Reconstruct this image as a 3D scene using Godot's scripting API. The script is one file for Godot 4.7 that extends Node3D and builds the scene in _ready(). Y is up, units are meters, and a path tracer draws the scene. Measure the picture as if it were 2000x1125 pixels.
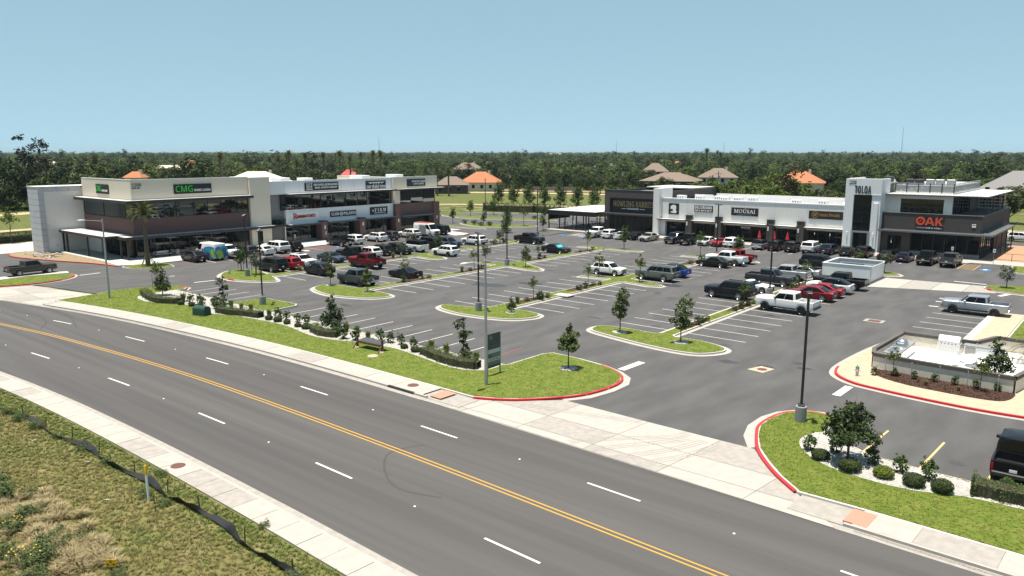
extends Node3D
# Roadside retail centre seen from the air. Axes: x runs along the street, -z runs away from it, y is up, metres.

var M := {}
var used := {}
var rng := RandomNumberGenerator.new()


func _ready() -> void:
	rng.seed = 1200
	# ---- camera, sky, sun, exposure
	var cam := Camera3D.new()
	cam.name = "camera"
	add_child(cam)
	cam.position = Vector3(0, 16.1, 0)
	cam.rotation_degrees = Vector3(-9.98, 39.8, 0)
	cam.fov = 40.86
	cam.near = 0.5
	cam.far = 16000.0
	cam.current = true
	var env := Environment.new()
	env.background_mode = Environment.BG_SKY
	var sky_mat := ProceduralSkyMaterial.new()
	sky_mat.sky_top_color = Color(0.36, 0.455, 0.525)
	sky_mat.sky_horizon_color = Color(0.485, 0.59, 0.635)
	sky_mat.sky_curve = 0.16
	sky_mat.ground_bottom_color = Color(0.25, 0.27, 0.22)
	sky_mat.ground_horizon_color = Color(0.45, 0.52, 0.5)
	sky_mat.sun_angle_max = 1.0
	var sky := Sky.new()
	sky.sky_material = sky_mat
	env.sky = sky
	env.background_energy_multiplier = 1.0
	env.tonemap_mode = Environment.TONE_MAPPER_LINEAR
	env.tonemap_exposure = 2.3
	env.sdfgi_enabled = true
	env.ssao_enabled = true
	env.ssil_enabled = true
	env.fog_enabled = true
	env.fog_density = 0.00006
	env.fog_light_color = Color(0.72, 0.83, 0.9)
	var we := WorldEnvironment.new()
	we.name = "world_environment"
	we.environment = env
	add_child(we)
	var sun := DirectionalLight3D.new()
	sun.name = "sun"
	sun.light_energy = 1.25
	sun.light_color = Color(1.0, 0.965, 0.91)
	sun.light_angular_distance = 0.55
	sun.shadow_enabled = true
	add_child(sun)
	sun.look_at_from_position(Vector3.ZERO, Vector3(0.06, -1.0, -0.115), Vector3(0, 0, -1))
	# ---- the place
	make_materials()
	build_terrain()
	build_street()
	build_lot()
	build_office_building()
	build_strip()
	build_patio()
	build_street_furniture()
	build_vehicles()
	build_landscape()
	build_foreground()
	build_backdrop()


# ------------------------------------------------------------------ naming
func numbered(called: String) -> String:
	used[called] = used.get(called, 0) + 1
	return called if used[called] == 1 else "%s_%03d" % [called, used[called] - 1]


func thing(called: String, label: String, category: String, at := Vector3.ZERO, turn := 0.0, group := "") -> Node3D:
	var o := Node3D.new()
	o.name = numbered(called)
	add_child(o)
	o.position = at
	o.rotation.y = turn
	tag(o, label, category, group)
	return o


func tag(o: Node, label: String, category: String, group := "") -> void:
	o.set_meta("label", label)
	o.set_meta("category", category)
	if group:
		o.set_meta("group", group)


func structure(called: String, label := "") -> Node3D:
	var o := Node3D.new()
	o.name = numbered(called)
	add_child(o)
	o.set_meta("kind", "structure")
	if label:
		o.set_meta("label", label)
	return o


func put(called: String, mesh: Mesh, m: Material, parent: Node3D = null, at := Vector3.ZERO) -> MeshInstance3D:
	var o := MeshInstance3D.new()
	o.mesh = mesh
	if m:
		o.material_override = m
	o.position = at
	if parent:
		o.name = called
		parent.add_child(o, true)
	else:
		o.name = numbered(called)
		add_child(o)
	return o


func copy(o: Node3D, called: String, label: String, at: Vector3, turn := 0.0, group := "") -> Node3D:
	var c: Node3D = o.duplicate()
	c.name = numbered(called)
	add_child(c)
	c.position = at
	c.rotation.y = turn
	if label:
		c.set_meta("label", label)
	if group:
		c.set_meta("group", group)
	return c


# ------------------------------------------------------------------ mesh making
class Mb:
	var v := PackedVector3Array()
	var n := PackedVector3Array()
	var c := PackedColorArray()
	var tint := Color.WHITE
	var coloured := false

	# corners run counter-clockwise seen from the front
	func tri(a: Vector3, b: Vector3, d: Vector3) -> void:
		var nn := (b - a).cross(d - a).normalized()
		v.append(a); v.append(d); v.append(b)
		n.append(nn); n.append(nn); n.append(nn)
		if coloured:
			c.append(tint); c.append(tint); c.append(tint)

	func quad(a: Vector3, b: Vector3, d: Vector3, e: Vector3) -> void:
		tri(a, b, d)
		tri(a, d, e)

	func poly(pts: Array) -> void:
		for i in range(1, pts.size() - 1):
			tri(pts[0], pts[i], pts[i + 1])

	func bbox(x0: float, x1: float, y0: float, y1: float, z0: float, z1: float) -> Mb:
		if x1 < x0:
			var t := x0
			x0 = x1
			x1 = t
		if z1 < z0:
			var t := z0
			z0 = z1
			z1 = t
		var a := Vector3(x0, y0, z0); var b := Vector3(x1, y0, z0); var d := Vector3(x1, y0, z1); var e := Vector3(x0, y0, z1)
		var f := Vector3(x0, y1, z0); var g := Vector3(x1, y1, z0); var h := Vector3(x1, y1, z1); var i := Vector3(x0, y1, z1)
		quad(f, i, h, g)
		quad(a, b, d, e)
		quad(e, d, h, i)
		quad(b, a, f, g)
		quad(d, b, g, h)
		quad(a, e, i, f)
		return self

	# a box whose long edges are chamfered by k
	func cbox(x0: float, x1: float, y0: float, y1: float, z0: float, z1: float, k := 0.02) -> Mb:
		var p := PackedVector2Array([Vector2(x0 + k, z0), Vector2(x1 - k, z0), Vector2(x1, z0 + k), Vector2(x1, z1 - k), Vector2(x1 - k, z1), Vector2(x0 + k, z1), Vector2(x0, z1 - k), Vector2(x0, z0 + k)])
		var q := PackedVector2Array()
		var mid := Vector2((x0 + x1) / 2, (z0 + z1) / 2)
		for w in p:
			q.append(w - (w - mid).sign() * k)
		for j in 8:
			var w := p[j]; var u := p[(j + 1) % 8]; var s := q[j]; var r := q[(j + 1) % 8]
			quad(Vector3(u.x, y0, u.y), Vector3(w.x, y0, w.y), Vector3(w.x, y1 - k, w.y), Vector3(u.x, y1 - k, u.y))
			quad(Vector3(u.x, y1 - k, u.y), Vector3(w.x, y1 - k, w.y), Vector3(s.x, y1, s.y), Vector3(r.x, y1, r.y))
		var top := []
		for j in 8:
			top.push_front(Vector3(q[j].x, y1, q[j].y))
		poly(top)
		return self

	# an outline of (x, z) points raised from y0 to y1
	func prism(pts: PackedVector2Array, y0: float, y1: float, bottom := false) -> Mb:
		var p := pts
		if Geometry2D.is_polygon_clockwise(p):
			p = pts.duplicate()
			p.reverse()
		var t := Geometry2D.triangulate_polygon(p)
		for i in range(0, t.size(), 3):
			var a := p[t[i]]; var b := p[t[i + 1]]; var d := p[t[i + 2]]
			if (b - a).cross(d - a) > 0:
				var s := b
				b = d
				d = s
			tri(Vector3(a.x, y1, a.y), Vector3(b.x, y1, b.y), Vector3(d.x, y1, d.y))
			if bottom:
				tri(Vector3(a.x, y0, a.y), Vector3(d.x, y0, d.y), Vector3(b.x, y0, b.y))
		if y1 > y0:
			for i in p.size():
				var a := p[i]; var b := p[(i + 1) % p.size()]
				quad(Vector3(b.x, y0, b.y), Vector3(a.x, y0, a.y), Vector3(a.x, y1, a.y), Vector3(b.x, y1, b.y))
		return self

	# a strip between two lines of equal length, with an optional skirt down to y0
	func strip(a: PackedVector2Array, b: PackedVector2Array, y1: float, y0 := 0.0, skirt := false) -> Mb:
		for i in a.size() - 1:
			var p := Vector3(a[i].x, y1, a[i].y); var q := Vector3(a[i + 1].x, y1, a[i + 1].y)
			var r := Vector3(b[i + 1].x, y1, b[i + 1].y); var s := Vector3(b[i].x, y1, b[i].y)
			if (q - p).cross(r - p).y < 0:
				quad(p, s, r, q)
			else:
				quad(p, q, r, s)
			if skirt:
				var dn := Vector3(0, y0 - y1, 0)
				quad(p, q, q + dn, p + dn)
				quad(r, s, s + dn, r + dn)
		return self

	func tube(path: Array, radii: Array, segs := 8, cap := true) -> Mb:
		var rings := []
		for i in path.size():
			var d: Vector3 = (path[mini(i + 1, path.size() - 1)] - path[maxi(i - 1, 0)]).normalized()
			var side := d.cross(Vector3.UP if absf(d.y) < 0.95 else Vector3.RIGHT).normalized()
			var up := side.cross(d)
			var ring := []
			for k in segs:
				var an := TAU * k / segs
				ring.append(path[i] + (side * cos(an) + up * sin(an)) * radii[i])
			rings.append(ring)
		for i in path.size() - 1:
			for k in segs:
				var k2 := (k + 1) % segs
				quad(rings[i][k], rings[i][k2], rings[i + 1][k2], rings[i + 1][k])
		if cap:
			var t: Array = rings[-1].duplicate()
			poly(t)
			var b: Array = rings[0].duplicate()
			b.reverse()
			poly(b)
		return self

	# profile of (radius, height) turned about the y axis through "at"
	func lathe(profile: Array, segs := 16, at := Vector3.ZERO) -> Mb:
		for i in profile.size() - 1:
			var p: Vector2 = profile[i]; var q: Vector2 = profile[i + 1]
			for k in segs:
				var a := TAU * k / segs; var b := TAU * (k + 1) / segs
				var p0 := at + Vector3(cos(a) * p.x, p.y, -sin(a) * p.x); var p1 := at + Vector3(cos(b) * p.x, p.y, -sin(b) * p.x)
				var q0 := at + Vector3(cos(a) * q.x, q.y, -sin(a) * q.x); var q1 := at + Vector3(cos(b) * q.x, q.y, -sin(b) * q.x)
				if p.x < 1e-5:
					tri(p0, q1, q0)
				elif q.x < 1e-5:
					tri(p0, p1, q0)
				else:
					quad(p0, p1, q1, q0)
		return self

	func moved(t: Transform3D, from := 0) -> Mb:
		for i in range(from, v.size()):
			v[i] = t * v[i]
			n[i] = (t.basis * n[i]).normalized()
		return self

	# average the normals of faces that meet at less than the angle
	func smooth(angle := 40.0) -> Mb:
		var lim := cos(deg_to_rad(angle))
		var at := {}
		for i in v.size():
			var key := Vector3i((v[i] * 500.0).round())
			if not at.has(key):
				at[key] = PackedInt32Array()
			at[key].append(i)
		var out := n.duplicate()
		for key in at:
			var who: PackedInt32Array = at[key]
			for i in who:
				var s := Vector3.ZERO
				for j in who:
					if n[i].dot(n[j]) > lim:
						s += n[j]
				out[i] = s.normalized() if s.length() > 1e-4 else n[i]
		n = out
		return self

	func mesh() -> ArrayMesh:
		var a := []
		a.resize(Mesh.ARRAY_MAX)
		a[Mesh.ARRAY_VERTEX] = v
		a[Mesh.ARRAY_NORMAL] = n
		if coloured:
			a[Mesh.ARRAY_COLOR] = c
		var m := ArrayMesh.new()
		m.add_surface_from_arrays(Mesh.PRIMITIVE_TRIANGLES, a)
		return m


func box(x0: float, x1: float, y0: float, y1: float, z0: float, z1: float) -> ArrayMesh:
	return Mb.new().bbox(x0, x1, y0, y1, z0, z1).mesh()


func V2(a: Array) -> PackedVector2Array:
	var o := PackedVector2Array()
	for i in range(0, a.size(), 2):
		o.append(Vector2(a[i], a[i + 1]))
	return o


# a closed or open line rounded with a Catmull-Rom spline
func curve(p: PackedVector2Array, closed := false, steps := 6) -> PackedVector2Array:
	var o := PackedVector2Array()
	var k := p.size()
	for i in (k if closed else k - 1):
		var a := p[(i - 1 + k) % k] if closed or i > 0 else p[0]
		var b := p[i]
		var c := p[(i + 1) % k]
		var d := p[(i + 2) % k] if closed or i + 2 < k else p[k - 1]
		for j in steps:
			o.append(b.cubic_interpolate(c, a, d, float(j) / steps))
	if not closed:
		o.append(p[k - 1])
	return o


# the outline moved outwards (d > 0) or inwards
func grown(p: PackedVector2Array, d: float) -> PackedVector2Array:
	var o := PackedVector2Array()
	var cw := Geometry2D.is_polygon_clockwise(p)
	for i in p.size():
		var a := p[(i - 1 + p.size()) % p.size()]; var b := p[i]; var c := p[(i + 1) % p.size()]
		var n1 := (b - a).normalized().orthogonal(); var n2 := (c - b).normalized().orthogonal()
		var nn := (n1 + n2).normalized()
		var k := d / maxf(0.35, nn.dot(n1))
		o.append(b + nn * (k if cw else -k) * -1.0)
	return o


# a line moved to its left (d > 0)
func offset_line(p: PackedVector2Array, d: float) -> PackedVector2Array:
	var o := PackedVector2Array()
	for i in p.size():
		var a := p[maxi(i - 1, 0)]; var c := p[mini(i + 1, p.size() - 1)]
		o.append(p[i] + (c - a).normalized().orthogonal() * d)
	return o


# ------------------------------------------------------------------ materials
func lin(r: float, g: float, b: float) -> Color:
	return Color(r, g, b).linear_to_srgb()


func noise_tex(freq: float, ramp: Array, sd := 1, size := 512, octaves := 4, kind := FastNoiseLite.TYPE_SIMPLEX_SMOOTH, normal := false, bump := 4.0) -> NoiseTexture2D:
	var f := FastNoiseLite.new()
	f.noise_type = kind
	f.frequency = freq
	f.seed = sd
	f.fractal_octaves = octaves
	if kind == FastNoiseLite.TYPE_CELLULAR:
		f.cellular_return_type = FastNoiseLite.RETURN_CELL_VALUE
	var t := NoiseTexture2D.new()
	t.width = size
	t.height = size
	t.seamless = true
	t.seamless_blend_skirt = 0.15
	if normal:
		t.as_normal_map = true
		t.bump_strength = bump
	else:
		var g := Gradient.new()
		g.offsets = PackedFloat32Array()
		g.colors = PackedColorArray()
		for i in ramp.size():
			g.add_point(ramp[i][0], ramp[i][1])
		t.color_ramp = g
	t.noise = f
	return t


# c: linear base colour; v: how far the grain strays from it; tile: metres a texture covers
func ground_mat(called: String, c: Array, v: float, tile: float, rough := 0.9, sd := 1, freq := 0.02, fine_tile := 0.0, fine_v := 0.15, stretch := Vector3.ONE) -> StandardMaterial3D:
	var m := StandardMaterial3D.new()
	m.resource_name = called
	m.roughness = rough
	m.metallic_specular = 0.35
	m.albedo_texture = noise_tex(freq, [[0.15, lin(c[0] * (1 - v), c[1] * (1 - v), c[2] * (1 - v))], [0.5, lin(c[0], c[1], c[2])], [0.85, lin(c[0] * (1 + v), c[1] * (1 + v), c[2] * (1 + v))]], sd, 512, 5)
	m.uv1_triplanar = true
	m.uv1_world_triplanar = true
	m.uv1_scale = stretch / tile
	if fine_tile > 0.0:
		m.detail_enabled = true
		m.detail_blend_mode = BaseMaterial3D.BLEND_MODE_MUL
		m.detail_uv_layer = BaseMaterial3D.DETAIL_UV_2
		var lo := 1.0 - fine_v * 1.6
		m.detail_albedo = noise_tex(0.09, [[0.1, lin(lo, lo, lo)], [0.5, lin(1 - fine_v * 0.4, 1 - fine_v * 0.4, 1 - fine_v * 0.4)], [0.9, lin(1, 1, 1)]], sd + 7, 512, 3)
		m.uv2_triplanar = true
		m.uv2_world_triplanar = true
		m.uv2_scale = Vector3.ONE / fine_tile
	M[called] = m
	return m


func flat_mat(called: String, c: Array, rough := 0.6, metal := 0.0, spec := 0.5) -> StandardMaterial3D:
	var m := StandardMaterial3D.new()
	m.resource_name = called
	m.albedo_color = lin(c[0], c[1], c[2])
	m.roughness = rough
	m.metallic = metal
	m.metallic_specular = spec
	M[called] = m
	return m


func leaf_mat(called: String, c: Array, through := 0.35) -> StandardMaterial3D:
	var m := flat_mat(called, c, 0.62, 0.0, 0.3)
	m.vertex_color_use_as_albedo = true
	m.backlight_enabled = true
	m.backlight = Color(through, through * 1.05, through * 0.45)
	m.cull_mode = BaseMaterial3D.CULL_DISABLED
	return m


func paint_mat(c: Array, metal := 0.0) -> StandardMaterial3D:
	var key := "car_paint_%.3f_%.3f_%.3f_%.1f" % [c[0], c[1], c[2], metal]
	if M.has(key):
		return M[key]
	var m := flat_mat(key, c, 0.42, metal, 0.25)
	m.clearcoat_enabled = true
	m.clearcoat = 0.4
	m.clearcoat_roughness = 0.04
	return m


func make_materials() -> void:
	ground_mat("street asphalt", [0.085, 0.081, 0.080], 0.15, 60.0, 0.88, 3, 0.012, 2.0, 0.16, Vector3(0.16, 1, 7.0))
	ground_mat("lot asphalt", [0.088, 0.086, 0.087], 0.15, 40.0, 0.86, 11, 0.014, 2.3, 0.16, Vector3(2.2, 1, 0.7))
	ground_mat("asphalt patch", [0.05, 0.05, 0.054], 0.2, 4.0, 0.85, 5, 0.03)
	ground_mat("oil stain", [0.058, 0.057, 0.058], 0.35, 2.0, 0.6, 6, 0.03)
	ground_mat("wet stain", [0.045, 0.046, 0.049], 0.25, 3.0, 0.45, 16, 0.03)
	ground_mat("tyre mark", [0.104, 0.102, 0.1], 0.3, 1.5, 0.9, 8, 0.05)
	ground_mat("rubber mark", [0.063, 0.061, 0.06], 0.35, 1.5, 0.9, 9, 0.05)
	ground_mat("concrete", [0.37, 0.345, 0.315], 0.06, 9.0, 0.9, 21, 0.02, 1.3, 0.10)
	ground_mat("concrete worn", [0.32, 0.297, 0.272], 0.10, 6.0, 0.9, 22, 0.02, 1.3, 0.12)
	ground_mat("concrete warm", [0.42, 0.345, 0.25], 0.08, 8.0, 0.9, 23, 0.02, 1.2, 0.10)
	ground_mat("concrete white", [0.46, 0.44, 0.41], 0.07, 8.0, 0.9, 24, 0.02, 1.2, 0.08)
	ground_mat("concrete grey", [0.25, 0.255, 0.26], 0.16, 1.6, 0.9, 25, 0.02, 0.5, 0.2)
	ground_mat("concrete scuff", [0.27, 0.25, 0.23], 0.25, 2.0, 0.9, 29, 0.04)
	ground_mat("gutter dirt", [0.22, 0.20, 0.18], 0.3, 2.0, 0.95, 26, 0.03)
	ground_mat("paver tan", [0.40, 0.24, 0.15], 0.18, 3.0, 0.9, 27, 0.06, 0.8, 0.2)
	ground_mat("red kerb paint", [0.50, 0.035, 0.045], 0.12, 2.0, 0.6, 31, 0.04, 0.6, 0.2)
	ground_mat("white paint", [0.62, 0.61, 0.59], 0.16, 1.4, 0.75, 32, 0.05, 0.4, 0.25)
	ground_mat("yellow paint", [0.50, 0.29, 0.055], 0.16, 1.4, 0.75, 33, 0.05, 0.4, 0.25)
	ground_mat("pale yellow paint", [0.62, 0.48, 0.2], 0.16, 1.4, 0.75, 34, 0.05, 0.4, 0.25)
	ground_mat("blue paint", [0.02, 0.16, 0.50], 0.12, 1.4, 0.7, 35, 0.05)
	ground_mat("faded red paint", [0.28, 0.07, 0.06], 0.25, 1.4, 0.8, 36, 0.05)
	ground_mat("warning tile", [0.42, 0.21, 0.15], 0.08, 0.5, 0.85, 37, 0.05)
	ground_mat("gravel white", [0.46, 0.44, 0.41], 0.25, 1.2, 0.95, 41, 0.12, 0.35, 0.5)
	ground_mat("mulch", [0.085, 0.045, 0.032], 0.45, 1.4, 0.95, 42, 0.10, 0.4, 0.5)
	ground_mat("dirt", [0.30, 0.23, 0.14], 0.28, 7.0, 0.95, 43, 0.03, 0.9, 0.35)
	var lawn := ground_mat("lawn", [0.115, 0.158, 0.022], 0.3, 11.0, 0.95, 51, 0.02, 0.7, 0.42)
	lawn.albedo_texture = noise_tex(0.02, [[0.2, lin(0.105, 0.150, 0.020)], [0.5, lin(0.135, 0.178, 0.026)], [0.75, lin(0.165, 0.19, 0.036)], [0.95, lin(0.19, 0.17, 0.06)]], 51, 512, 5)
	var field := ground_mat("field", [0.15, 0.14, 0.04], 0.3, 14.0, 0.95, 52, 0.02, 0.8, 0.4)
	field.albedo_texture = noise_tex(0.02, [[0.15, lin(0.12, 0.14, 0.04)], [0.45, lin(0.165, 0.16, 0.052)], [0.7, lin(0.205, 0.175, 0.07)], [0.92, lin(0.25, 0.205, 0.10)]], 52, 512, 5)
	var mead := ground_mat("meadow", [0.12, 0.135, 0.035], 0.3, 16.0, 0.95, 57, 0.02, 1.2, 0.4)
	mead.albedo_texture = noise_tex(0.02, [[0.2, lin(0.075, 0.105, 0.022)], [0.5, lin(0.115, 0.135, 0.032)], [0.75, lin(0.16, 0.155, 0.05)]], 57, 512, 5)
	var far := ground_mat("far ground", [0.09, 0.10, 0.03], 0.3, 60.0, 0.95, 53, 0.02, 4.0, 0.4)
	far.albedo_texture = noise_tex(0.02, [[0.2, lin(0.07, 0.095, 0.022)], [0.5, lin(0.11, 0.125, 0.032)], [0.7, lin(0.22, 0.19, 0.08)], [0.85, lin(0.33, 0.26, 0.14)]], 53, 512, 5)
	ground_mat("dirt track", [0.46, 0.36, 0.22], 0.16, 12.0, 0.95, 54, 0.02, 1.5, 0.25)
	# buildings
	var brick := ground_mat("red brick", [0.16, 0.098, 0.088], 0.16, 2.6, 0.92, 61, 0.03, 0.8, 0.25, Vector3(1, 3.4, 1))
	brick.heightmap_enabled = false
	ground_mat("dark brick", [0.085, 0.075, 0.072], 0.22, 2.6, 0.9, 62, 0.03, 0.8, 0.3, Vector3(1, 3.4, 1))
	ground_mat("cream stone", [0.68, 0.61, 0.50], 0.09, 3.0, 0.9, 63, 0.03, 1.1, 0.10, Vector3(1, 4.0, 1))
	ground_mat("white stucco", [0.69, 0.675, 0.65], 0.035, 5.0, 0.9, 64, 0.02, 0.8, 0.05)
	ground_mat("white panel", [0.66, 0.67, 0.68], 0.03, 5.0, 0.55, 65, 0.02)
	ground_mat("grey panel", [0.44, 0.455, 0.48], 0.05, 2.0, 0.5, 66, 0.02)
	ground_mat("roof white", [0.55, 0.55, 0.54], 0.06, 6.0, 0.8, 67, 0.02)
	ground_mat("canopy top", [0.48, 0.465, 0.45], 0.08, 4.0, 0.7, 68, 0.02)
	ground_mat("grey metal roof", [0.115, 0.118, 0.125], 0.12, 3.0, 0.45, 69, 0.03)
	ground_mat("wood rail", [0.14, 0.125, 0.115], 0.4, 1.0, 0.9, 70, 0.05, 0.3, 0.4, Vector3(0.25, 4, 0.25))
	ground_mat("patio wall", [0.62, 0.58, 0.50], 0.06, 4.0, 0.9, 71, 0.02, 0.8, 0.06)
	ground_mat("galvanised", [0.36, 0.37, 0.38], 0.08, 1.5, 0.45, 72, 0.03)
	M["galvanised"].metallic = 0.55
	flat_mat("black metal", [0.012, 0.012, 0.013], 0.42)
	flat_mat("dark frame", [0.018, 0.017, 0.017], 0.5)
	flat_mat("bronze fascia", [0.028, 0.024, 0.022], 0.5)
	flat_mat("soffit", [0.30, 0.28, 0.26], 0.7)
	flat_mat("white metal", [0.72, 0.72, 0.71], 0.4)
	flat_mat("steel", [0.5, 0.5, 0.51], 0.28, 0.9)
	flat_mat("interior dark", [0.16, 0.15, 0.145], 0.9)
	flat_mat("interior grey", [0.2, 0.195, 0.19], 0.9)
	flat_mat("mirror glass", [0.13, 0.14, 0.136], 0.02, 0.95)
	flat_mat("green glass", [0.055, 0.075, 0.07], 0.05, 0.9)
	flat_mat("shop glass", [0.045, 0.047, 0.047], 0.03, 0.9)
	flat_mat("dim glass", [0.012, 0.0125, 0.013], 0.04, 0.25, 0.35)
	var lamp := flat_mat("lamp glow", [0.9, 0.86, 0.8], 0.5)
	lamp.emission_enabled = true
	lamp.emission = Color(1.0, 0.93, 0.82)
	lamp.emission_energy_multiplier = 0.6
	flat_mat("sign black", [0.008, 0.008, 0.009], 0.6)
	flat_mat("sign white", [0.75, 0.75, 0.74], 0.6)
	flat_mat("sign green", [0.05, 0.55, 0.06], 0.5)
	flat_mat("sign red", [0.42, 0.008, 0.018], 0.45)
	flat_mat("sign orange", [0.62, 0.075, 0.03], 0.45)
	flat_mat("sign gold", [0.42, 0.24, 0.06], 0.45)
	flat_mat("sign tan", [0.30, 0.215, 0.10], 0.55)
	flat_mat("sign blue", [0.02, 0.04, 0.22], 0.5)
	flat_mat("slate sign", [0.045, 0.052, 0.058], 0.6)
	flat_mat("slate light", [0.13, 0.145, 0.15], 0.6)
	flat_mat("umbrella red", [0.36, 0.012, 0.022], 0.85)
	flat_mat("green box", [0.012, 0.05, 0.035], 0.45)
	flat_mat("hydrant grey", [0.45, 0.45, 0.44], 0.5)
	flat_mat("hydrant green", [0.02, 0.16, 0.13], 0.5)
	flat_mat("wood brown", [0.10, 0.055, 0.03], 0.8)
	flat_mat("stake wood", [0.24, 0.18, 0.11], 0.85)
	flat_mat("yellow plastic", [0.62, 0.36, 0.01], 0.5)
	flat_mat("silt black", [0.009, 0.009, 0.01], 0.75)
	flat_mat("rust iron", [0.11, 0.045, 0.035], 0.8)
	ground_mat("trunk", [0.11, 0.085, 0.065], 0.3, 0.6, 0.95, 81, 0.05)
	ground_mat("palm trunk", [0.13, 0.10, 0.07], 0.35, 0.8, 0.95, 82, 0.06, 0.0, 0.0, Vector3(1, 3, 1))
	leaf_mat("leaf", [1, 1, 1], 0.4)
	leaf_mat("grass blade", [1, 1, 1], 0.4)
	# vehicles
	flat_mat("tyre", [0.012, 0.012, 0.012], 0.85)
	flat_mat("rim bright", [0.55, 0.55, 0.56], 0.3, 0.85)
	flat_mat("rim dark", [0.02, 0.02, 0.021], 0.35, 0.3)
	flat_mat("car glass", [0.004, 0.0045, 0.005], 0.05, 0.0, 0.36)
	flat_mat("car trim", [0.012, 0.012, 0.013], 0.55)
	flat_mat("chrome", [0.6, 0.6, 0.61], 0.15, 0.95)
	flat_mat("head light", [0.55, 0.57, 0.6], 0.1, 0.2, 0.8)
	flat_mat("tail light", [0.30, 0.008, 0.012], 0.15)
	flat_mat("plate", [0.6, 0.6, 0.6], 0.5)
	flat_mat("turquoise", [0.06, 0.42, 0.45], 0.4)
	flat_mat("sign pale", [0.42, 0.45, 0.44], 0.6)
	ground_mat("patio floor", [0.74, 0.72, 0.69], 0.04, 3.0, 0.85, 28, 0.03)


# ------------------------------------------------------------------ ground, street, lot
var street_line := PackedVector2Array()


func sheet(called: String, pts: PackedVector2Array, y: float, m: String, parent: Node3D, y0 := -1.0) -> MeshInstance3D:
	return put(called, Mb.new().prism(pts, y if y0 < -0.5 else y0, y).mesh(), M[m], parent)


func build_terrain() -> void:
	var t := structure("terrain", "flat country stretching to the horizon")
	put("ground", Mb.new().bbox(-9000, 9000, -0.5, -0.06, -11000, 2500).mesh(), M["far ground"], t)
	put("meadow", Mb.new().prism(V2([-175, -20, -175, -60, -178, -175, -20, -175, 30, -175, 60, -230, -60, -236, -150, -246, -212, -250, -245, -170, -240, -20]), -0.05, -0.03).mesh(), M["meadow"], t)
	# dirt track that follows the far bank
	var a := curve(V2([80, -258, -20, -262, -90, -256, -165, -252, -222, -222, -236, -150, -232, -80, -222, -45, -214, 10]))
	put("dirt_track", Mb.new().strip(offset_line(a, -4.0), offset_line(a, 3.5), 0.0).mesh(), M["dirt track"], t)
	var b := curve(V2([60, -186, -20, -188, -60, -190, -110, -193, -150, -185, -180, -160, -183, -90, -182, -40]))
	put("dirt_track", Mb.new().strip(offset_line(b, -2.0), offset_line(b, 2.0), 0.0).mesh(), M["dirt track"], t)
	# back bank of the ditch, dry yellow
	var c := curve(V2([60, -275, -20, -276, -100, -268, -175, -264, -238, -232, -250, -150]))
	put("dry_bank", Mb.new().strip(offset_line(c, -7.0), offset_line(c, 7.0), 0.25, -0.05, true).mesh(), M["dirt"], t)
	# the near verge on the camera's side of the street
	var w := offset_line(street_line_made(), 9.5)
	var near := PackedVector2Array()
	for p in w:
		near.append(p)
	near.append(Vector2(-150, 60))
	near.append(Vector2(60, 60))
	var o := structure("verge", "mown dry grass verge on the near side of the street")
	put("turf", Mb.new().prism(near, -0.03, 0.06).mesh(), M["field"], o)


func street_line_made() -> PackedVector2Array:
	if street_line.is_empty():
		street_line = curve(V2([90, -23.6, 60, -24.4, 30, -25.0, 10, -25.5, -10, -26.2, -20, -26.55, -30, -26.85, -43, -27.0, -55, -26.8, -66, -26.1, -77, -25.0, -88, -23.1, -100, -20.4, -115, -16.0, -130, -10.5, -150, -2, -175, 11]), false, 4)
	return street_line


# the part of a line between two x values
func part_of(p: PackedVector2Array, x0: float, x1: float) -> PackedVector2Array:
	var o := PackedVector2Array()
	for i in p.size() - 1:
		var a := p[i]; var b := p[i + 1]
		var lo := minf(x0, x1); var hi := maxf(x0, x1)
		for x in ([hi, lo] if a.x > b.x else [lo, hi]):
			if (x - a.x) * (x - b.x) < 0:
				o.append(a.lerp(b, (x - a.x) / (b.x - a.x)))
		if b.x >= lo and b.x <= hi:
			o.append(b)
	return o


# points every "step" metres along a line
func paced(p: PackedVector2Array, step: float) -> PackedVector2Array:
	var o := PackedVector2Array([p[0]])
	var left := step
	for i in p.size() - 1:
		var a := p[i]; var b := p[i + 1]
		var l := a.distance_to(b)
		var at := left
		while at <= l:
			o.append(a.lerp(b, at / l))
			at += step
		left = at - l
	return o


func line_mesh(p: PackedVector2Array, w: float, y: float) -> ArrayMesh:
	return Mb.new().strip(offset_line(p, -w / 2), offset_line(p, w / 2), y).mesh()


func bar(a: Vector2, b: Vector2, w: float, y: float) -> ArrayMesh:
	return line_mesh(PackedVector2Array([a, b]), w, y)


func side_walk(called: String, label: String, line: PackedVector2Array, inner: float, outer: float, step: float, y: float) -> Node3D:
	var o := structure(called, label)
	put("bed", Mb.new().strip(offset_line(line, inner), offset_line(line, outer), y - 0.025, -0.05, true).mesh(), M["concrete worn"], o)
	var p := paced(line, step)
	if p[-1].distance_to(line[-1]) > 0.3:
		p.append(line[-1])
	for i in p.size() - 1:
		var q := PackedVector2Array([p[i], p[i].lerp(p[i + 1], 1.0 - 0.03 / step)])
		if i + 2 < p.size():
			q[1] = p[i] + (p[i + 1] - p[i]) * (1.0 - 0.03 / step)
		var d0 := (p[mini(i + 1, p.size() - 1)] - p[maxi(i - 1, 0)]).normalized().orthogonal()
		var d1 := (p[mini(i + 2, p.size() - 1)] - p[i]).normalized().orthogonal()
		var h := y + rng.randf_range(-0.004, 0.004)
		var out := PackedVector2Array([q[0] + d0 * inner, q[1] + d1 * inner, q[1] + d1 * outer, q[0] + d0 * outer])
		put("slab", Mb.new().prism(out, y - 0.03, h).mesh(), M["concrete" if rng.randf() < 0.7 else "concrete worn"], o)
	return o


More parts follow.
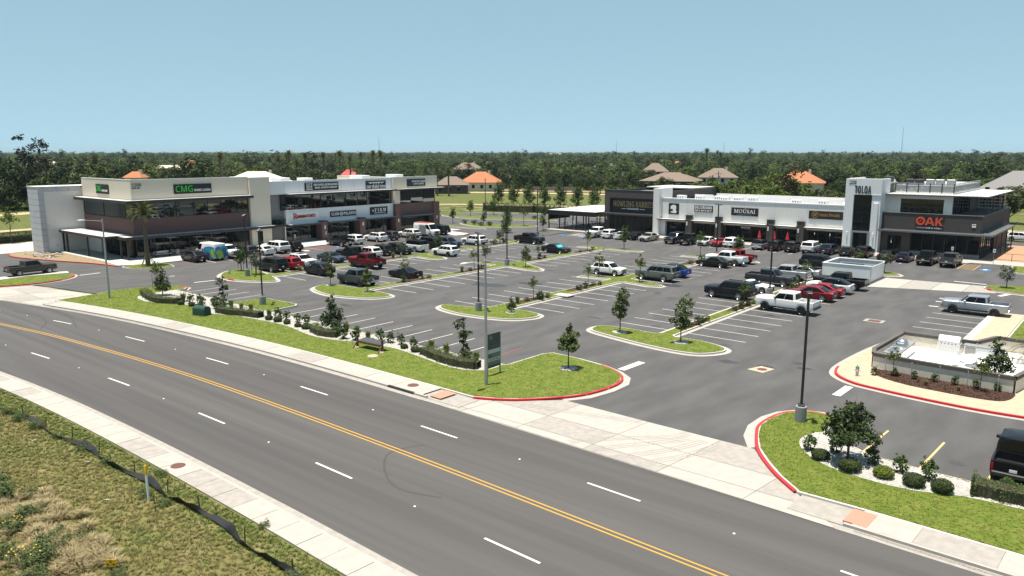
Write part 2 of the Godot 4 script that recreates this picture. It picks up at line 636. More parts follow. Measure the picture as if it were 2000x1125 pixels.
func build_street() -> void:
	var c := street_line_made()
	var s := structure("street", "curving four lane asphalt street")
	# in this frame offset_line > 0 runs towards the camera
	put("carriageway", Mb.new().strip(offset_line(c, -6.8), offset_line(c, 7.8), 0.0).mesh(), M["street asphalt"], s)
	for k in [-0.145, 0.145]:
		put("centre_stripe", line_mesh(offset_line(c, k), 0.10, 0.005), M["yellow paint"], s)
	for lane in [[-3.45, -17.1], [3.95, -17.3]]:
		var l := offset_line(c, lane[0])
		var x0: float = lane[1] + 12.2 * 8
		for k in 26:
			var x := x0 - 12.2 * k
			if x < 25 and x > -150:
				var q := part_of(l, x, x - 3.05)
				if q.size() > 1:
					put("lane_dash", line_mesh(q, 0.13, 0.005), M["white paint"], s)
				var st := part_of(l, x - 7.5, x - 7.62)
				if st.size() > 1:
					put("road_stud", Mb.new().cbox(st[0].x - 0.05, st[0].x + 0.05, 0.0, 0.025, st[0].y - 0.05, st[0].y + 0.05, 0.012).mesh(), M["sign white"], s)
	# gutters and kerbs
	put("gutter", Mb.new().strip(offset_line(c, 7.79), offset_line(c, 8.25), 0.006).mesh(), M["concrete worn"], s)
	put("gutter", Mb.new().strip(offset_line(c, -7.25), offset_line(c, -6.79), 0.006).mesh(), M["concrete worn"], s)
	put("kerb", Mb.new().strip(offset_line(c, 8.25), offset_line(c, 8.42), 0.135, 0.0, true).mesh(), M["concrete"], s)
	for r in [[90.0, -9.3], [-36.0, -88.5], [-108.0, -175.0]]:
		put("kerb", Mb.new().strip(offset_line(part_of(c, r[0], r[1]), -7.42), offset_line(part_of(c, r[0], r[1]), -7.25), 0.135, 0.0, true).mesh(), M["concrete"], s)
	# seams of dirt that lie in the gutters
	for r in [[-11.0, -35.0], [-60.0, -88.0], [8.0, -9.0]]:
		var q := offset_line(part_of(c, r[0], r[1]), -7.12)
		var aa := PackedVector2Array(); var bb := PackedVector2Array()
		for p in paced(q, 0.7):
			var w := rng.randf_range(0.02, 0.13)
			aa.append(p + Vector2(0, w)); bb.append(p - Vector2(0, rng.randf_range(0.02, 0.10)))
		put("gutter_silt", Mb.new().strip(aa, bb, 0.011).mesh(), M["gutter dirt"], s)
	# rubber arcs
	for a in [[-24.5, -24.2, -26.8, -23.6, -29.0, -24.6, -30.6, -26.4, -30.0, -28.4], [-89, -27, -85, -27.8, -81, -27.2, -78, -25.6], [-92, -28.5, -87, -29.8, -82, -29.6, -76, -28]]:
		put("skid_mark", line_mesh(curve(V2(a)), 0.12, 0.004), M["rubber mark"], s)
	side_walk("sidewalk", "concrete pavement on the near side of the street", part_of(c, 20, -105), 8.42, 9.75, 1.75, 0.14)
	side_walk("sidewalk", "concrete pavement beside the lawn with the shrub bed", part_of(c, -36.5, -89.0), -9.15, -7.42, 3.05, 0.14)
	side_walk("sidewalk", "concrete pavement in front of the gravel bed at the right", part_of(c, 30, -9.0), -9.15, -7.42, 3.05, 0.14)
	# tactile pads and the ramp slabs beside the driveway
	var t := structure("kerb_ramp", "salmon tactile pads at the driveway")
	for x in [[-34.9, -35.9], [-8.4, -9.4]]:
		var q := part_of(c, x[0], x[1])
		put("tactile_pad", Mb.new().strip(offset_line(q, -9.0), offset_line(q, -7.5), 0.155, 0.1, true).mesh(), M["warning tile"], t)
	for x in [[-33.0, -36.5], [-9.0, -11.8]]:
		var q := part_of(c, x[0], x[1])
		put("ramp_slab", Mb.new().strip(offset_line(q, -9.15), offset_line(q, -7.25), 0.05, 0.0, true).mesh(), M["concrete worn"], t)
	# kerb inlet with its slab and lid
	var inlet := structure("storm_inlet", "kerb inlet with an iron lid")
	var iq := part_of(c, -37.2, -39.8)
	put("slot", Mb.new().strip(offset_line(iq, -7.40), offset_line(iq, -7.225), 0.137, 0.02, true).mesh(), M["dark frame"], inlet)
	put("lid", Mb.new().lathe([Vector2(0, 0.165), Vector2(0.36, 0.165), Vector2(0.4, 0.15), Vector2(0.4, 0.1)], 20, Vector3(-38.4, 0, -35.35)).mesh(), M["rust iron"], inlet)
	var lid2 := structure("manhole", "iron lid in the near pavement")
	put("lid", Mb.new().lathe([Vector2(0, 0.165), Vector2(0.33, 0.165), Vector2(0.37, 0.15), Vector2(0.37, 0.1)], 20, Vector3(-37.4, 0, -17.95)).mesh(), M["rust iron"], lid2)
	# driveway aprons, cut into slabs
	apron("driveway_apron", "broad concrete driveway apron with tyre arcs", V2([-36.0, -33.72, -33.6, -36.05, -31.8, -36.9, -30.4, -38.0, -28.6, -39.7, -22, -39.55, -15.6, -39.5, -14.3, -38.0, -13.1, -36.6, -11.7, -35.35, -9.2, -32.95, -20, -33.4, -28, -33.7]), [-36.2, -32.1, -27.6, -22.6, -17.9, -13.2, -9], [-32.5, -34.4, -36.6, -40.5], 16.0)
	apron("driveway_apron", "concrete driveway apron beside the grey pickup truck", V2([-88.6, -30.25, -89.9, -32.7, -92.2, -36.3, -98, -35.2, -104.6, -34.0, -106.0, -30.6, -109, -28.5, -108.5, -24.5, -100, -27.3, -94, -29.0]), [-110, -104, -99, -94, -88], [-24, -28.6, -31.5, -38], -6.0)
	var aps := structure("tyre_track", "pale arcs worn into the driveway")
	for a in [[-24.0, -33.8, -23.2, -35.0, -21.6, -36.6, -20.0, -38.2, -19.4, -39.4], [-22.4, -33.6, -21.4, -35.2, -20.2, -36.8, -19.0, -38.6], [-20.8, -33.5, -19.9, -35.0, -19.0, -36.6, -18.2, -38.8], [-19.2, -33.4, -18.8, -34.6, -18.0, -36.2, -17.4, -38.4], [-30.2, -37.2, -27.4, -37.9, -24.8, -38.6, -22.5, -39.3]]:
		for d in [-0.22, 0.0, 0.24]:
			put("wear_mark", line_mesh(offset_line(curve(V2(a)), d), 0.07, 0.030), M["concrete scuff"], aps)
	for a in [[-97.0, -28.4, -96.0, -30.2, -94.6, -32.0, -93.4, -34.4], [-95.2, -29.0, -94.2, -30.6, -93.0, -32.6], [-101, -27.4, -100.4, -29.4, -99.2, -31.4, -97.6, -34.2]]:
		for d in [-0.25, 0.05, 0.3]:
			put("wear_mark", line_mesh(offset_line(curve(V2(a)), d), 0.07, 0.030), M["concrete scuff"], aps)


func apron(called: String, label: String, outline: PackedVector2Array, xs: Array, zs: Array, lean: float) -> void:
	var o := structure(called, label)
	sheet("bed", outline, 0.012, "gutter dirt", o)
	for i in xs.size() - 1:
		for j in zs.size() - 1:
			var k := tan(deg_to_rad(lean)) * 0.35
			var g := 0.018
			var cell := PackedVector2Array()
			for w in [[xs[i] + g, zs[j] - g], [xs[i + 1] - g, zs[j] - g], [xs[i + 1] - g, zs[j + 1] + g], [xs[i] + g, zs[j + 1] + g]]:
				cell.append(Vector2(w[0] - k * (w[1] + 36.0), w[1]))
			for piece in Geometry2D.intersect_polygons(outline, cell):
				if piece.size() > 2:
					sheet("slab", piece, 0.026, "concrete" if (i + j) % 3 else "concrete worn", o)


# a raised planting island: gutter sheet, kerb, grass
func island(label: String, outline: PackedVector2Array, gutter := 0.42, grass := "lawn") -> Node3D:
	var o := structure("planting_island", label)
	if gutter > 0.02:
		sheet("gutter", outline, 0.016, "concrete", o)
	var k := inset(outline, gutter)
	put("kerb", Mb.new().prism(k, 0.0, 0.15).mesh(), M["concrete white"], o)
	var g := inset(k, 0.16)
	put("turf", Mb.new().prism(g, 0.1, 0.175).mesh(), M[grass], o)
	turf_areas.append([g, 0.175])
	return o


var turf_areas := []


func inset(p: PackedVector2Array, d: float) -> PackedVector2Array:
	if d < 0.001:
		return p
	var best := p
	var area := 0.0
	for q in Geometry2D.offset_polygon(p, -d, Geometry2D.JOIN_ROUND):
		var a := 0.0
		for i in q.size():
			a += q[i].cross(q[(i + 1) % q.size()])
		if absf(a) > area:
			area = absf(a)
			best = q
	# drop points that nearly coincide
	var o := PackedVector2Array()
	for w in best:
		if o.is_empty() or w.distance_to(o[-1]) > 0.04:
			o.append(w)
	return o


func union(list: Array) -> PackedVector2Array:
	var a: PackedVector2Array = list[0]
	for i in range(1, list.size()):
		var r := Geometry2D.merge_polygons(a, list[i])
		for q in r:
			if not Geometry2D.is_polygon_clockwise(q):
				a = q
				break
	return a


func rect(x0: float, x1: float, z0: float, z1: float) -> PackedVector2Array:
	return PackedVector2Array([Vector2(x0, z0), Vector2(x1, z0), Vector2(x1, z1), Vector2(x0, z1)])


# red paint over a kerb line: top and face
func red_kerb(o: Node3D, line: PackedVector2Array, called := "red_kerb") -> void:
	put(called, Mb.new().strip(offset_line(line, -0.09), offset_line(line, 0.09), 0.156, 0.012, true).mesh(), M["red kerb paint"], o)


func build_lot() -> void:
	var lot := structure("parking_lot", "asphalt parking lot with painted stalls")
	put("pavement", Mb.new().prism(V2([-143, -28, -112, -28, -107.5, -30, -104.5, -34.6, -92.5, -36.8, -90, -33.5, -36, -36.3, -28.5, -39.4, -15.5, -39.2, -9, -35.3, 26, -33.6, 26, -166, -143, -166]), -0.04, 0.008).mesh(), M["lot asphalt"], lot)
	# ---- islands
	var i0 := union([curve(V2([-97.1, -56, -96.4, -54.4, -94, -52.2, -90.4, -51.2, -87.1, -51.9, -84.3, -53.7, -84.4, -55.5, -89.1, -57.4, -94.9, -58.6]), true, 4), rect(-89.9, -87.4, -56, -108), V2([-89, -81.7, -84.6, -81.2, -82.7, -81.8, -82.4, -83.6, -83.6, -84.6, -89, -85.2]), V2([-95, -106.6, -83.4, -106.8, -82.2, -107.8, -82.6, -109.4, -94, -109.2])])
	var w := island("grass island with a red kerb end before the office building", i0)
	red_kerb(w, curve(V2([-89.0, -51.75, -91.0, -51.8, -93.6, -52.75, -95.6, -54.6, -96.35, -56.0, -95.6, -57.9]), false, 6))
	var i1 := union([curve(V2([-77.8, -56.6, -76.4, -54.1, -72.4, -52.7, -68.6, -53.1, -65.8, -54.5, -64.8, -56.5, -65.6, -57.9, -68.5, -58.4, -73, -58.4, -77, -58.0]), true, 4), rect(-72.4, -69.9, -57, -111), V2([-77.6, -82.6, -71, -82.4, -70, -82.6, -66, -81.9, -64.2, -82.2, -63.7, -83.2, -64.6, -84.7, -70, -87.6, -72.4, -85.4, -77.2, -84.6]), V2([-76.4, -108.6, -66, -108.8, -63.8, -109.2, -63.9, -110.7, -66.1, -111.2, -75.4, -111.2])])
	island("long grass median that ends beside the tall lamp post", i1)
	var i2 := union([curve(V2([-57.6, -56.9, -56.4, -55.4, -53, -54.6, -49.2, -55.0, -46.7, -56, -45.4, -58.2, -45.9, -60.1, -48, -60.7, -51, -60.4, -54.5, -58.6, -57, -57.9]), true, 4), rect(-53.0, -50.2, -58, -110), V2([-57.6, -81.9, -52.8, -82.6, -50.3, -81.8, -46.5, -81.1, -44.8, -81.7, -44.7, -83.0, -46.4, -84.0, -50.4, -84.8, -53, -85.4, -57.4, -83.9]), V2([-56.8, -109.0, -45.2, -109.0, -44.0, -109.8, -44.6, -111.0, -55.6, -111.4, -56.8, -110.4])])
	island("grass median with mulch beds in the middle of the lot", i2)
	var i3 := union([curve(V2([-39.4, -58.6, -38.6, -57.0, -35.6, -56.1, -32.2, -55.4, -29, -55.1, -26.8, -55.6, -25.5, -57.6, -25.9, -59.3, -28.6, -60.4, -32, -60.3, -36, -60.5, -38.8, -60.1]), true, 4), rect(-33.4, -31.2, -60, -102)])
	island("grass median that ends at the bin enclosure", i3)
	island("small grass corner behind the bin enclosure", curve(V2([-29.0, -108.4, -26.6, -108.3, -24.9, -109.2, -25.0, -111.0, -27.0, -112.6, -29.0, -112.8]), true, 3))
	# street lawn with its tongue between the stalls
	var c := street_line_made()
	var back := offset_line(part_of(c, -34.4, -89.6), -9.15)
	var lawn := PackedVector2Array()
	for p in back:
		lawn.append(p)
	for p in V2([-92.0, -36.4, -93.0, -38.2, -92.6, -41.0, -91.6, -43.4, -90.2, -44.8, -88.4, -45.3, -87.3, -44.4, -87.6, -43.5, -75.3, -43.5, -75.2, -46.6, -74.4, -47.3, -69.4, -47.5, -68.7, -46.9, -68.4, -43.5, -36.8, -43.5, -36.7, -47.9, -36.2, -48.7, -33.8, -48.6, -31.4, -48.2, -29.6, -47.6, -28.4, -46.7, -27.7, -45.3, -27.6, -43.5, -28.0, -41.4, -28.9, -39.8, -30.5, -37.9, -31.8, -36.9, -33.4, -36.1]):
		lawn.append(p)
	var l := island("long street lawn with a gravel shrub bed", lawn, 0.0)
	sheet("gutter", V2([-36.8, -48.9, -33.8, -49.0, -31.2, -48.6, -29.3, -47.9, -27.9, -46.9, -27.15, -45.4, -27.1, -43.4, -27.5, -41.2, -28.4, -39.7, -29.4, -39.9, -33, -44]), 0.0165, "concrete", l)
	red_kerb(l, curve(V2([-31.2, -48.1, -29.7, -47.5, -28.5, -46.6, -27.8, -45.3, -27.7, -43.5, -28.1, -41.4, -29.0, -39.75, -30.6, -37.85, -31.9, -36.85, -33.4, -36.08]), false, 4))
	red_kerb(l, curve(V2([-87.4, -44.5, -88.4, -45.2, -90.1, -44.8]), false, 4))
	sheet("gutter", V2([-87, -44.6, -88.2, -45.7, -90.4, -45.2, -91.9, -43.7, -91, -43]), 0.0165, "concrete", l)
	var bed := PackedVector2Array()
	for p in curve(V2([-87.4, -41.2, -86.6, -38.6, -83.6, -37.7, -80.9, -38.3, -77.3, -39.7, -71.9, -38.9, -69.5, -39.7, -65.7, -40.3, -61, -40.5, -56.6, -39.7, -53.9, -39.8, -50.5, -40.8, -47.1, -41.3, -44.6, -41.0, -42.4, -40.6, -39.9, -40.2, -38.1, -40.4, -36.9, -41.4, -36.9, -43.2]), false, 4):
		bed.append(p)
	bed.append(Vector2(-87.4, -43.2))
	put("bed_edging", Mb.new().prism(bed, 0.1, 0.195).mesh(), M["concrete white"], l)
	put("gravel_bed", Mb.new().prism(inset(bed, 0.13), 0.1, 0.205).mesh(), M["gravel white"], l)
	gravel_areas.append(inset(bed, 0.13))
	# corner lawn at the right
	var rb := offset_line(part_of(c, 26, -9.4), -9.15)
	var rl := PackedVector2Array()
	for p in rb:
		rl.append(p)
	for p in V2([-11.7, -35.3, -13.1, -36.6, -14.3, -38.0, -15.4, -39.5, -16.3, -41.4, -16.8, -43.0, -16.8, -44.8, -16.5, -46.2, -15.8, -47.1, -14.9, -47.6, -13.9, -47.4, -13.5, -46.4, -13.3, -44.4, -10.4, -42.4, -7.2, -42.0, 26, -41.8]):
		rl.append(p)
	var r := island("corner lawn with the gravel bed and the nearest lamp post", rl, 0.0)
	sheet("gutter", V2([-15.9, -39.4, -16.9, -41.1, -17.4, -42.9, -17.4, -44.9, -17.0, -46.4, -16.1, -47.7, -14.7, -48.2, -13.5, -47.9, -13.6, -46, -15, -41]), 0.0165, "concrete", r)
	red_kerb(r, curve(V2([-11.8, -35.35, -13.2, -36.65, -14.4, -38.05, -15.4, -39.5, -16.25, -41.4, -16.75, -43.0, -16.75, -44.8, -16.45, -46.2, -15.75, -47.05, -14.9, -47.5, -13.9, -47.35]), false, 4))
	var rbed := curve(V2([-13.3, -44.3, -13.9, -43.4, -14.0, -42.0, -13.5, -40.9, -12.6, -39.9, -11.4, -39.2, -10.1, -38.9, -8.6, -38.8, -7.2, -39.0, -5.5, -39.7, -3, -39.9, 4, -39.9]), false, 4)
	for p in V2([4, -41.5, -7.2, -41.75, -10.5, -42.15]):
		rbed.append(p)
	put("bed_edging", Mb.new().prism(rbed, 0.1, 0.195).mesh(), M["concrete white"], r)
	put("gravel_bed", Mb.new().prism(inset(rbed, 0.13), 0.1, 0.205).mesh(), M["gravel white"], r)
	gravel_areas.append(inset(rbed, 0.13))
	# left lawn wedge, its walk, and the dirt strip before the office
	var wl := island("grass wedge with a red kerb beside the left driveway", curve(V2([-111.4, -31, -112.3, -36, -111.2, -39.8, -109.6, -41.0, -107.6, -40.2, -105.8, -38.2, -105.1, -34.8, -106.0, -31.2, -108, -28.8, -111, -28.4]), true, 3), 0.3)
	red_kerb(wl, curve(V2([-109.9, -40.75, -107.9, -39.95, -106.15, -38.0, -105.4, -34.8, -106.3, -31.3, -108, -29.2]), false, 4))
	sheet("walk", V2([-112.0, -30.5, -113.2, -36.4, -112.0, -41, -113.6, -41.4, -115.2, -36.6, -114.2, -30]), 0.05, "concrete white", wl, 0.0)
	var dirt := structure("dirt_strip", "bare soil strip with a red kerb before the porch")
	var dl := curve(V2([-141.0, -45.6, -140.6, -43.6, -138.7, -42.3, -134.4, -41.9, -126.4, -44.0, -118.5, -46.6, -113.0, -47.6]), false, 4)
	var dp := dl.duplicate()
	for p in V2([-113.0, -48.4, -120, -48.6, -134, -48.8, -136.3, -46.4, -140.9, -46.4]):
		dp.append(p)
	put("soil", Mb.new().prism(dp, 0.0, 0.13).mesh(), M["dirt"], dirt)
	red_kerb(dirt, dl)
	# raised walk of the office
	var ow := structure("office_walk", "pale concrete walk round the office building")
	put("porch_floor", Mb.new().prism(V2([-136.4, -48.8, -119.0, -48.6, -113.2, -47.9, -112.2, -49.5, -111.2, -53.0, -111.4, -117.2, -118.4, -117.2, -118.4, -53.0, -136.4, -53.0]), 0.0, 0.145).mesh(), M["concrete white"], ow)
	sheet("end_pad", V2([-111.4, -108.5, -104.0, -108.0, -103.4, -109.4, -104.6, -112.4, -111.4, -113.4]), 0.14, "concrete white", ow, 0.0)
	red_kerb(ow, V2([-104.1, -108.15, -103.5, -109.4, -104.6, -112.3]))
	var pi := island("palm island with a red kerb at the office corner", curve(V2([-112.0, -48.2, -109.2, -47.9, -106.6, -49.4, -105.8, -52.2, -107.6, -53.2, -110.8, -53.0]), true, 4), 0.05)
	red_kerb(pi, curve(V2([-111.9, -48.35, -109.2, -48.1, -106.8, -49.5, -106.05, -52.0, -107.0, -52.9]), false, 4))
	# strip-front walk
	var sw := structure("shop_walk", "pale concrete walk before the shops")
	put("walk", Mb.new().prism(V2([-98.5, -129.3, -35.0, -129.4, -34.0, -128.2, -20.5, -128.2, -20.0, -129.2, -12, -129.4, 6, -129.2, 6, -134.2, -98.5, -134.2]), 0.0, 0.14).mesh(), M["concrete"], sw)
	put("corner_pad", Mb.new().prism(V2([-98.5, -128.05, -98.5, -131, -96.4, -123.4, -92.2, -119.6, -90.6, -120.0, -91.2, -123.2, -90.6, -127.9]), 0.0, 0.142).mesh(), M["concrete warm"], sw)
	put("paver_court", Mb.new().prism(V2([-19.8, -134.25, 6, -134.25, 6, -158, -19.8, -158]), 0.0, 0.13).mesh(), M["paver tan"], sw)
	# right: bin apron, walk beside the silver truck, lawns
	var ba := structure("bin_apron", "stained concrete apron before the bin enclosure")
	for i in 4:
		sheet("slab", V2([-26.1 + i * 3.2, -98.6 - i * 1.15, -22.95 + i * 3.2, -99.75 - i * 1.15, -22.95 + i * 3.2, -107.4 - i * 0.25, -26.1 + i * 3.2, -107.2 - i * 0.25]), 0.018, "concrete worn" if i % 2 else "concrete", ba)
	var ei := island("grass island with a red kerb at the right edge", curve(V2([-15.4, -106.6, -14.6, -108.6, -11, -110.6, -4, -111, -4, -103, -9.5, -103.2, -13.4, -103.9, -14.9, -105.2]), true, 3), 0.4)
	red_kerb(ei, curve(V2([-14.8, -106.8, -14.4, -105.3, -13.1, -104.4, -9.5, -103.75, -5, -103.5]), false, 4))
	var ew := structure("east_walk", "warm concrete walk behind the right stalls")
	put("walk", Mb.new().prism(V2([-11.1, -69.6, -11.1, -90.2, -8.9, -90.4, -8.9, -69.6]), 0.0, 0.14).mesh(), M["concrete warm"], ew)
	put("wheel_kerb", Mb.new().prism(V2([-11.75, -73.5, -11.1, -73.5, -11.1, -90.2, -11.75, -90.2]), 0.0, 0.145).mesh(), M["concrete white"], ew)
	island("lawn at the right edge behind the stalls", V2([-8.85, -70.5, 14, -70.5, 14, -101, -7.0, -101, -6.9, -93.5, -8.85, -91.0]), 0.0)
	island("lawn beside the paver court", V2([-15.2, -129.1, -14.8, -123.0, -13.6, -121.8, 6, -121.4, 6, -129.1]), 0.2)
	# far corner of the lot
	island("back island with young trees and low shrubs", curve(V2([-121, -126.8, -112, -124.2, -104.6, -130.2, -103.4, -133.0, -106.5, -134.8, -113, -131.6, -121, -129.4]), true, 3), 0.3)
	island("back island near the hedge", curve(V2([-140, -140.2, -128, -138.6, -112, -144.6, -109, -147.4, -113, -149.0, -126, -145.8, -140, -143.4]), true, 3), 0.3)
	island("hedge strip along the back of the lot", V2([-143, -150, -139, -154, -127, -160.5, -100, -161.5, -99, -165.8, -143, -165.8]), 0.2)
	island("kerbed strip beside the office end", V2([-131, -120, -112, -120.6, -108.5, -122.0, -110, -123.0, -131, -123.6]), 0.3)
	var cd := structure("service_drive", "pale concrete drive behind the office")
	put("drive", Mb.new().prism(V2([-143, -30, -141.5, -45, -143, -60, -144, -120, -152, -120, -158, -60, -155, -40, -150, -28]), -0.02, 0.012).mesh(), M["concrete white"], cd)
	# ---- painted stalls
	var y := 0.0135
	for row in [[-31.2, -25.9, -62.4, 14, 0], [-38.5, -33.4, -62.4, 15, 0], [-50.2, -45.2, -62.5, 7, 0], [-58.1, -53.0, -60.0, 9, 0], [-50.2, -45.2, -85.2, 9, 0], [-58.1, -53.0, -86.6, 9, 0], [-69.9, -64.9, -60.6, 8, 0], [-77.5, -72.4, -60.6, 8, 0], [-69.9, -64.9, -88.2, 8, 0], [-77.5, -72.4, -86.2, 9, 0], [-87.4, -82.3, -57.8, 9, 0], [-95.0, -89.9, -58.2, 17, 0], [-87.4, -82.3, -86.2, 8, 0]]:
		for k in row[3]:
			var z: float = row[2] - 2.743 * k
			put("stall_line", bar(Vector2(row[0], z), Vector2(row[1], z), 0.10, y), M["white paint"], lot)
	for k in 6:
		put("stall_line", bar(Vector2(-16.4, -75.5 - 2.743 * k), Vector2(-11.8, -75.5 - 2.743 * k), 0.10, y), M["white paint"], lot)
	for k in 11:
		put("stall_line", bar(Vector2(-39.4 - 2.66 * k, -43.7), Vector2(-39.4 - 2.66 * k, -48.6), 0.10, y), M["white paint" if k else "faded red paint"], lot)
	for k in 4:
		put("stall_line", bar(Vector2(-77.8 - 2.7 * k, -43.7), Vector2(-77.8 - 2.7 * k, -48.6), 0.10, y), M["white paint"], lot)
	for k in 4:
		put("stall_line", bar(Vector2(-10.9 + 2.93 * k, -42.25), Vector2(-10.7 + 2.93 * k, -47.3), 0.12, y), M["pale yellow paint"], lot)
	for k in 20:
		put("stall_line", bar(Vector2(-111.2, -56.2 - 2.743 * k), Vector2(-106.0, -56.2 - 2.743 * k), 0.10, y), M["white paint" if k % 3 else "faded red paint"], lot)
	put("fire_lane_line", bar(Vector2(-105.8, -53.4), Vector2(-105.8, -108), 0.09, y), M["faded red paint"], lot)
	for k in 26:
		var x := -88.0 + 2.72 * k
		if x < -20.0:
			put("stall_line", bar(Vector2(x, -127.8), Vector2(x, -122.3), 0.10, y), M["white paint"], lot)
	# stop bars and lane arrows
	for b in [[-29.6, -48.3, -29.5, -51.2, 0.62], [-15.2, -52.2, -15.15, -54.9, 0.55], [-108.7, -41.0, -108.9, -43.7, 0.3], [-91.6, -47.8, -91.2, -50.7, 0.3], [-98.7, -48.2, -98.6, -48.9, 0.25], [-12.7, -101.5, -11.9, -104.0, 0.5], [-18.8, -109.8, -15.2, -109.6, 0.35]]:
		put("stop_bar", bar(Vector2(b[0], b[1]), Vector2(b[2], b[3]), b[4], y), M["white paint"], lot)
	for q in [[-17.1, -90.2], [-17.1, -93.5], [-17.2, -95.8]]:
		put("lane_mark", bar(Vector2(q[0] - 0.45, q[1]), Vector2(q[0] + 0.45, q[1] - 0.1), 0.35, y), M["white paint"], lot)
	# accessible bays
	for k in 6:
		put("hatch_line", bar(Vector2(-111.0, -77.6 - 0.62 * k), Vector2(-106.4, -78.1 - 0.62 * k), 0.12, y), M["faded red paint"], lot)
	put("access_mark", bar(Vector2(-108.2, -76.0), Vector2(-107.2, -76.0), 1.0, y), M["white paint"], lot)
	put("access_mark", bar(Vector2(-108.6, -82.8), Vector2(-107.4, -82.8), 1.2, y), M["blue paint"], lot)
	put("access_mark", bar(Vector2(-108.2, -82.8), Vector2(-107.8, -82.8), 0.6, y + 0.005), M["white paint"], lot)
	for k in 8:
		put("hatch_line", bar(Vector2(-20.6 + 0.02 * k, -122.4 - 0.78 * k), Vector2(-18.75, -122.0 - 0.78 * k), 0.13, y), M["yellow paint"], lot)
	for x in [-20.65, -18.7]:
		put("hatch_line", bar(Vector2(x, -121.9), Vector2(x, -128.0), 0.13, y), M["yellow paint"], lot)
	put("access_mark", bar(Vector2(-18.1, -123.4), Vector2(-16.8, -123.4), 1.5, y), M["blue paint"], lot)
	put("access_mark", bar(Vector2(-17.7, -123.4), Vector2(-17.2, -123.4), 0.8, y + 0.005), M["white paint"], lot)
	for k in 6:
		put("hatch_line", bar(Vector2(-88.0 + 0.62 * k, -123.0), Vector2(-88.6 + 0.62 * k, -127.4), 0.14, y), M["white paint"], lot)
	put("access_mark", bar(Vector2(-90.4, -123.4), Vector2(-89.2, -123.4), 1.2, y), M["blue paint"], lot)
	put("access_mark", bar(Vector2(-84.6, -122.2), Vector2(-83.6, -122.2), 1.0, y), M["blue paint"], lot)
	# oil drips, patches and wet marks
	var spots := [[-28.6, -74.4, 1.1, 0.7, "oil stain"], [-20.0, -58.6, 0.5, 0.4, "asphalt patch"], [-24.4, -55.6, 0.75, 0.55, "asphalt patch"], [-41.4, -62.5, 0.9, 0.35, "oil stain"], [-40.7, -76.6, 0.8, 0.5, "oil stain"], [-73.0, -47.0, 0.9, 0.5, "asphalt patch"], [-65.4, -50.8, 1.0, 0.5, "asphalt patch"], [-62.2, -70.0, 2.6, 1.3, "wet stain"], [-58.6, -74.2, 2.2, 0.9, "wet stain"], [-44.8, -84.2, 1.5, 1.0, "wet stain"], [-47.5, -98.6, 1.6, 0.7, "oil stain"], [-66.3, -98.8, 1.5, 0.35, "oil stain"], [-63.5, -84.4, 0.5, 0.3, "asphalt patch"], [-57.8, -105.4, 2.0, 0.4, "oil stain"], [-29.4, -114.8, 1.2, 0.4, "oil stain"], [-48.2, -101.0, 1.2, 0.6, "oil stain"], [-12.0, -44.6, 0.4, 0.3, "oil stain"], [-6.6, -44.4, 0.5, 0.35, "oil stain"], [-21.6, -56.1, 0.8, 0.4, "asphalt patch"], [-19.2, -57.4, 0.7, 0.4, "asphalt patch"]]
	for k in 120:
		spots.append([rng.randf_range(-84, -26), rng.randf_range(-60, -108), rng.randf_range(0.2, 0.55), rng.randf_range(0.15, 0.4), "oil stain"])
	for s in spots:
		var p := PackedVector2Array()
		for k in 14:
			var an := TAU * k / 14
			var rr := rng.randf_range(0.7, 1.15)
			p.append(Vector2(s[0] + cos(an) * s[2] * rr, s[1] + sin(an) * s[3] * rr))
		put("stain", Mb.new().prism(curve(p, true, 2), 0.0112, 0.0112).mesh(), M[s[4]], lot)
	# lids and drain grates
	var mh := structure("manhole", "square concrete collar with an iron lid")
	sheet("collar", V2([-22.4, -54.5, -21.9, -56.0, -20.8, -55.8, -21.1, -54.3]), 0.02, "concrete warm", mh)
	put("lid", Mb.new().lathe([Vector2(0, 0.03), Vector2(0.36, 0.03), Vector2(0.38, 0.02)], 18, Vector3(-21.5, 0, -55.15)).mesh(), M["rust iron"], mh)
	var gr := structure("drain_grate", "iron drain grate in the right aisle")
	sheet("collar", V2([-20.75, -77.9, -19.0, -77.9, -19.0, -79.3, -20.75, -79.3]), 0.016, "concrete worn", gr)
	put("grate", box(-20.4, -19.3, 0.0, 0.024, -79.05, -78.1), M["rust iron"], gr)
	var g2 := structure("drain_grate", "small kerb drain in the middle median")
	sheet("collar", V2([-51.6, -69.2, -49.6, -69.2, -49.6, -70.6, -51.6, -70.6]), 0.19, "concrete white", g2, 0.1)
	put("slot", box(-49.62, -49.55, 0.03, 0.13, -70.4, -69.4), M["dark frame"], g2)
	for a in [[-59.0, -119.6, -57.0, -117.0, -56.0, -114.0, -56.4, -112.6], [-61.0, -119.8, -59.4, -117.2, -58.6, -114.4, -58.8, -112.4], [-63.4, -119.2, -61.8, -117.0, -61.2, -114.6], [-106, -44.2, -102, -44.4, -98, -46.0, -95, -48.8], [-107, -42.9, -101.6, -42.9, -97, -44.4, -93.6, -47.4], [-14.4, -97.5, -18.2, -94.0, -20.4, -89.5, -21, -84], [-13.2, -95.5, -17.2, -91.6, -19.2, -87.6]]:
		for d in [0.0, 0.3]:
			put("tyre_mark", line_mesh(offset_line(curve(V2(a)), d), 0.12, 0.0118), M["tyre mark"], lot)


var gravel_areas := []


# ------------------------------------------------------------------ building helpers
func wall(o: Node3D, called: String, m: String, x0: float, x1: float, y0: float, y1: float, z0: float, z1: float) -> MeshInstance3D:
	return put(called, box(x0, x1, y0, y1, z0, z1), M[m], o)


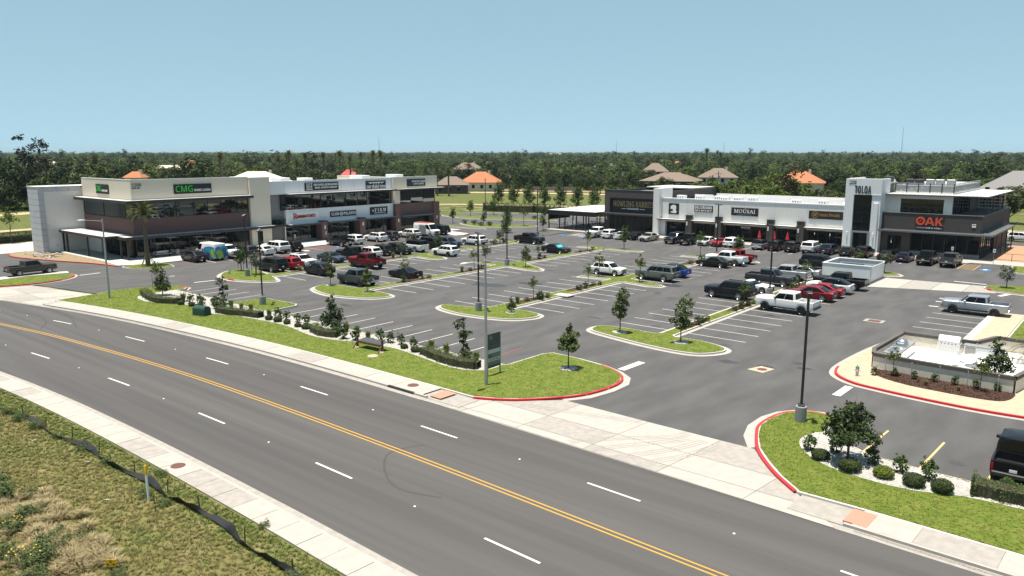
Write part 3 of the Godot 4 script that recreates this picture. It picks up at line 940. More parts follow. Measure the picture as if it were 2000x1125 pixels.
# a row of panes on a wall that faces +x ("x") or +z ("z"), from a to b along the other axis, with bars between
func glazing(o: Node3D, axis: String, at: float, a: float, b: float, y0: float, y1: float, cols: int, glass: String, rows := 1, bar_w := 0.09, wobble := 0.0) -> void:
	var frame: Material = M["dark frame"]
	for i in cols + 1:
		var p := lerpf(a, b, float(i) / cols)
		var q0 := p - bar_w / 2; var q1 := p + bar_w / 2
		put("mullion", box(at, at + 0.11, y0, y1, q0, q1) if axis == "x" else box(q0, q1, y0, y1, at, at + 0.11), frame, o)
	for j in rows + 1:
		var y := lerpf(y0, y1, float(j) / rows)
		put("transom", box(at, at + 0.10, y - bar_w / 2, y + bar_w / 2, minf(a, b), maxf(a, b)) if axis == "x" else box(minf(a, b), maxf(a, b), y - bar_w / 2, y + bar_w / 2, at, at + 0.10), frame, o)
	for i in cols:
		for j in rows:
			var p := lerpf(a, b, float(i) / cols); var q := lerpf(a, b, float(i + 1) / cols)
			var u := lerpf(y0, y1, float(j) / rows); var w := lerpf(y0, y1, float(j + 1) / rows)
			# each pane hangs a hair out of true, as glazing does
			var t1 := rng.randf_range(-wobble, wobble); var t2 := rng.randf_range(-wobble, wobble)
			var mb := Mb.new()
			if axis == "x":
				mb.quad(Vector3(at + 0.045 + t1, u, maxf(p, q)), Vector3(at + 0.045 - t1, u, minf(p, q)), Vector3(at + 0.045 - t1 + t2, w, minf(p, q)), Vector3(at + 0.045 + t1 + t2, w, maxf(p, q)))
				mb.quad(Vector3(at + 0.03, u, minf(p, q)), Vector3(at + 0.03, u, maxf(p, q)), Vector3(at + 0.03, w, maxf(p, q)), Vector3(at + 0.03, w, minf(p, q)))
			else:
				mb.quad(Vector3(minf(p, q), u, at + 0.045 + t1), Vector3(maxf(p, q), u, at + 0.045 - t1), Vector3(maxf(p, q), w, at + 0.045 - t1 + t2), Vector3(minf(p, q), w, at + 0.045 + t1 + t2))
				mb.quad(Vector3(maxf(p, q), u, at + 0.03), Vector3(minf(p, q), u, at + 0.03), Vector3(minf(p, q), w, at + 0.03), Vector3(maxf(p, q), w, at + 0.03))
			put("pane", mb.mesh(), M[glass], o)


# a flat roofed awning: dark fascia body and pale top sheet
func awning(o: Node3D, x0: float, x1: float, y0: float, y1: float, z0: float, z1: float, top := "canopy top", body := "bronze fascia") -> void:
	var c := put("canopy", box(x0, x1, y0, y1, z0, z1), M[body], o)
	put("canopy_top", box(x0 + 0.06, x1 - 0.06, y1, y1 + 0.03, z0 + 0.06, z1 - 0.06), M[top], c)


func parapet(o: Node3D, m: String, x0: float, x1: float, y0: float, y1: float, z0: float, z1: float, t := 0.35, roof_y := -1.0) -> void:
	wall(o, "parapet", m, x0, x1, y0, y1, z1 - t, z1)
	wall(o, "parapet", m, x1 - t, x1, y0, y1, z0, z1 - t)
	wall(o, "back_wall", m, x0, x0 + t, y0, y1 - 1.1, z0, z1 - t)
	wall(o, "roof", "roof white", x0 + t, x1 - t, y0, (roof_y if roof_y > 0 else y1 - 1.3), z0, z1 - t)
	wall(o, "coping", "white metal", x0 - 0.03, x1 + 0.03, y1, y1 + 0.05, z1 - t - 0.02, z1 + 0.03)
	wall(o, "coping", "white metal", x1 - t - 0.02, x1 + 0.03, y1, y1 + 0.05, z0, z1 - t - 0.02)


var fonts := {}


func lettering(o: Node3D, words: String, m: String, at: Vector3, turn: float, height: float, width := 0.0, serif := false, depth := 0.04, bold := true) -> MeshInstance3D:
	var key := "%s%s" % [serif, bold]
	if not fonts.has(key):
		var f := SystemFont.new()
		f.font_names = PackedStringArray(["Droid Serif" if serif else "Droid Sans"])
		f.font_weight = 700 if bold else 400
		fonts[key] = f
	var t := TextMesh.new()
	t.font = fonts[key]
	t.text = words
	t.font_size = 48
	t.pixel_size = 0.01
	t.depth = 0.5
	t.curve_step = 2.0
	var s := t.get_aabb().size
	var l := put("lettering", t, M[m], o, at)
	l.rotation.y = turn
	var k := height / maxf(s.y, 0.01)
	l.scale = Vector3(width / maxf(s.x, 0.01) if width > 0.0 else k, k, depth / 0.5)
	return l


# a sign board on a wall; turn 0 faces +z, PI/2 faces +x
func board(label: String, at: Vector3, turn: float, w: float, h: float, m := "sign black") -> Node3D:
	var o := thing("wall_sign", label, "sign", at, turn, "signs on the shop fronts")
	put("board", Mb.new().cbox(-w / 2, w / 2, -h / 2, h / 2, -0.02, 0.09, 0.015).mesh(), M[m], o)
	return o


func disc(r0: float, r1: float, depth := 0.04, segs := 28) -> ArrayMesh:
	var mb := Mb.new()
	for k in segs:
		var a := TAU * k / segs; var b := TAU * (k + 1) / segs
		var p := Vector3(cos(a), sin(a), 0); var q := Vector3(cos(b), sin(b), 0)
		var f := Vector3(0, 0, depth)
		mb.quad(p * r0 + f, p * r1 + f, q * r1 + f, q * r0 + f)
		mb.quad(p * r1, q * r1, q * r1 + f, p * r1 + f)
		if r0 > 0.001:
			mb.quad(q * r0, p * r0, p * r0 + f, q * r0 + f)
	return mb.mesh()


# a flat shape cut from a sheet, in x and y, facing +z
func cutout(p: PackedVector2Array, depth := 0.04) -> ArrayMesh:
	var mb := Mb.new()
	mb.prism(p, 0.0, depth)
	# stand (x, z) up as (x, y)
	for i in mb.v.size():
		mb.v[i] = Vector3(mb.v[i].x, mb.v[i].z, mb.v[i].y)
		mb.n[i] = Vector3(mb.n[i].x, mb.n[i].z, mb.n[i].y)
	for i in range(0, mb.v.size(), 3):
		var w := mb.v[i + 1]
		mb.v[i + 1] = mb.v[i + 2]
		mb.v[i + 2] = w
	return mb.mesh()


# ------------------------------------------------------------------ office building on the left
func build_office_building() -> void:
	var o := thing("office_building", "two storey cream stone and red brick office building at the left", "building", Vector3.ZERO)
	var F := -118.5
	# cores
	wall(o, "core", "interior grey", -135.8, -119.0, 3.4, 8.9, -115.9, -53.4)
	wall(o, "core", "interior dark", -135.6, -119.3, 0.0, 3.4, -116.5, -56.2)
	wall(o, "end_wall", "red brick", -135.9, -118.9, 0.0, 8.7, -116.95, -116.4)
	# metal clad stair wing
	wall(o, "wing", "white stucco", -140.7, -136.45, 0.0, 10.4, -56.0, -46.65)
	for r in 11:
		for c in 2:
			var g := 0.02
			put("metal_panel", box(-140.8 + 2.17 * c + g, -138.63 + 2.17 * c - g, 0.05 + 0.955 * r + g, 0.05 + 0.955 * (r + 1) - g, -46.66, -46.5), M["grey panel"], o)
		put("metal_panel", box(-136.46, -136.33, 0.05 + 0.955 * r + 0.02, 0.05 + 0.955 * (r + 1) - 0.02, -47.35, -46.5), M["grey panel"], o)
	for k in 3:
		put("metal_panel", box(-136.46, -136.33, 9.85, 10.55, -49.2 - 1.85 * k + 0.02, -47.37 - 1.85 * k - 0.02), M["grey panel"], o)
	wall(o, "wing_roof", "roof white", -140.85, -136.3, 10.56, 10.68, -56.0, -46.45)
	var d := wall(o, "service_door", "white panel", -136.45, -136.38, 0.2, 2.6, -48.9, -47.7)
	put("door_handle", box(-136.38, -136.32, 1.2, 1.3, -48.7, -48.5), M["black metal"], d)
	# left block
	parapet(o, "cream stone", -136.0, F, 8.95, 11.95, -72.5, -53.0)
	wall(o, "brick_band", "red brick", -136.0, -118.44, 3.58, 6.08, -53.5, -52.94)
	wall(o, "brick_band", "red brick", -119.0, -118.44, 3.58, 6.08, -72.5, -53.5)
	glazing(o, "z", -53.1, -135.9, -121.1, 6.14, 8.5, 2, "green glass", 1, 0.05)
	glazing(o, "z", -53.1, -121.0, -118.5, 6.14, 8.5, 1, "green glass", 1, 0.08)
	glazing(o, "x", -118.6, -53.05, -72.4, 6.1, 8.5, 8, "mirror glass", 1, 0.06, 0.012)
	awning(o, -135.9, -117.0, 8.5, 8.92, -52.94, -51.5)
	awning(o, -118.4, -117.0, 8.5, 8.92, -72.6, -52.95)
	awning(o, -118.4, -116.9, 3.14, 3.56, -76.5, -52.9, "grey panel")
	awning(o, -136.3, -119.6, 3.3, 3.66, -52.9, -49.0)
	awning(o, -119.6, -116.9, 3.14, 3.56, -52.9, -50.9)
	for p in [[-136.1, -49.5], [-134.6, -49.5], [-126.6, -49.4], [-120.1, -49.4], [-119.7, -51.4], [-117.4, -51.4]]:
		put("post", Mb.new().cbox(p[0] - 0.11, p[0] + 0.11, 0.14, 3.3, p[1] - 0.11, p[1] + 0.11, 0.01).mesh(), M["black metal"], o)
	wall(o, "porch_wall", "white stucco", -136.4, -130.6, 0.14, 3.5, -53.6, -53.05)
	for x in [-129.4, -128.6, -123.0, -122.5]:
		wall(o, "porch_column", "stake wood" if x > -124 else "interior grey", x, x + 0.35, 0.14, 3.5, -54.4, -54.0)
	wall(o, "porch_ceiling", "soffit", -136.3, -118.8, 3.4, 3.5, -56.2, -53.0)
	glazing(o, "x", -118.75, -53.3, -72.3, 0.32, 3.15, 9, "shop glass", 1, 0.07, 0.006)
	wall(o, "sill", "concrete grey", -119.0, -118.6, 0.14, 0.30, -72.4, -53.2)
	glazing(o, "z", -53.9, -130.4, -124.0, 0.14, 3.4, 4, "dim glass", 1, 0.08)
	# stone tower
	wall(o, "stone_pier", "cream stone", -124.0, -118.05, 0.1, 11.82, -76.4, -72.55)
	wall(o, "pier_window", "dim glass", -118.05, -118.0, 0.3, 2.7, -74.6, -73.6)
	wall(o, "coping", "white metal", -124.05, -118.0, 11.82, 11.88, -76.45, -72.5)
	# open stair
	wall(o, "stair_wall", "white stucco", -124.0, -123.6, 0.1, 8.75, -79.8, -76.4)
	wall(o, "stair_wall", "white stucco", -123.6, -119.0, 0.1, 8.75, -79.9, -79.62)
	wall(o, "landing", "bronze fascia", -123.5, -118.4, 3.12, 3.45, -79.6, -76.42)
	wall(o, "glass_guard", "green glass", -118.5, -118.46, 3.5, 4.5, -79.5, -76.5)
	for f in 2:
		for k in 12:
			var z := -76.7 - 0.23 * k
			wall(o, "stair_tread", "concrete grey", -121.6, -120.2, 2.9 - 0.24 * k + 3.2 * f, 2.98 - 0.24 * k + 3.2 * f, z - 0.26, z)
		for x in [-121.65, -120.15]:
			put("stringer", Mb.new().tube([Vector3(x, 3.05 + 3.2 * f, -76.6), Vector3(x, 0.25 + 3.2 * f, -79.4)], [0.1, 0.1], 4).mesh(), M["black metal"], o)
			put("handrail", Mb.new().tube([Vector3(x, 4.0 + 3.2 * f, -76.6), Vector3(x, 1.2 + 3.2 * f, -79.4)], [0.035, 0.035], 6).mesh(), M["black metal"], o)
	# middle block
	parapet(o, "white panel", -136.0, F, 8.75, 11.0, -104.6, -76.45)
	wall(o, "spandrel", "white panel", -119.0, -118.3, 3.35, 5.95, -104.6, -79.6)
	glazing(o, "x", -118.62, -78.9, -104.3, 5.95, 8.7, 9, "mirror glass", 1, 0.06, 0.03)
	glazing(o, "z", -78.95, -121.0, -118.6, 5.95, 8.7, 1, "dim glass")
	for k in 9:
		wall(o, "panel_joint", "grey panel", -118.5, -118.485, 8.8, 11.0, -79.6 - 3.1 * k - 0.02, -79.6 - 3.1 * k + 0.02)
	awning(o, -118.4, -117.0, 8.5, 8.78, -104.4, -79.6)
	for z in [[-79.6, -86.3], [-87.75, -95.2], [-96.6, -104.5]]:
		awning(o, -118.3, -117.0, 3.12, 3.38, z[1], z[0], "grey panel")
		glazing(o, "x", -119.1, z[0] + 0.0, z[1], 0.45, 3.1, 4, "shop glass", 1, 0.08, 0.008)
		wall(o, "sill", "concrete grey", -119.2, -118.9, 0.14, 0.44, z[1], z[0])
	for z in [-86.4, -95.3]:
		var p := wall(o, "pilaster", "red brick", -119.2, -117.3, 0.1, 3.5, z - 1.25, z)
		put("cap", box(-119.2, -117.2, 3.5, 3.68, z - 1.35, z + 0.1), M["bronze fascia"], p)
		sconce(o, Vector3(-117.25, 2.5, z - 0.6), PI / 2)
	# end block
	wall(o, "corner_pier", "red brick", -119.2, -117.6, 0.1, 5.8, -106.0, -104.65)
	wall(o, "corner_pier", "cream stone", -119.2, -117.7, 5.8, 8.7, -106.0, -104.65)
	wall(o, "corner_pier", "red brick", -119.6, -117.6, 0.1, 5.75, -117.0, -115.3)
	parapet(o, "cream stone", -136.0, -118.2, 8.7, 11.1, -117.0, -104.62)
	wall(o, "brick_band", "red brick", -119.0, -118.0, 3.0, 5.78, -115.3, -106.0)
	glazing(o, "x", -118.4, -106.05, -116.3, 5.8, 8.5, 3, "mirror glass", 1, 0.07, 0.02)
	awning(o, -118.1, -116.9, 8.5, 8.74, -118.4, -105.0)
	awning(o, -118.0, -116.9, 3.0, 3.26, -115.2, -106.0, "grey panel")
	glazing(o, "x", -119.1, -106.1, -115.2, 0.45, 3.0, 4, "shop glass", 1, 0.08, 0.008)
	for z in [-105.3, -116.1]:
		sconce(o, Vector3(-117.55, 2.5, z), PI / 2)
	for q in [[-126, -84.0, 3.0, 1.2], [-127, -90, 2.4, 1.0], [-124, -101, 4.0, 1.3], [-126, -112, 3.4, 1.2], [-128, -60, 2.6, 1.0]]:
		var a := thing("roof_unit", "white rooftop air unit on the office roof, %s" % ["nearest the open stair", "behind the real estate sign", "behind the steer horn sign", "above the far end", "above the left block"][[-84.0, -90, -101, -112, -60].find(q[1])], "air conditioner", Vector3(q[0], 10.2, q[1]), 0.0, "air units on the office roof")
		put("casing", Mb.new().cbox(-q[2] / 2, q[2] / 2, 0, q[3], -1.0, 1.0, 0.05).mesh(), M["white metal"], a)
		put("grille", box(-q[2] / 2 - 0.02, -q[2] / 2 + 0.02, 0.2, q[3] - 0.2, -0.8, 0.8), M["galvanised"], a)
	# signs
	var s := board("black sign with green letters and white words on cream stone", Vector3(-118.46, 10.36, -62.75), PI / 2, 6.3, 1.5)
	lettering(s, "CMG", "sign green", Vector3(-1.45, 0.0, 0.1), 0, 0.95, 2.8, false, 0.04, false)
	lettering(s, "HOME LOANS", "sign white", Vector3(1.55, -0.25, 0.1), 0, 0.36, 2.75)
	s = board("small black sign with green letters on the left parapet face", Vector3(-128.15, 10.36, -52.96), 0, 4.5, 1.48)
	lettering(s, "CMG", "sign green", Vector3(-1.15, 0.05, 0.1), 0, 0.85, 2.0, false, 0.04, false)
	lettering(s, "HOME LOANS", "sign white", Vector3(1.0, -0.25, 0.1), 0, 0.30, 1.9)
	s = thing("address_sign", "dark address numbers on the cream office corner", "sign", Vector3(-118.48, 11.15, -53.9), PI / 2)
	lettering(s, "1200", "dark frame", Vector3(0, 0.05, 0.02), 0, 0.48, 1.4, false, 0.04, false)
	lettering(s, "BLDG 400", "dark frame", Vector3(-0.1, -0.42, 0.02), 0, 0.2, 1.15)
	s = board("black sign with a large white monogram on the white parapet", Vector3(-118.46, 9.9, -87.6), PI / 2, 7.5, 1.45)
	lettering(s, "BH", "sign white", Vector3(-2.8, 0, 0.1), 0, 1.15, 1.3, true, 0.04, false)
	lettering(s, "BRYANNA HERNANDEZ", "sign white", Vector3(0.9, 0.3, 0.1), 0, 0.38, 5.5, true)
	lettering(s, "REAL ESTATE GROUP", "sign white", Vector3(0.9, -0.22, 0.1), 0, 0.30, 4.9)
	s = board("black sign with white longhorn shape on the white parapet", Vector3(-118.46, 9.8, -100.4), PI / 2, 5.05, 1.5)
	lettering(s, "TOP TEXAS TITLE", "sign white", Vector3(0, -0.38, 0.1), 0, 0.46, 4.85)
	put("horn_mark", cutout(V2([-2.1, 0.52, -1.5, 0.42, -0.9, 0.5, 0.9, 0.5, 1.5, 0.42, 2.1, 0.52, 1.5, 0.22, 1.0, 0.34, -1.0, 0.34, -1.5, 0.22])), M["sign white"], s, Vector3(0, 0, 0.1))
	for x in [-0.62, 0.0, 0.62]:
		put("horn_mark", box(x - 0.07, x + 0.07, 0.0, 0.36, 0.1, 0.14), M["sign white"], s)
	s = board("black sign with small blue emblem on the far cream parapet", Vector3(-118.16, 9.9, -110.9), PI / 2, 5.1, 1.46)
	put("emblem", disc(0.25, 0.42), M["sign blue"], s, Vector3(-1.8, 0.05, 0.1))
	lettering(s, "NORTH PARK", "sign white", Vector3(0.6, 0.25, 0.1), 0, 0.40, 3.7, true)
	lettering(s, "LAW CENTER", "sign white", Vector3(0.6, -0.25, 0.1), 0, 0.33, 2.9, true)
	s = thing("wall_sign", "red script sign on a white backing panel above the stair shop", "sign", Vector3(-118.29, 4.75, -83.4), PI / 2)
	put("board", Mb.new().cbox(-3.0, 3.0, -0.75, 0.75, 0.0, 0.06, 0.01).mesh(), M["white metal"], s)
	lettering(s, "R", "sign red", Vector3(-2.05, 0.02, 0.07), 0, 1.0, 0.9, true, 0.12)
	for k in 6:
		put("script_stroke", disc(0.13, 0.24, 0.12, 14), M["sign red"], s, Vector3(-1.45 + 0.3 * k, -0.08, 0.07))
	lettering(s, "HOMES", "sign red", Vector3(1.35, -0.05, 0.07), 0, 0.55, 1.9, false, 0.12)
	s = board("black sign with white ring between two words on the spandrel", Vector3(-118.26, 4.66, -92.1), PI / 2, 6.1, 1.0)
	lettering(s, "CLUB", "sign white", Vector3(-1.95, 0, 0.1), 0, 0.52, 1.7)
	put("ring", disc(0.26, 0.36), M["sign white"], s, Vector3(-0.55, 0, 0.1))
	put("dot", disc(0.0, 0.12), M["sign white"], s, Vector3(-0.55, 0, 0.1))
	lettering(s, "PILATES", "sign white", Vector3(1.45, 0, 0.1), 0, 0.52, 2.9)
	s = board("black sign with spaced white serif letters on the spandrel", Vector3(-118.26, 4.7, -100.8), PI / 2, 4.45, 1.46)
	lettering(s, "THE", "sign white", Vector3(-1.55, 0.05, 0.1), PI * 0, 0.3, 0.5)
	lettering(s, "F I R M", "sign white", Vector3(0.35, 0.15, 0.1), 0, 0.62, 2.9, true)
	lettering(s, "REAL ESTATE CO.", "sign white", Vector3(0.25, -0.42, 0.1), 0, 0.24, 2.9)


func sconce(o: Node3D, at: Vector3, turn: float) -> void:
	var s := put("sconce", Mb.new().cbox(-0.11, 0.11, -0.33, 0.33, -0.02, 0.14, 0.03).mesh(), M["white metal"], o, at)
	s.rotation.y = turn


# ------------------------------------------------------------------ the long strip behind the lot
func build_strip() -> void:
	var Z := -134.0
	# dark brick brewery
	var o := thing("brewery_building", "dark brick building with a big recessed sign at the strip's left end", "building")
	wall(o, "core", "interior dark", -86.6, -75.5, 0.0, 7.9, -160, -134.7)
	wall(o, "brick_pier", "dark brick", -87.0, -85.75, 0.0, 7.0, -135.2, Z)
	wall(o, "brick_head", "dark brick", -87.0, -75.2, 7.0, 8.5, -134.7, Z)
	wall(o, "side_wall", "dark brick", -87.0, -86.6, 0.0, 8.4, -160, -135.2)
	wall(o, "end_wall", "dark brick", -75.4, -75.0, 0.0, 8.4, -160, -134.7)
	wall(o, "sign_recess", "sign black", -85.75, -75.2, 4.1, 7.0, -134.72, -134.45)
	wall(o, "coping", "bronze fascia", -87.05, -75.2, 8.5, 8.58, -134.8, -133.95)
	wall(o, "roof_deck", "roof white", -86.6, -75.4, 8.5, 8.66, -160, -150)
	var c := put("canopy", box(-88.4, -75.2, 3.66, 3.98, -133.95, -132.4), M["bronze fascia"], o)
	for k in 43:
		put("roof_rib", box(-88.35 + 0.306 * k, -88.28 + 0.306 * k, 3.98, 4.03, -133.9, -132.42), M["grey metal roof"], c)
	put("canopy_top", box(-88.38, -75.22, 3.98, 4.0, -133.9, -132.42), M["grey metal roof"], c)
	glazing(o, "z", -134.3, -85.7, -75.3, 0.2, 3.64, 8, "dim glass", 1, 0.08)
	sconce(o, Vector3(-86.4, 2.9, -133.93), 0)
	var s := thing("wall_sign", "tall tan lettering on the black recess of the brewery", "sign", Vector3(-80.5, 5.6, -134.44))
	lettering(s, "HOWLING RABBITS", "sign tan", Vector3(0, 0.2, 0.05), 0, 1.15, 9.2, false, 0.08)
	lettering(s, "BEERWORKS", "sign white", Vector3(0, -0.72, 0.05), 0, 0.34, 2.6)
	for x in [-2.1, 2.1]:
		put("dash", box(x - 0.55, x + 0.55, -0.78, -0.68, 0.0, 0.05), M["sign white"], s)
	# covered terrace
	var p := thing("terrace_cover", "white roofed black framed terrace beside the brewery", "canopy")
	put("roof_sheet", Mb.new().bbox(-99.2, -87.1, 4.02, 4.1, -150, -131.0).mesh(), M["roof white"], p)
	put("fascia", box(-99.3, -87.05, 3.1, 4.0, -131.1, -130.95), M["black metal"], p)
	put("fascia", box(-99.32, -99.18, 3.1, 4.0, -150, -130.95), M["black metal"], p)
	put("side_curtain", Mb.new().prism(V2([-99.25, -131.1, -99.25, -139.0, -99.15, -139.0, -99.15, -131.1]), 2.0, 3.1).mesh(), M["black metal"], p)
	for x in [-99.1, -96.3, -94.9, -92.0, -89.6]:
		for z in [-131.2, -140, -149.6]:
			put("post", box(x - 0.09, x + 0.09, 0.14, 3.3, z - 0.09, z + 0.09), M["black metal"], p)
	put("floor", box(-99.2, -87.1, 0.0, 0.15, -150, -134.3), M["concrete grey"], p)
	for k in 26:
		put("picket", box(-99.0 + 0.44 * k, -98.96 + 0.44 * k, 0.15, 1.1, -131.3, -131.26), M["black metal"], p)
	put("guard_rail", box(-99.1, -88.0, 1.1, 1.16, -131.32, -131.25), M["black metal"], p)
	for k in 8:
		var t := thing("terrace_table", "steel top table under the terrace cover", "table", Vector3(-97.4 + 1.35 * (k % 8), 0.15, -134.2 - 3.4 * (k % 3)), 0, "tables under the terrace cover")
		put("table_top", Mb.new().cbox(-0.5, 0.5, 0.98, 1.04, -0.9, 0.9, 0.01).mesh(), M["white metal"], t)
		for q in [[-0.4, -0.8], [0.4, -0.8], [-0.4, 0.8], [0.4, 0.8]]:
			put("leg", box(q[0] - 0.03, q[0] + 0.03, 0.0, 0.98, q[1] - 0.03, q[1] + 0.03), M["black metal"], t)
	# white shops
	o = thing("shop_row_building", "white stucco row of shops with grey brick piers", "building")
	wall(o, "core", "interior dark", -73.9, -39.6, 0.0, 3.5, -158, -135.4)
	wall(o, "upper_wall", "white stucco", -73.9, -39.5, 3.1, 7.25, -134.6, Z)
	wall(o, "back_wall", "white stucco", -73.9, -39.5, 0.0, 7.25, -158.4, -158)
	wall(o, "roof", "roof white", -73.9, -39.5, 5.8, 6.4, -158, -134.6)
	for k in 6:
		wall(o, "panel_joint", "grey panel", -68.4 + 5.6 * k - 0.02, -68.4 + 5.6 * k + 0.02, 3.5, 7.25, -134.0, -133.985)
	wall(o, "cornice", "white panel", -73.95, -39.4, 7.25, 7.42, -134.7, -133.92)
	wall(o, "white_pier", "white stucco", -75.2, -73.9, 0.0, 9.2, -138.2, -133.0)
	wall(o, "pier_return", "white panel", -73.9, -73.0, 0.0, 3.1, -134.6, -133.9)
	for x in [-68.4, -62.45, -52.7, -47.4]:
		var q := wall(o, "brick_pier", "dark brick", x, x + 1.22, 0.1, 4.25, -134.6, -133.4)
		put("pier_cap", box(x - 0.05, x + 1.27, 4.25, 4.36, -134.6, -133.34), M["bronze fascia"], q)
		sconce(o, Vector3(x + 0.35, 2.75, -133.35), 0)
	for b in [[-74.2, -68.45], [-67.1, -62.5], [-61.2, -52.75], [-51.4, -47.45], [-46.1, -39.5]]:
		awning(o, b[0], b[1], 3.28, 3.46, -133.95, -132.7, "roof white")
		wall(o, "soffit_band", "soffit", b[0] + 0.1, b[1], 2.9, 3.1, -134.3, -134.02)
		glazing(o, "z", -134.9, b[0] + 0.3, b[1], 0.14, 2.95, int((b[1] - b[0]) / 1.5), "dim glass", 1, 0.07)
	# tower
	o = thing("restaurant_building", "white tower and two storey dark brick restaurant at the right", "building")
	wall(o, "tower_side", "cream stone", -39.5, -39.1, 0.0, 11.85, -142, -133.0)
	o.get_child(o.get_child_count() - 1).material_override = M["white stucco"]
	wall(o, "tower_pier", "white panel", -39.5, -38.15, 0.0, 11.85, -133.0, -132.5)
	wall(o, "tower_pier", "white panel", -35.35, -34.0, 0.0, 9.3, -133.0, -132.5)
	wall(o, "tower_head", "white panel", -38.15, -34.0, 9.3, 11.85, -133.0, -132.5)
	wall(o, "tower_side", "white panel", -34.4, -34.0, 0.0, 11.85, -137.5, -133.0)
	wall(o, "tower_top", "roof white", -39.4, -34.1, 11.0, 11.2, -142, -133.0)
	wall(o, "tower_back", "white stucco", -39.1, -34.4, 0.0, 11.6, -142, -141.7)
	wall(o, "tower_ledge", "grey panel", -35.4, -33.9, 9.22, 9.32, -133.4, -132.4)
	wall(o, "buttress", "white panel", -35.0, -34.3, 0.0, 8.0, -132.5, -132.2)
	wall(o, "core", "interior dark", -38.9, -34.5, 0.0, 9.2, -137, -133.3)
	glazing(o, "z", -132.95, -38.15, -35.35, 3.45, 9.3, 2, "dim glass", 4, 0.05)
	wall(o, "door_head", "steel", -38.2, -35.3, 3.2, 3.45, -132.9, -132.3)
	for x in [-38.15, -35.65]:
		wall(o, "door_jamb", "steel", x, x + 0.3, 0.14, 3.2, -132.9, -132.35)
	glazing(o, "z", -132.9, -37.8, -35.7, 0.14, 3.2, 2, "dim glass", 1, 0.08)
	for x in [-38.8, -34.7]:
		sconce(o, Vector3(x, 2.9, -132.15 if x > -36 else -132.45), 0)
	s = thing("wall_sign", "tall narrow black lettering above the tower glass", "sign", Vector3(-36.8, 10.08, -132.5))
	lettering(s, "TOLOA", "dark frame", Vector3(0, 0, 0.06), 0, 1.22, 2.5, false, 0.1)
	s = thing("address_sign", "small grey address numbers high on the white tower", "sign", Vector3(-38.45, 11.3, -132.5))
	lettering(s, "1200", "bronze fascia", Vector3(0, 0.1, 0.02), 0, 0.34, 1.1, false, 0.03, false)
	lettering(s, "BLDG 100", "bronze fascia", Vector3(0, -0.25, 0.02), 0, 0.17, 1.1)
	# restaurant block
	wall(o, "core", "interior dark", -33.9, -20.4, 0.0, 6.2, -160.6, -135.0)
	wall(o, "brick_wall", "dark brick", -34.0, -20.0, 3.9, 6.55, -134.5, Z)
	wall(o, "brick_wall", "dark brick", -20.4, -20.0, 3.9, 6.5, -161, -134.5)
	wall(o, "brick_pier", "dark brick", -34.0, -32.95, 0.1, 3.9, -134.5, Z)
	wall(o, "brick_pier", "dark brick", -30.9, -29.6, 0.1, 3.9, -134.5, Z)
	wall(o, "brick_head", "dark brick", -32.95, -30.9, 2.95, 3.9, -134.5, Z)
	wall(o, "brick_wall", "red brick", -20.4, -20.0, 0.1, 3.9, -161, -147.5)
	wall(o, "coping", "grey metal roof", -34.0, -19.94, 6.55, 6.62, -134.6, -133.94)
	wall(o, "coping", "grey metal roof", -20.46, -19.94, 6.5, 6.6, -161, -134.6)
	glazing(o, "z", -134.35, -32.9, -30.95, 0.14, 2.95, 2, "dim glass", 1, 0.06)
	glazing(o, "z", -134.35, -29.5, -20.1, 0.7, 3.6, 6, "dim glass", 1, 0.06)
	wall(o, "base_course", "concrete grey", -29.6, -20.0, 0.1, 0.68, -134.5, -133.98)
	glazing(o, "x", -20.3, -134.6, -147.4, 0.3, 3.6, 7, "dim glass", 1, 0.12)
	c = put("canopy", box(-34.0, -18.2, 3.72, 3.95, -133.98, -132.0), M["grey metal roof"], o)
	for k in 40:
		put("roof_rib", box(-33.9 + 0.4 * k, -33.84 + 0.4 * k, 3.95, 4.01, -133.95, -132.02), M["grey metal roof"], c)
	put("canopy", box(-19.98, -18.2, 3.72, 3.95, -154.4, -133.99), M["grey metal roof"], o)
	for z in [-138.0, -143.0, -148.0, -154.0]:
		put("canopy_post", box(-18.5, -18.35, 0.13, 3.72, z - 0.08, z + 0.08), M["black metal"], o)
	# upper floor
	wall(o, "terrace_deck", "concrete grey", -33.9, -20.4, 6.2, 6.3, -160.6, -134.6)
	wall(o, "upper_wall", "white stucco", -34.0, -31.9, 6.3, 9.3, -136.4, -136.0)
	wall(o, "upper_wall", "white stucco", -25.7, -24.5, 6.3, 9.3, -136.4, -136.0)
	wall(o, "upper_core", "interior grey", -33.8, -24.6, 6.3, 9.2, -160, -136.5)
	glazing(o, "z", -136.3, -31.9, -25.7, 6.4, 8.75, 3, "shop glass", 1, 0.1)
	wall(o, "upper_head", "white stucco", -31.9, -25.7, 8.75, 9.3, -136.4, -136.0)
	glazing(o, "x", -24.55, -137, -150, 6.3, 8.9, 6, "dim glass", 1, 0.1)
	wall(o, "mosaic_wall", "white stucco", -24.5, -20.5, 6.3, 9.2, -158.4, -158.1)
	for k in 34:
		var mx := -24.3 + 0.48 * (k % 8) + rng.randf_range(-0.05, 0.05)
		wall(o, "mosaic_tile", "rust iron" if k % 2 else "interior grey", mx, mx + 0.36, 6.6 + 0.55 * int(k / 8.0), 6.95 + 0.55 * int(k / 8.0), -158.1, -158.04)
	put("upper_roof", box(-33.9, -19.6, 9.3, 9.42, -160.4, -135.0), M["bronze fascia"], o)
	put("upper_roof_sheet", box(-33.9, -19.65, 9.42, 9.5, -160.3, -135.05), M["roof white"], o)
	for k in 22:
		put("roof_batten", box(-33.7 + 0.62 * k, -33.52 + 0.62 * k, 9.5, 9.56, -137.9, -135.1), M["white metal"], o)
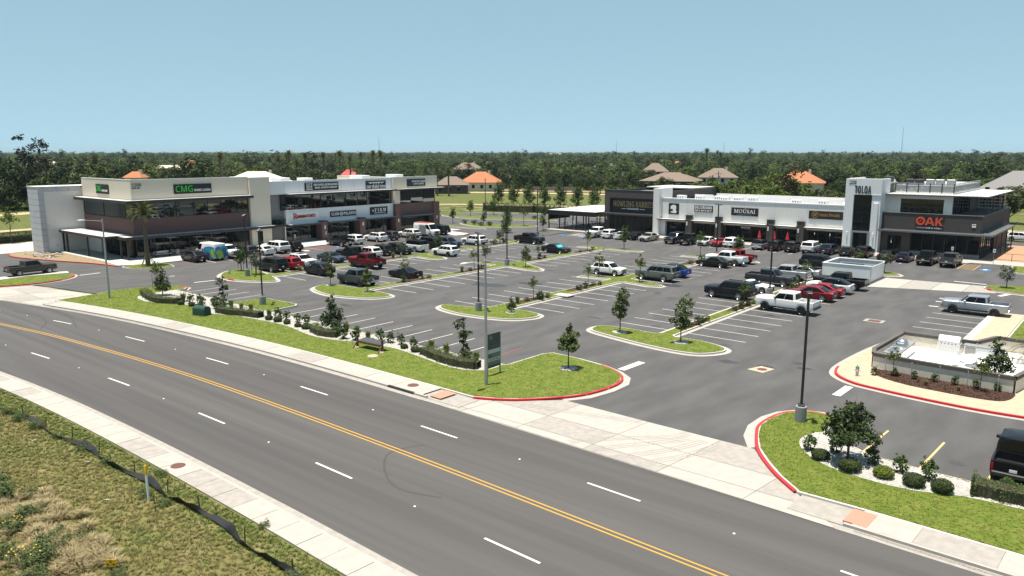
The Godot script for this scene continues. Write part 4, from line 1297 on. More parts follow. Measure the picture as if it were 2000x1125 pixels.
	for z in [-139, -144, -149, -154]:
		put("terrace_post", box(-20.3, -20.18, 6.5, 9.3, z - 0.06, z + 0.06), M["black metal"], o)
	# roof screen
	wall(o, "screen_base", "white stucco", -33.4, -24.75, 9.5, 9.78, -160, -138)
	for k in 9:
		put("screen_slat", box(-33.4, -24.8, 9.82 + 0.145 * k, 9.92 + 0.145 * k, -138.06, -138.0), M["galvanised"], o)
	for k in 6:
		put("screen_post", box(-33.4 + 1.7 * k, -33.28 + 1.7 * k, 9.7, 11.15, -138.0, -137.9), M["black metal"], o)
	for k in 22:
		put("screen_slat", box(-24.78, -24.72, 9.82, 11.1, -139.0 - 1.0 * k + 0.4, -139.0 - 1.0 * k + 0.8), M["galvanised"], o)
	put("screen_cap", box(-33.4, -24.7, 11.12, 11.2, -138.1, -137.95), M["galvanised"], o)
	put("screen_cap", box(-24.82, -24.7, 11.12, 11.2, -160.4, -138.1), M["galvanised"], o)
	put("screen_roof", box(-33.3, -24.9, 10.7, 10.8, -160, -138.2), M["roof white"], o)
	# things on the roofs
	var names := ["leftmost", "second", "third", "fourth", "fifth", "sixth", "seventh"]
	for k in 6:
		var u := thing("roof_unit", "grey rooftop air unit on the restaurant roof, %s from the tower" % ["nearest", "second", "third", "fourth", "fifth", "farthest"][k], "air conditioner", Vector3(-33.2 + 1.5 * k - (1.6 if k == 0 else 0.0), 10.8 if k else 11.2, -139.8 - 0.4 * (k % 2)), 0, "air units on the restaurant roof")
		put("casing", Mb.new().cbox(-0.6, 0.6, 0, 0.95, -0.5, 0.5, 0.04).mesh(), M["galvanised" if k > 2 else "bronze fascia"], u)
		put("fan_grille", Mb.new().lathe([Vector2(0, 1.0), Vector2(0.4, 1.0), Vector2(0.42, 0.95)], 14).mesh(), M["dark frame"], u)
	var xs := [-72.0, -68.6, -65.2, -63.0, -60.8, -58.4, -49.5, -45.2]
	for k in xs.size():
		var u := thing("roof_unit", "white rooftop air unit on the shop roof, %s from the white pier" % ["nearest", "second", "third", "fourth", "fifth", "sixth", "seventh", "farthest"][k], "air conditioner", Vector3(xs[k], 6.4, -138.5 - (k % 3)), 0, "air units on the shop roof")
		put("casing", Mb.new().cbox(-0.8, 0.8, 0.25, 1.35, -0.6, 0.6, 0.04).mesh(), M["white metal"], u)
		for q in [-0.45, 0.0, 0.45]:
			put("louvre", box(q - 0.12, q + 0.12, 0.5, 1.15, 0.6, 0.63), M["galvanised"], u)
		put("stand", box(-0.7, 0.7, 0.0, 0.25, -0.5, 0.5), M["galvanised"], u)
	for b in [[-73, -69], [-67.5, -53.5], [-51, -44], [-41, -39.6]]:
		wall(get_node("shop_row_building"), "rear_parapet", "white panel", b[0], b[1], 6.4, 7.6, -146.3, -146)
	# shop signs
	s = board("square black sign with a white bearded head outline", Vector3(-71.25, 5.38, -133.98), 0, 2.15, 2.1)
	put("head_mark", cutout(curve(V2([-0.55, -0.75, 0.6, -0.75, 0.5, -0.2, 0.55, 0.35, 0.3, 0.7, -0.2, 0.72, -0.6, 0.45, -0.62, 0.0, -0.5, -0.3]), true, 3)), M["sign white"], s, Vector3(0, 0, 0.1))
	put("face_mark", cutout(curve(V2([-0.55, -0.1, -0.2, -0.05, -0.15, -0.35, -0.5, -0.45]), true, 3)), M["sign black"], s, Vector3(0, 0, 0.145))
	s = board("black sign with slanted white block letters in two lines", Vector3(-65.1, 5.65, -133.98), 0, 3.7, 1.2)
	lettering(s, "DELOREANS", "sign white", Vector3(0, 0.22, 0.1), 0, 0.52, 3.4)
	lettering(s, "80'S 90'S 00'S", "sign white", Vector3(0, -0.35, 0.1), 0, 0.32, 3.3)
	s = board("wide black sign with thin silver serif letters", Vector3(-57.1, 5.47, -133.98), 0, 5.05, 1.42)
	lettering(s, "MOÚSAI", "sign white", Vector3(0, 0.08, 0.1), 0, 0.82, 4.0, true, 0.04, false)
	put("small_print", box(-1.4, 1.5, -0.55, -0.47, 0.09, 0.1), M["slate light"], s)
	s = thing("window_sign", "small white serif letters hung over a shop door", "sign", Vector3(-57.0, 2.6, -134.5))
	lettering(s, "MOÚSAI", "sign white", Vector3.ZERO, 0, 0.32, 1.7, true)
	s = board("long black sign with a gold ring emblem and gold script", Vector3(-42.85, 5.6, -133.98), 0, 5.6, 1.35)
	put("ring", disc(0.48, 0.54), M["sign gold"], s, Vector3(-1.75, 0.03, 0.1))
	lettering(s, "SP", "sign gold", Vector3(-1.75, 0.03, 0.1), 0, 0.55, 0.6, true)
	lettering(s, "Santo Pecado", "sign gold", Vector3(0.65, 0.05, 0.1), 0, 0.55, 3.3, true, 0.04, false)
	s = thing("wall_sign", "large orange letters with black outline on dark brick", "sign", Vector3(-27.05, 5.42, -133.98))
	put("board", cutout(curve(V2([-2.05, -0.1, -1.95, 0.55, -1.3, 0.86, -0.6, 0.72, 0.0, 0.72, 0.9, 0.78, 2.05, 0.8, 1.5, 0.1, 2.0, -0.85, 0.0, -0.72, -1.6, -0.8]), true, 1), 0.08), M["sign black"], s)
	put("letter", disc(0.36, 0.66, 0.06), M["sign orange"], s, Vector3(-1.28, 0.06, 0.09))
	put("leaf_mark", cutout(V2([-0.28, -0.2, 0.05, -0.05, 0.28, 0.22, 0.0, 0.15]), 0.06), M["sign orange"], s, Vector3(-1.28, 0.06, 0.09))
	lettering(s, "A", "sign orange", Vector3(0.02, 0.0, 0.09), 0, 1.25, 1.35, false, 0.06)
	lettering(s, "K", "sign orange", Vector3(1.25, 0.0, 0.09), 0, 1.25, 1.05, false, 0.06)
	lettering(s, "TEXAS BAR & GRILL", "sign white", Vector3(0.0, -0.98, 0.05), 0, 0.2, 3.6)
	s = thing("wall_sign", "small white notice with red print on the brick corner", "sign", Vector3(-21.0, 5.1, -133.98))
	put("board", Mb.new().cbox(-0.27, 0.27, -0.25, 0.25, 0, 0.04, 0.01).mesh(), M["sign white"], s)
	put("print", box(-0.2, 0.2, 0.05, 0.18, 0.04, 0.05), M["sign red"], s)
	# folded umbrellas on the shop terrace
	for k in 3:
		var u := thing("patio_umbrella", "folded red patio umbrella, %s from the left" % ["first", "second", "third"][k], "umbrella", Vector3([-53.4, -50.75, -48.45][k], 0.14, -132.2), 0, "folded umbrellas at the shop terrace")
		put("pole", Mb.new().lathe([Vector2(0.03, 0), Vector2(0.03, 2.4), Vector2(0, 2.42)], 8).mesh(), M["black metal"], u)
		put("canopy", Mb.new().lathe([Vector2(0.02, 2.36), Vector2(0.1, 2.2), Vector2(0.2, 1.7), Vector2(0.32, 1.1), Vector2(0.26, 1.05), Vector2(0.02, 1.2)], 9).mesh(), M["umbrella red"], u)
		put("foot", Mb.new().lathe([Vector2(0.3, 0), Vector2(0.3, 0.06), Vector2(0, 0.08)], 12).mesh(), M["black metal"], u)
	# iron fence of the paver court
	var f := thing("court_fence", "thin dark iron fence round the tan paver court", "fence")
	for k in 9:
		put("post", box(-18.2 + 2.4 * k, -18.13 + 2.4 * k, 0.13, 1.25, -134.33, -134.26), M["rust iron"], f)
	for y in [0.3, 1.2]:
		put("rail", box(-18.2, 1.2, y, y + 0.05, -134.32, -134.27), M["rust iron"], f)
	# bin enclosure
	var e := thing("bin_enclosure", "white walled bin enclosure open to the sky", "enclosure")
	wall(e, "side_wall", "white panel", -32.4, -32.15, 0, 2.05, -107.7, -101.4)
	wall(e, "front_wall", "white panel", -32.15, -26.6, 0, 2.05, -101.65, -101.4)
	wall(e, "back_wall", "white panel", -32.15, -26.6, 0, 2.05, -107.7, -107.45)
	for z in [[-104.5, -101.75], [-107.35, -104.6]]:
		var g := wall(e, "gate", "white metal", -26.62, -26.54, 0.12, 2.0, z[0], z[1])
		put("hinge_post", box(-26.7, -26.5, 0, 2.1, (z[1] if z[0] > -105 else z[0]) - 0.08, (z[1] if z[0] > -105 else z[0]) + 0.08), M["white metal"], g)
	wall(e, "coping", "white metal", -32.45, -26.5, 2.05, 2.12, -101.7, -101.35)
	wall(e, "coping", "white metal", -32.45, -32.1, 2.05, 2.12, -107.75, -101.7)
	wall(e, "coping", "white metal", -32.1, -26.5, 2.05, 2.12, -107.75, -107.4)
	var bin := thing("rubbish_container", "black rubbish container inside the white enclosure", "container", Vector3(-29.6, 0.0, -104.2))
	put("tub", Mb.new().prism(V2([-1.3, -0.8, 1.3, -0.8, 1.3, 0.8, -1.3, 0.8]), 0.1, 1.6).mesh(), M["bronze fascia"], bin)
	put("lid", Mb.new().cbox(-1.35, 1.35, 1.6, 1.85, -0.85, 0.85, 0.1).mesh(), M["black metal"], bin)


# ------------------------------------------------------------------ vehicles
# own axes: front is +x, width along z, ground at y 0
const KINDS := {
	"pickup": {"L": 5.85, "hw": 1.01, "r": 0.445, "fa": 1.93, "ra": -1.74, "sill": 0.50, "belt": 1.30, "hood": 1.36, "deck": 1.33, "cab": [1.38, 0.68, -1.10, -1.20], "roof": 1.97, "top": 0.83, "bed": -1.26, "nose": 1.30, "win": [0.48]},
	"large_suv": {"L": 5.4, "hw": 1.03, "r": 0.435, "fa": 1.74, "ra": -1.36, "sill": 0.42, "belt": 1.27, "hood": 1.33, "deck": 1.27, "cab": [1.32, 0.62, -2.40, -2.62], "roof": 1.93, "top": 0.84, "nose": 1.24, "win": [0.34, 0.64]},
	"suv": {"L": 4.7, "hw": 0.96, "r": 0.40, "fa": 1.45, "ra": -1.36, "sill": 0.33, "belt": 1.10, "hood": 1.12, "deck": 1.10, "cab": [1.22, 0.42, -1.84, -2.22], "roof": 1.71, "top": 0.79, "nose": 1.0, "win": [0.30, 0.64]},
	"coupe_suv": {"L": 4.8, "hw": 0.98, "r": 0.41, "fa": 1.48, "ra": -1.42, "sill": 0.33, "belt": 1.09, "hood": 1.10, "deck": 1.12, "cab": [1.26, 0.4, -1.15, -2.26], "roof": 1.66, "top": 0.76, "nose": 0.98, "win": [0.2, 0.58]},
	"sedan": {"L": 4.85, "hw": 0.93, "r": 0.365, "fa": 1.46, "ra": -1.40, "sill": 0.22, "belt": 0.95, "hood": 0.96, "deck": 1.05, "cab": [1.18, 0.3, -0.95, -1.95], "roof": 1.46, "top": 0.72, "nose": 0.80, "win": [0.14, 0.54]},
	"sports_coupe": {"L": 4.8, "hw": 0.97, "r": 0.38, "fa": 1.52, "ra": -1.35, "sill": 0.2, "belt": 0.96, "hood": 0.97, "deck": 1.04, "cab": [0.88, 0.05, -0.65, -1.85], "roof": 1.36, "top": 0.70, "nose": 0.84, "win": [0.3]},
	"van": {"L": 5.7, "hw": 1.03, "r": 0.37, "fa": 1.98, "ra": -1.60, "sill": 0.34, "belt": 1.36, "hood": 1.38, "deck": 1.36, "cab": [2.35, 1.55, -2.72, -2.82], "roof": 2.52, "top": 0.88, "nose": 1.2, "win": []},
}
var proto := {}


func body_mesh(k: Dictionary) -> ArrayMesh:
	var half: float = k.L / 2
	var xs := [-half, -half + 0.05, -half + 0.16, -half + 0.4]
	var R: float = k.r * 1.12
	for ax in [k.ra, k.fa]:
		for f in [-1.02, -0.99, -0.9, -0.7, -0.4, 0.0, 0.4, 0.7, 0.9, 0.99, 1.02]:
			xs.append(ax + R * f)
	var cab: Array = k.cab
	xs.append_array([cab[0], (cab[0] + half) / 2, half - 0.36, half - 0.2, half - 0.06, half, cab[3], (k.ra + k.fa) / 2])
	var bed: bool = k.has("bed")
	if bed:
		xs.append_array([k.bed, k.bed - 0.001, -half + 0.07, -half + 0.071])
	xs.sort()
	var secs := []
	for x in xs:
		var e: float = 0.0   # how near an end, 0..1
		var hw: float = k.hw
		var fr: float = clampf((x - (half - 0.36)) / 0.36, 0, 1)
		var re: float = clampf(((-half + 0.4) - x) / 0.4, 0, 1)
		hw *= 1.0 - 0.11 * fr * fr - 0.05 * re * re
		var bot: float = k.sill
		for ax in [k.ra, k.fa]:
			var dx: float = absf(x - ax)
			if dx < R:
				bot = maxf(bot, k.r * 0.98 + sqrt(R * R - dx * dx))
		bot += 0.10 * fr * fr + 0.14 * re * re
		var edge: float = k.belt
		var top: float = k.belt
		if x > cab[0]:
			var t: float = (x - cab[0]) / (half - cab[0])
			top = lerpf(k.hood, k.nose, t * t * t)
			edge = lerpf(k.belt - 0.02, k.nose - 0.05, t * t)
		elif x < cab[3] and not bed:
			top = k.deck
			edge = lerpf(k.belt, k.deck - 0.05, 0.5)
		if fr >= 1.0:
			top -= 0.07
			edge -= 0.08
		if re >= 1.0:
			top -= 0.05
			edge -= 0.05
		edge = maxf(edge, bot + 0.06)
		top = maxf(top, edge + 0.005)
		var p := []
		p.append(Vector2(hw * 0.72, bot + 0.03))
		p.append(Vector2(hw * 0.955, bot))
		p.append(Vector2(hw * 0.99, lerpf(bot, edge, 0.22)))
		p.append(Vector2(hw, lerpf(bot, edge, 0.6)))
		p.append(Vector2(hw * 0.985, edge - 0.05))
		p.append(Vector2(hw * 0.945, edge))
		if bed and x < k.bed and x > -half + 0.0705:
			p.append(Vector2(hw * 0.87, edge))
			p.append(Vector2(hw * 0.86, 0.88))
			p.append(Vector2(0, 0.88))
		else:
			p.append(Vector2(hw * 0.82, lerpf(edge, top, 0.7)))
			p.append(Vector2(hw * 0.5, top))
			p.append(Vector2(0, top + (0.015 if x > cab[0] else 0.0)))
		secs.append([x, p])
	var mb := Mb.new()
	var q := func(i: int, j: int, s: float) -> Vector3: return Vector3(secs[i][0], secs[i][1][j].y, secs[i][1][j].x * s)
	for i in secs.size() - 1:
		for j in secs[i][1].size() - 1:
			mb.quad(q.call(i, j, 1.0), q.call(i + 1, j, 1.0), q.call(i + 1, j + 1, 1.0), q.call(i, j + 1, 1.0))
			mb.quad(q.call(i + 1, j, -1.0), q.call(i, j, -1.0), q.call(i, j + 1, -1.0), q.call(i + 1, j + 1, -1.0))
		mb.quad(q.call(i, 0, -1.0), q.call(i + 1, 0, -1.0), q.call(i + 1, 0, 1.0), q.call(i, 0, 1.0))
	for end in [0, secs.size() - 1]:
		var ring := []
		for j in 9:
			ring.append(q.call(end, j, 1.0))
		for j in range(8, -1, -1):
			ring.append(q.call(end, j, -1.0))
		if end == 0:
			ring.reverse()
		var mid := Vector3(secs[end][0], (secs[end][1][0].y + secs[end][1][8].y) / 2, 0)
		for j in ring.size():
			mb.tri(mid, ring[(j + 1) % ring.size()], ring[j])
	return mb.smooth(31).mesh()


func cab_ring(k: Dictionary, t: float, push := 0.0) -> Array:
	var c: Array = k.cab
	var xf := lerpf(c[0], c[1], t) + push
	var xr := lerpf(c[3], c[2], t) - push
	var bow := 0.05 * sin(t * PI)
	var w: float = lerpf(k.hw * 0.945, k.hw * k.top, t) + bow * 0.5 + push
	var y: float = lerpf(k.belt - 0.02, k.roof, t)
	var o := []
	for f in [[0.0, 0.0], [0.03, 0.45], [0.10, 0.8], [0.17, 0.94], [0.27, 1.0]]:
		o.append(Vector3(xf - f[0], y, w * f[1]))
	o.append(Vector3((xf + xr) / 2, y, w * 1.005))
	for f in [[0.22, 1.0], [0.13, 0.95], [0.06, 0.82], [0.01, 0.45], [0.0, 0.0]]:
		o.append(Vector3(xr + f[0], y, w * f[1]))
	for j in range(9, 0, -1):
		o.append(o[j] * Vector3(1, 1, -1))
	return o


func cab_mesh(k: Dictionary) -> ArrayMesh:
	var mb := Mb.new()
	var rings := [cab_ring(k, 0.0), cab_ring(k, 0.3), cab_ring(k, 0.6), cab_ring(k, 0.88)]
	var last := cab_ring(k, 0.97)
	rings.append(last)
	var up := []
	var mid := Vector3.ZERO
	for p in cab_ring(k, 1.0):
		up.append(p * Vector3(1, 1, 0.86) + Vector3(0, 0.0, 0))
		mid += p
	mid /= up.size()
	for j in up.size():
		up[j].x = lerpf(up[j].x, mid.x, 0.08)
	rings.append(up)
	var nn: int = last.size()
	for i in rings.size() - 1:
		for j in nn:
			var j2 := (j + 1) % nn
			mb.quad(rings[i][j2], rings[i][j], rings[i + 1][j], rings[i + 1][j2])
	for j in nn:
		mb.tri(mid + Vector3(0, 0.03, 0), up[(j + 1) % nn], up[j])
	return mb.smooth(50).mesh()


func glass_strip(k: Dictionary, js: Array, t0: float, t1: float) -> ArrayMesh:
	var mb := Mb.new()
	var steps := 3
	for s in steps:
		var a := cab_ring(k, lerpf(t0, t1, float(s) / steps), 0.012); var b := cab_ring(k, lerpf(t0, t1, float(s + 1) / steps), 0.012)
		for i in js.size() - 1:
			mb.quad(a[js[i + 1]], a[js[i]], b[js[i]], b[js[i + 1]])
	return mb.smooth(60).mesh()


# a side window between two fractions of the cabin's length (0 at the rear), on side s
func side_window(k: Dictionary, f0: float, f1: float, s: float) -> ArrayMesh:
	var mb := Mb.new()
	var pts := []
	for t in [0.1, 0.35, 0.6, 0.84]:
		var ring := cab_ring(k, t, 0.012)
		var xr: float = ring[6].x + 0.03; var xf: float = ring[4].x - 0.02
		var z: float = ring[5].z
		pts.append([Vector3(lerpf(xr, xf, f0), ring[0].y, z * s), Vector3(lerpf(xr, xf, f1), ring[0].y, z * s)])
	for i in 3:
		if s > 0:
			mb.quad(pts[i][0], pts[i][1], pts[i + 1][1], pts[i + 1][0])
		else:
			mb.quad(pts[i][1], pts[i][0], pts[i + 1][0], pts[i + 1][1])
	return mb.smooth(60).mesh()


func tyre_mesh(r: float, w: float) -> ArrayMesh:
	var mb := Mb.new().lathe([Vector2(0.0, -w * 0.1), Vector2(r * 0.64, -w * 0.25), Vector2(r * 0.66, -w * 0.46), Vector2(r * 0.88, -w * 0.5), Vector2(r * 0.98, -w * 0.4), Vector2(r, -w * 0.2), Vector2(r, w * 0.2), Vector2(r * 0.98, w * 0.4), Vector2(r * 0.88, w * 0.5), Vector2(r * 0.66, w * 0.46), Vector2(r * 0.64, w * 0.25), Vector2(0, w * 0.1)], 22)
	return mb.moved(Transform3D(Basis(Vector3.RIGHT, PI / 2), Vector3.ZERO)).smooth(40).mesh()


func rim_mesh(r: float, w: float) -> ArrayMesh:
	var mb := Mb.new()
	var R := r * 0.65
	mb.lathe([Vector2(R * 0.9, w * 0.34), Vector2(R, w * 0.47), Vector2(R * 1.02, w * 0.40)], 22)
	for s in 6:
		var a := TAU * s / 6
		var d := Vector3(cos(a), 0, sin(a)); var e := Vector3(-sin(a), 0, cos(a))
		var p := [d * R * 0.95 - e * R * 0.13, d * R * 0.95 + e * R * 0.13, d * R * 0.12 + e * R * 0.16, d * R * 0.12 - e * R * 0.16]
		for i in 4:
			p[i] += Vector3(0, w * (0.38 if i < 2 else 0.44), 0)
		mb.quad(p[0], p[3], p[2], p[1])
		mb.quad(p[1], p[2], p[2] - Vector3(0, w * 0.2, 0), p[1] - Vector3(0, w * 0.2, 0))
		mb.quad(p[3], p[0], p[0] - Vector3(0, w * 0.2, 0), p[3] - Vector3(0, w * 0.2, 0))
	mb.lathe([Vector2(R * 0.26, w * 0.2), Vector2(R * 0.26, w * 0.46), Vector2(0, w * 0.48)], 12)
	return mb.moved(Transform3D(Basis(Vector3.RIGHT, PI / 2), Vector3.ZERO)).mesh()


func make_vehicle(kind: String) -> Node3D:
	var k: Dictionary = KINDS[kind]
	var o := Node3D.new()
	var half: float = k.L / 2
	put("body", body_mesh(k), null, o)
	put("cabin", cab_mesh(k), null, o)
	put("windshield", glass_strip(k, [17, 18, 19, 0, 1, 2, 3], 0.08, 0.90), M["car glass"], o)
	if kind != "van":
		put("rear_window", glass_strip(k, [8, 9, 10, 11, 12], 0.14, 0.86), M["car glass"], o)
	var cuts: Array = [0.0] + k.win + [1.0]
	if kind == "van":
		cuts = [0.80, 1.0]
	for s in [-1.0, 1.0]:
		for i in cuts.size() - 1:
			var a: float = cuts[i] + (0.012 if i else 0.0); var b: float = cuts[i + 1] - (0.012 if i + 2 < cuts.size() else 0.0)
			put("side_window", side_window(k, a, b, s), M["car glass"], o)
		put("mirror", Mb.new().cbox(k.cab[0] - 0.62, k.cab[0] - 0.44, k.belt + 0.0, k.belt + 0.17, minf(s * k.hw * 0.97, s * (k.hw * 0.97 + 0.2)), maxf(s * k.hw * 0.97, s * (k.hw * 0.97 + 0.2)), 0.03).mesh(), M["car trim"], o)
		var tw: float = k.r * 0.64
		for ax in [k.fa, k.ra]:
			var w := Node3D.new()
			w.name = "wheel"
			o.add_child(w, true)
			w.position = Vector3(ax, k.r, s * (k.hw - tw * 0.52))
			w.rotation.y = 0.0 if s > 0 else PI
			put("tyre", tyre_mesh(k.r, tw), M["tyre"], w)
			put("rim", rim_mesh(k.r, tw), M["rim bright"], w)
		# lamps wrap round the corners
		var ny: float = k.nose
		var hz: float = k.hw * 0.87
		put("headlight", Mb.new().cbox(half - 0.13, half + 0.012, ny - 0.25, ny - 0.11, minf(s * hz * 0.52, s * hz * 0.99), maxf(s * hz * 0.52, s * hz * 0.99), 0.03).mesh(), M["head light"], o)
		var ty: float = k.deck
		var tz: float = k.hw * 0.93
		var hgt := 0.36 if kind in ["pickup", "large_suv", "van"] else 0.17
		put("tail_light", Mb.new().cbox(-half - 0.012, -half + 0.12, ty - 0.14 - hgt, ty - 0.12, minf(s * tz * (0.86 if hgt > 0.3 else 0.58), s * tz * 1.005), maxf(s * tz * (0.86 if hgt > 0.3 else 0.58), s * tz * 1.005), 0.03).mesh(), M["tail light"], o)
	var gy: float = k.nose
	var big: bool = kind in ["pickup", "large_suv", "van"]
	put("grille", Mb.new().cbox(half - 0.1, half + 0.016, gy - (0.52 if big else 0.36), gy - 0.13, -k.hw * 0.5, k.hw * 0.5, 0.04).mesh(), M["car trim"], o)
	if kind != "sedan" and kind != "sports_coupe":
		for s in [-1.0, 1.0]:
			put("side_sill", box(k.ra + k.r * 1.16, k.fa - k.r * 1.16, k.sill - 0.05, k.sill + 0.09, minf(s * k.hw * 0.8, s * k.hw * 1.002), maxf(s * k.hw * 0.8, s * k.hw * 1.002)), M["car trim"], o)
	if big:
		put("front_bumper", Mb.new().cbox(half - 0.12, half + 0.07, k.sill + 0.12, k.sill + 0.30, -k.hw * 0.88, k.hw * 0.88, 0.05).mesh(), M["car trim"], o)
	put("air_dam", Mb.new().cbox(half - 0.1, half + 0.02, k.sill + 0.10, k.sill + 0.28, -k.hw * 0.62, k.hw * 0.62, 0.04).mesh(), M["car trim"], o)
	put("rear_plate", box(-half - 0.03, -half + 0.02, k.sill + 0.36, k.sill + 0.50, -0.16, 0.16), M["plate"], o)
	put("rear_bumper", Mb.new().cbox(-half - (0.14 if kind == "pickup" else 0.018), -half + 0.1, k.sill + 0.12, k.sill + 0.32, -k.hw * 0.9, k.hw * 0.9, 0.04).mesh(), M["car trim"], o)
	if kind == "pickup":
		put("bed_liner", box(-half + 0.08, k.bed - 0.02, 0.86, 0.895, -k.hw * 0.86 + 0.01, k.hw * 0.86 - 0.01), M["car trim"], o)
	if kind in ["large_suv", "suv"]:
		for s in [-0.6, 0.6]:
			put("roof_rail", Mb.new().cbox(k.cab[2] + 0.25, k.cab[1] - 0.15, k.roof - 0.01, k.roof + 0.06, k.hw * s - 0.02, k.hw * s + 0.02, 0.01).mesh(), M["car trim"], o)
	return o


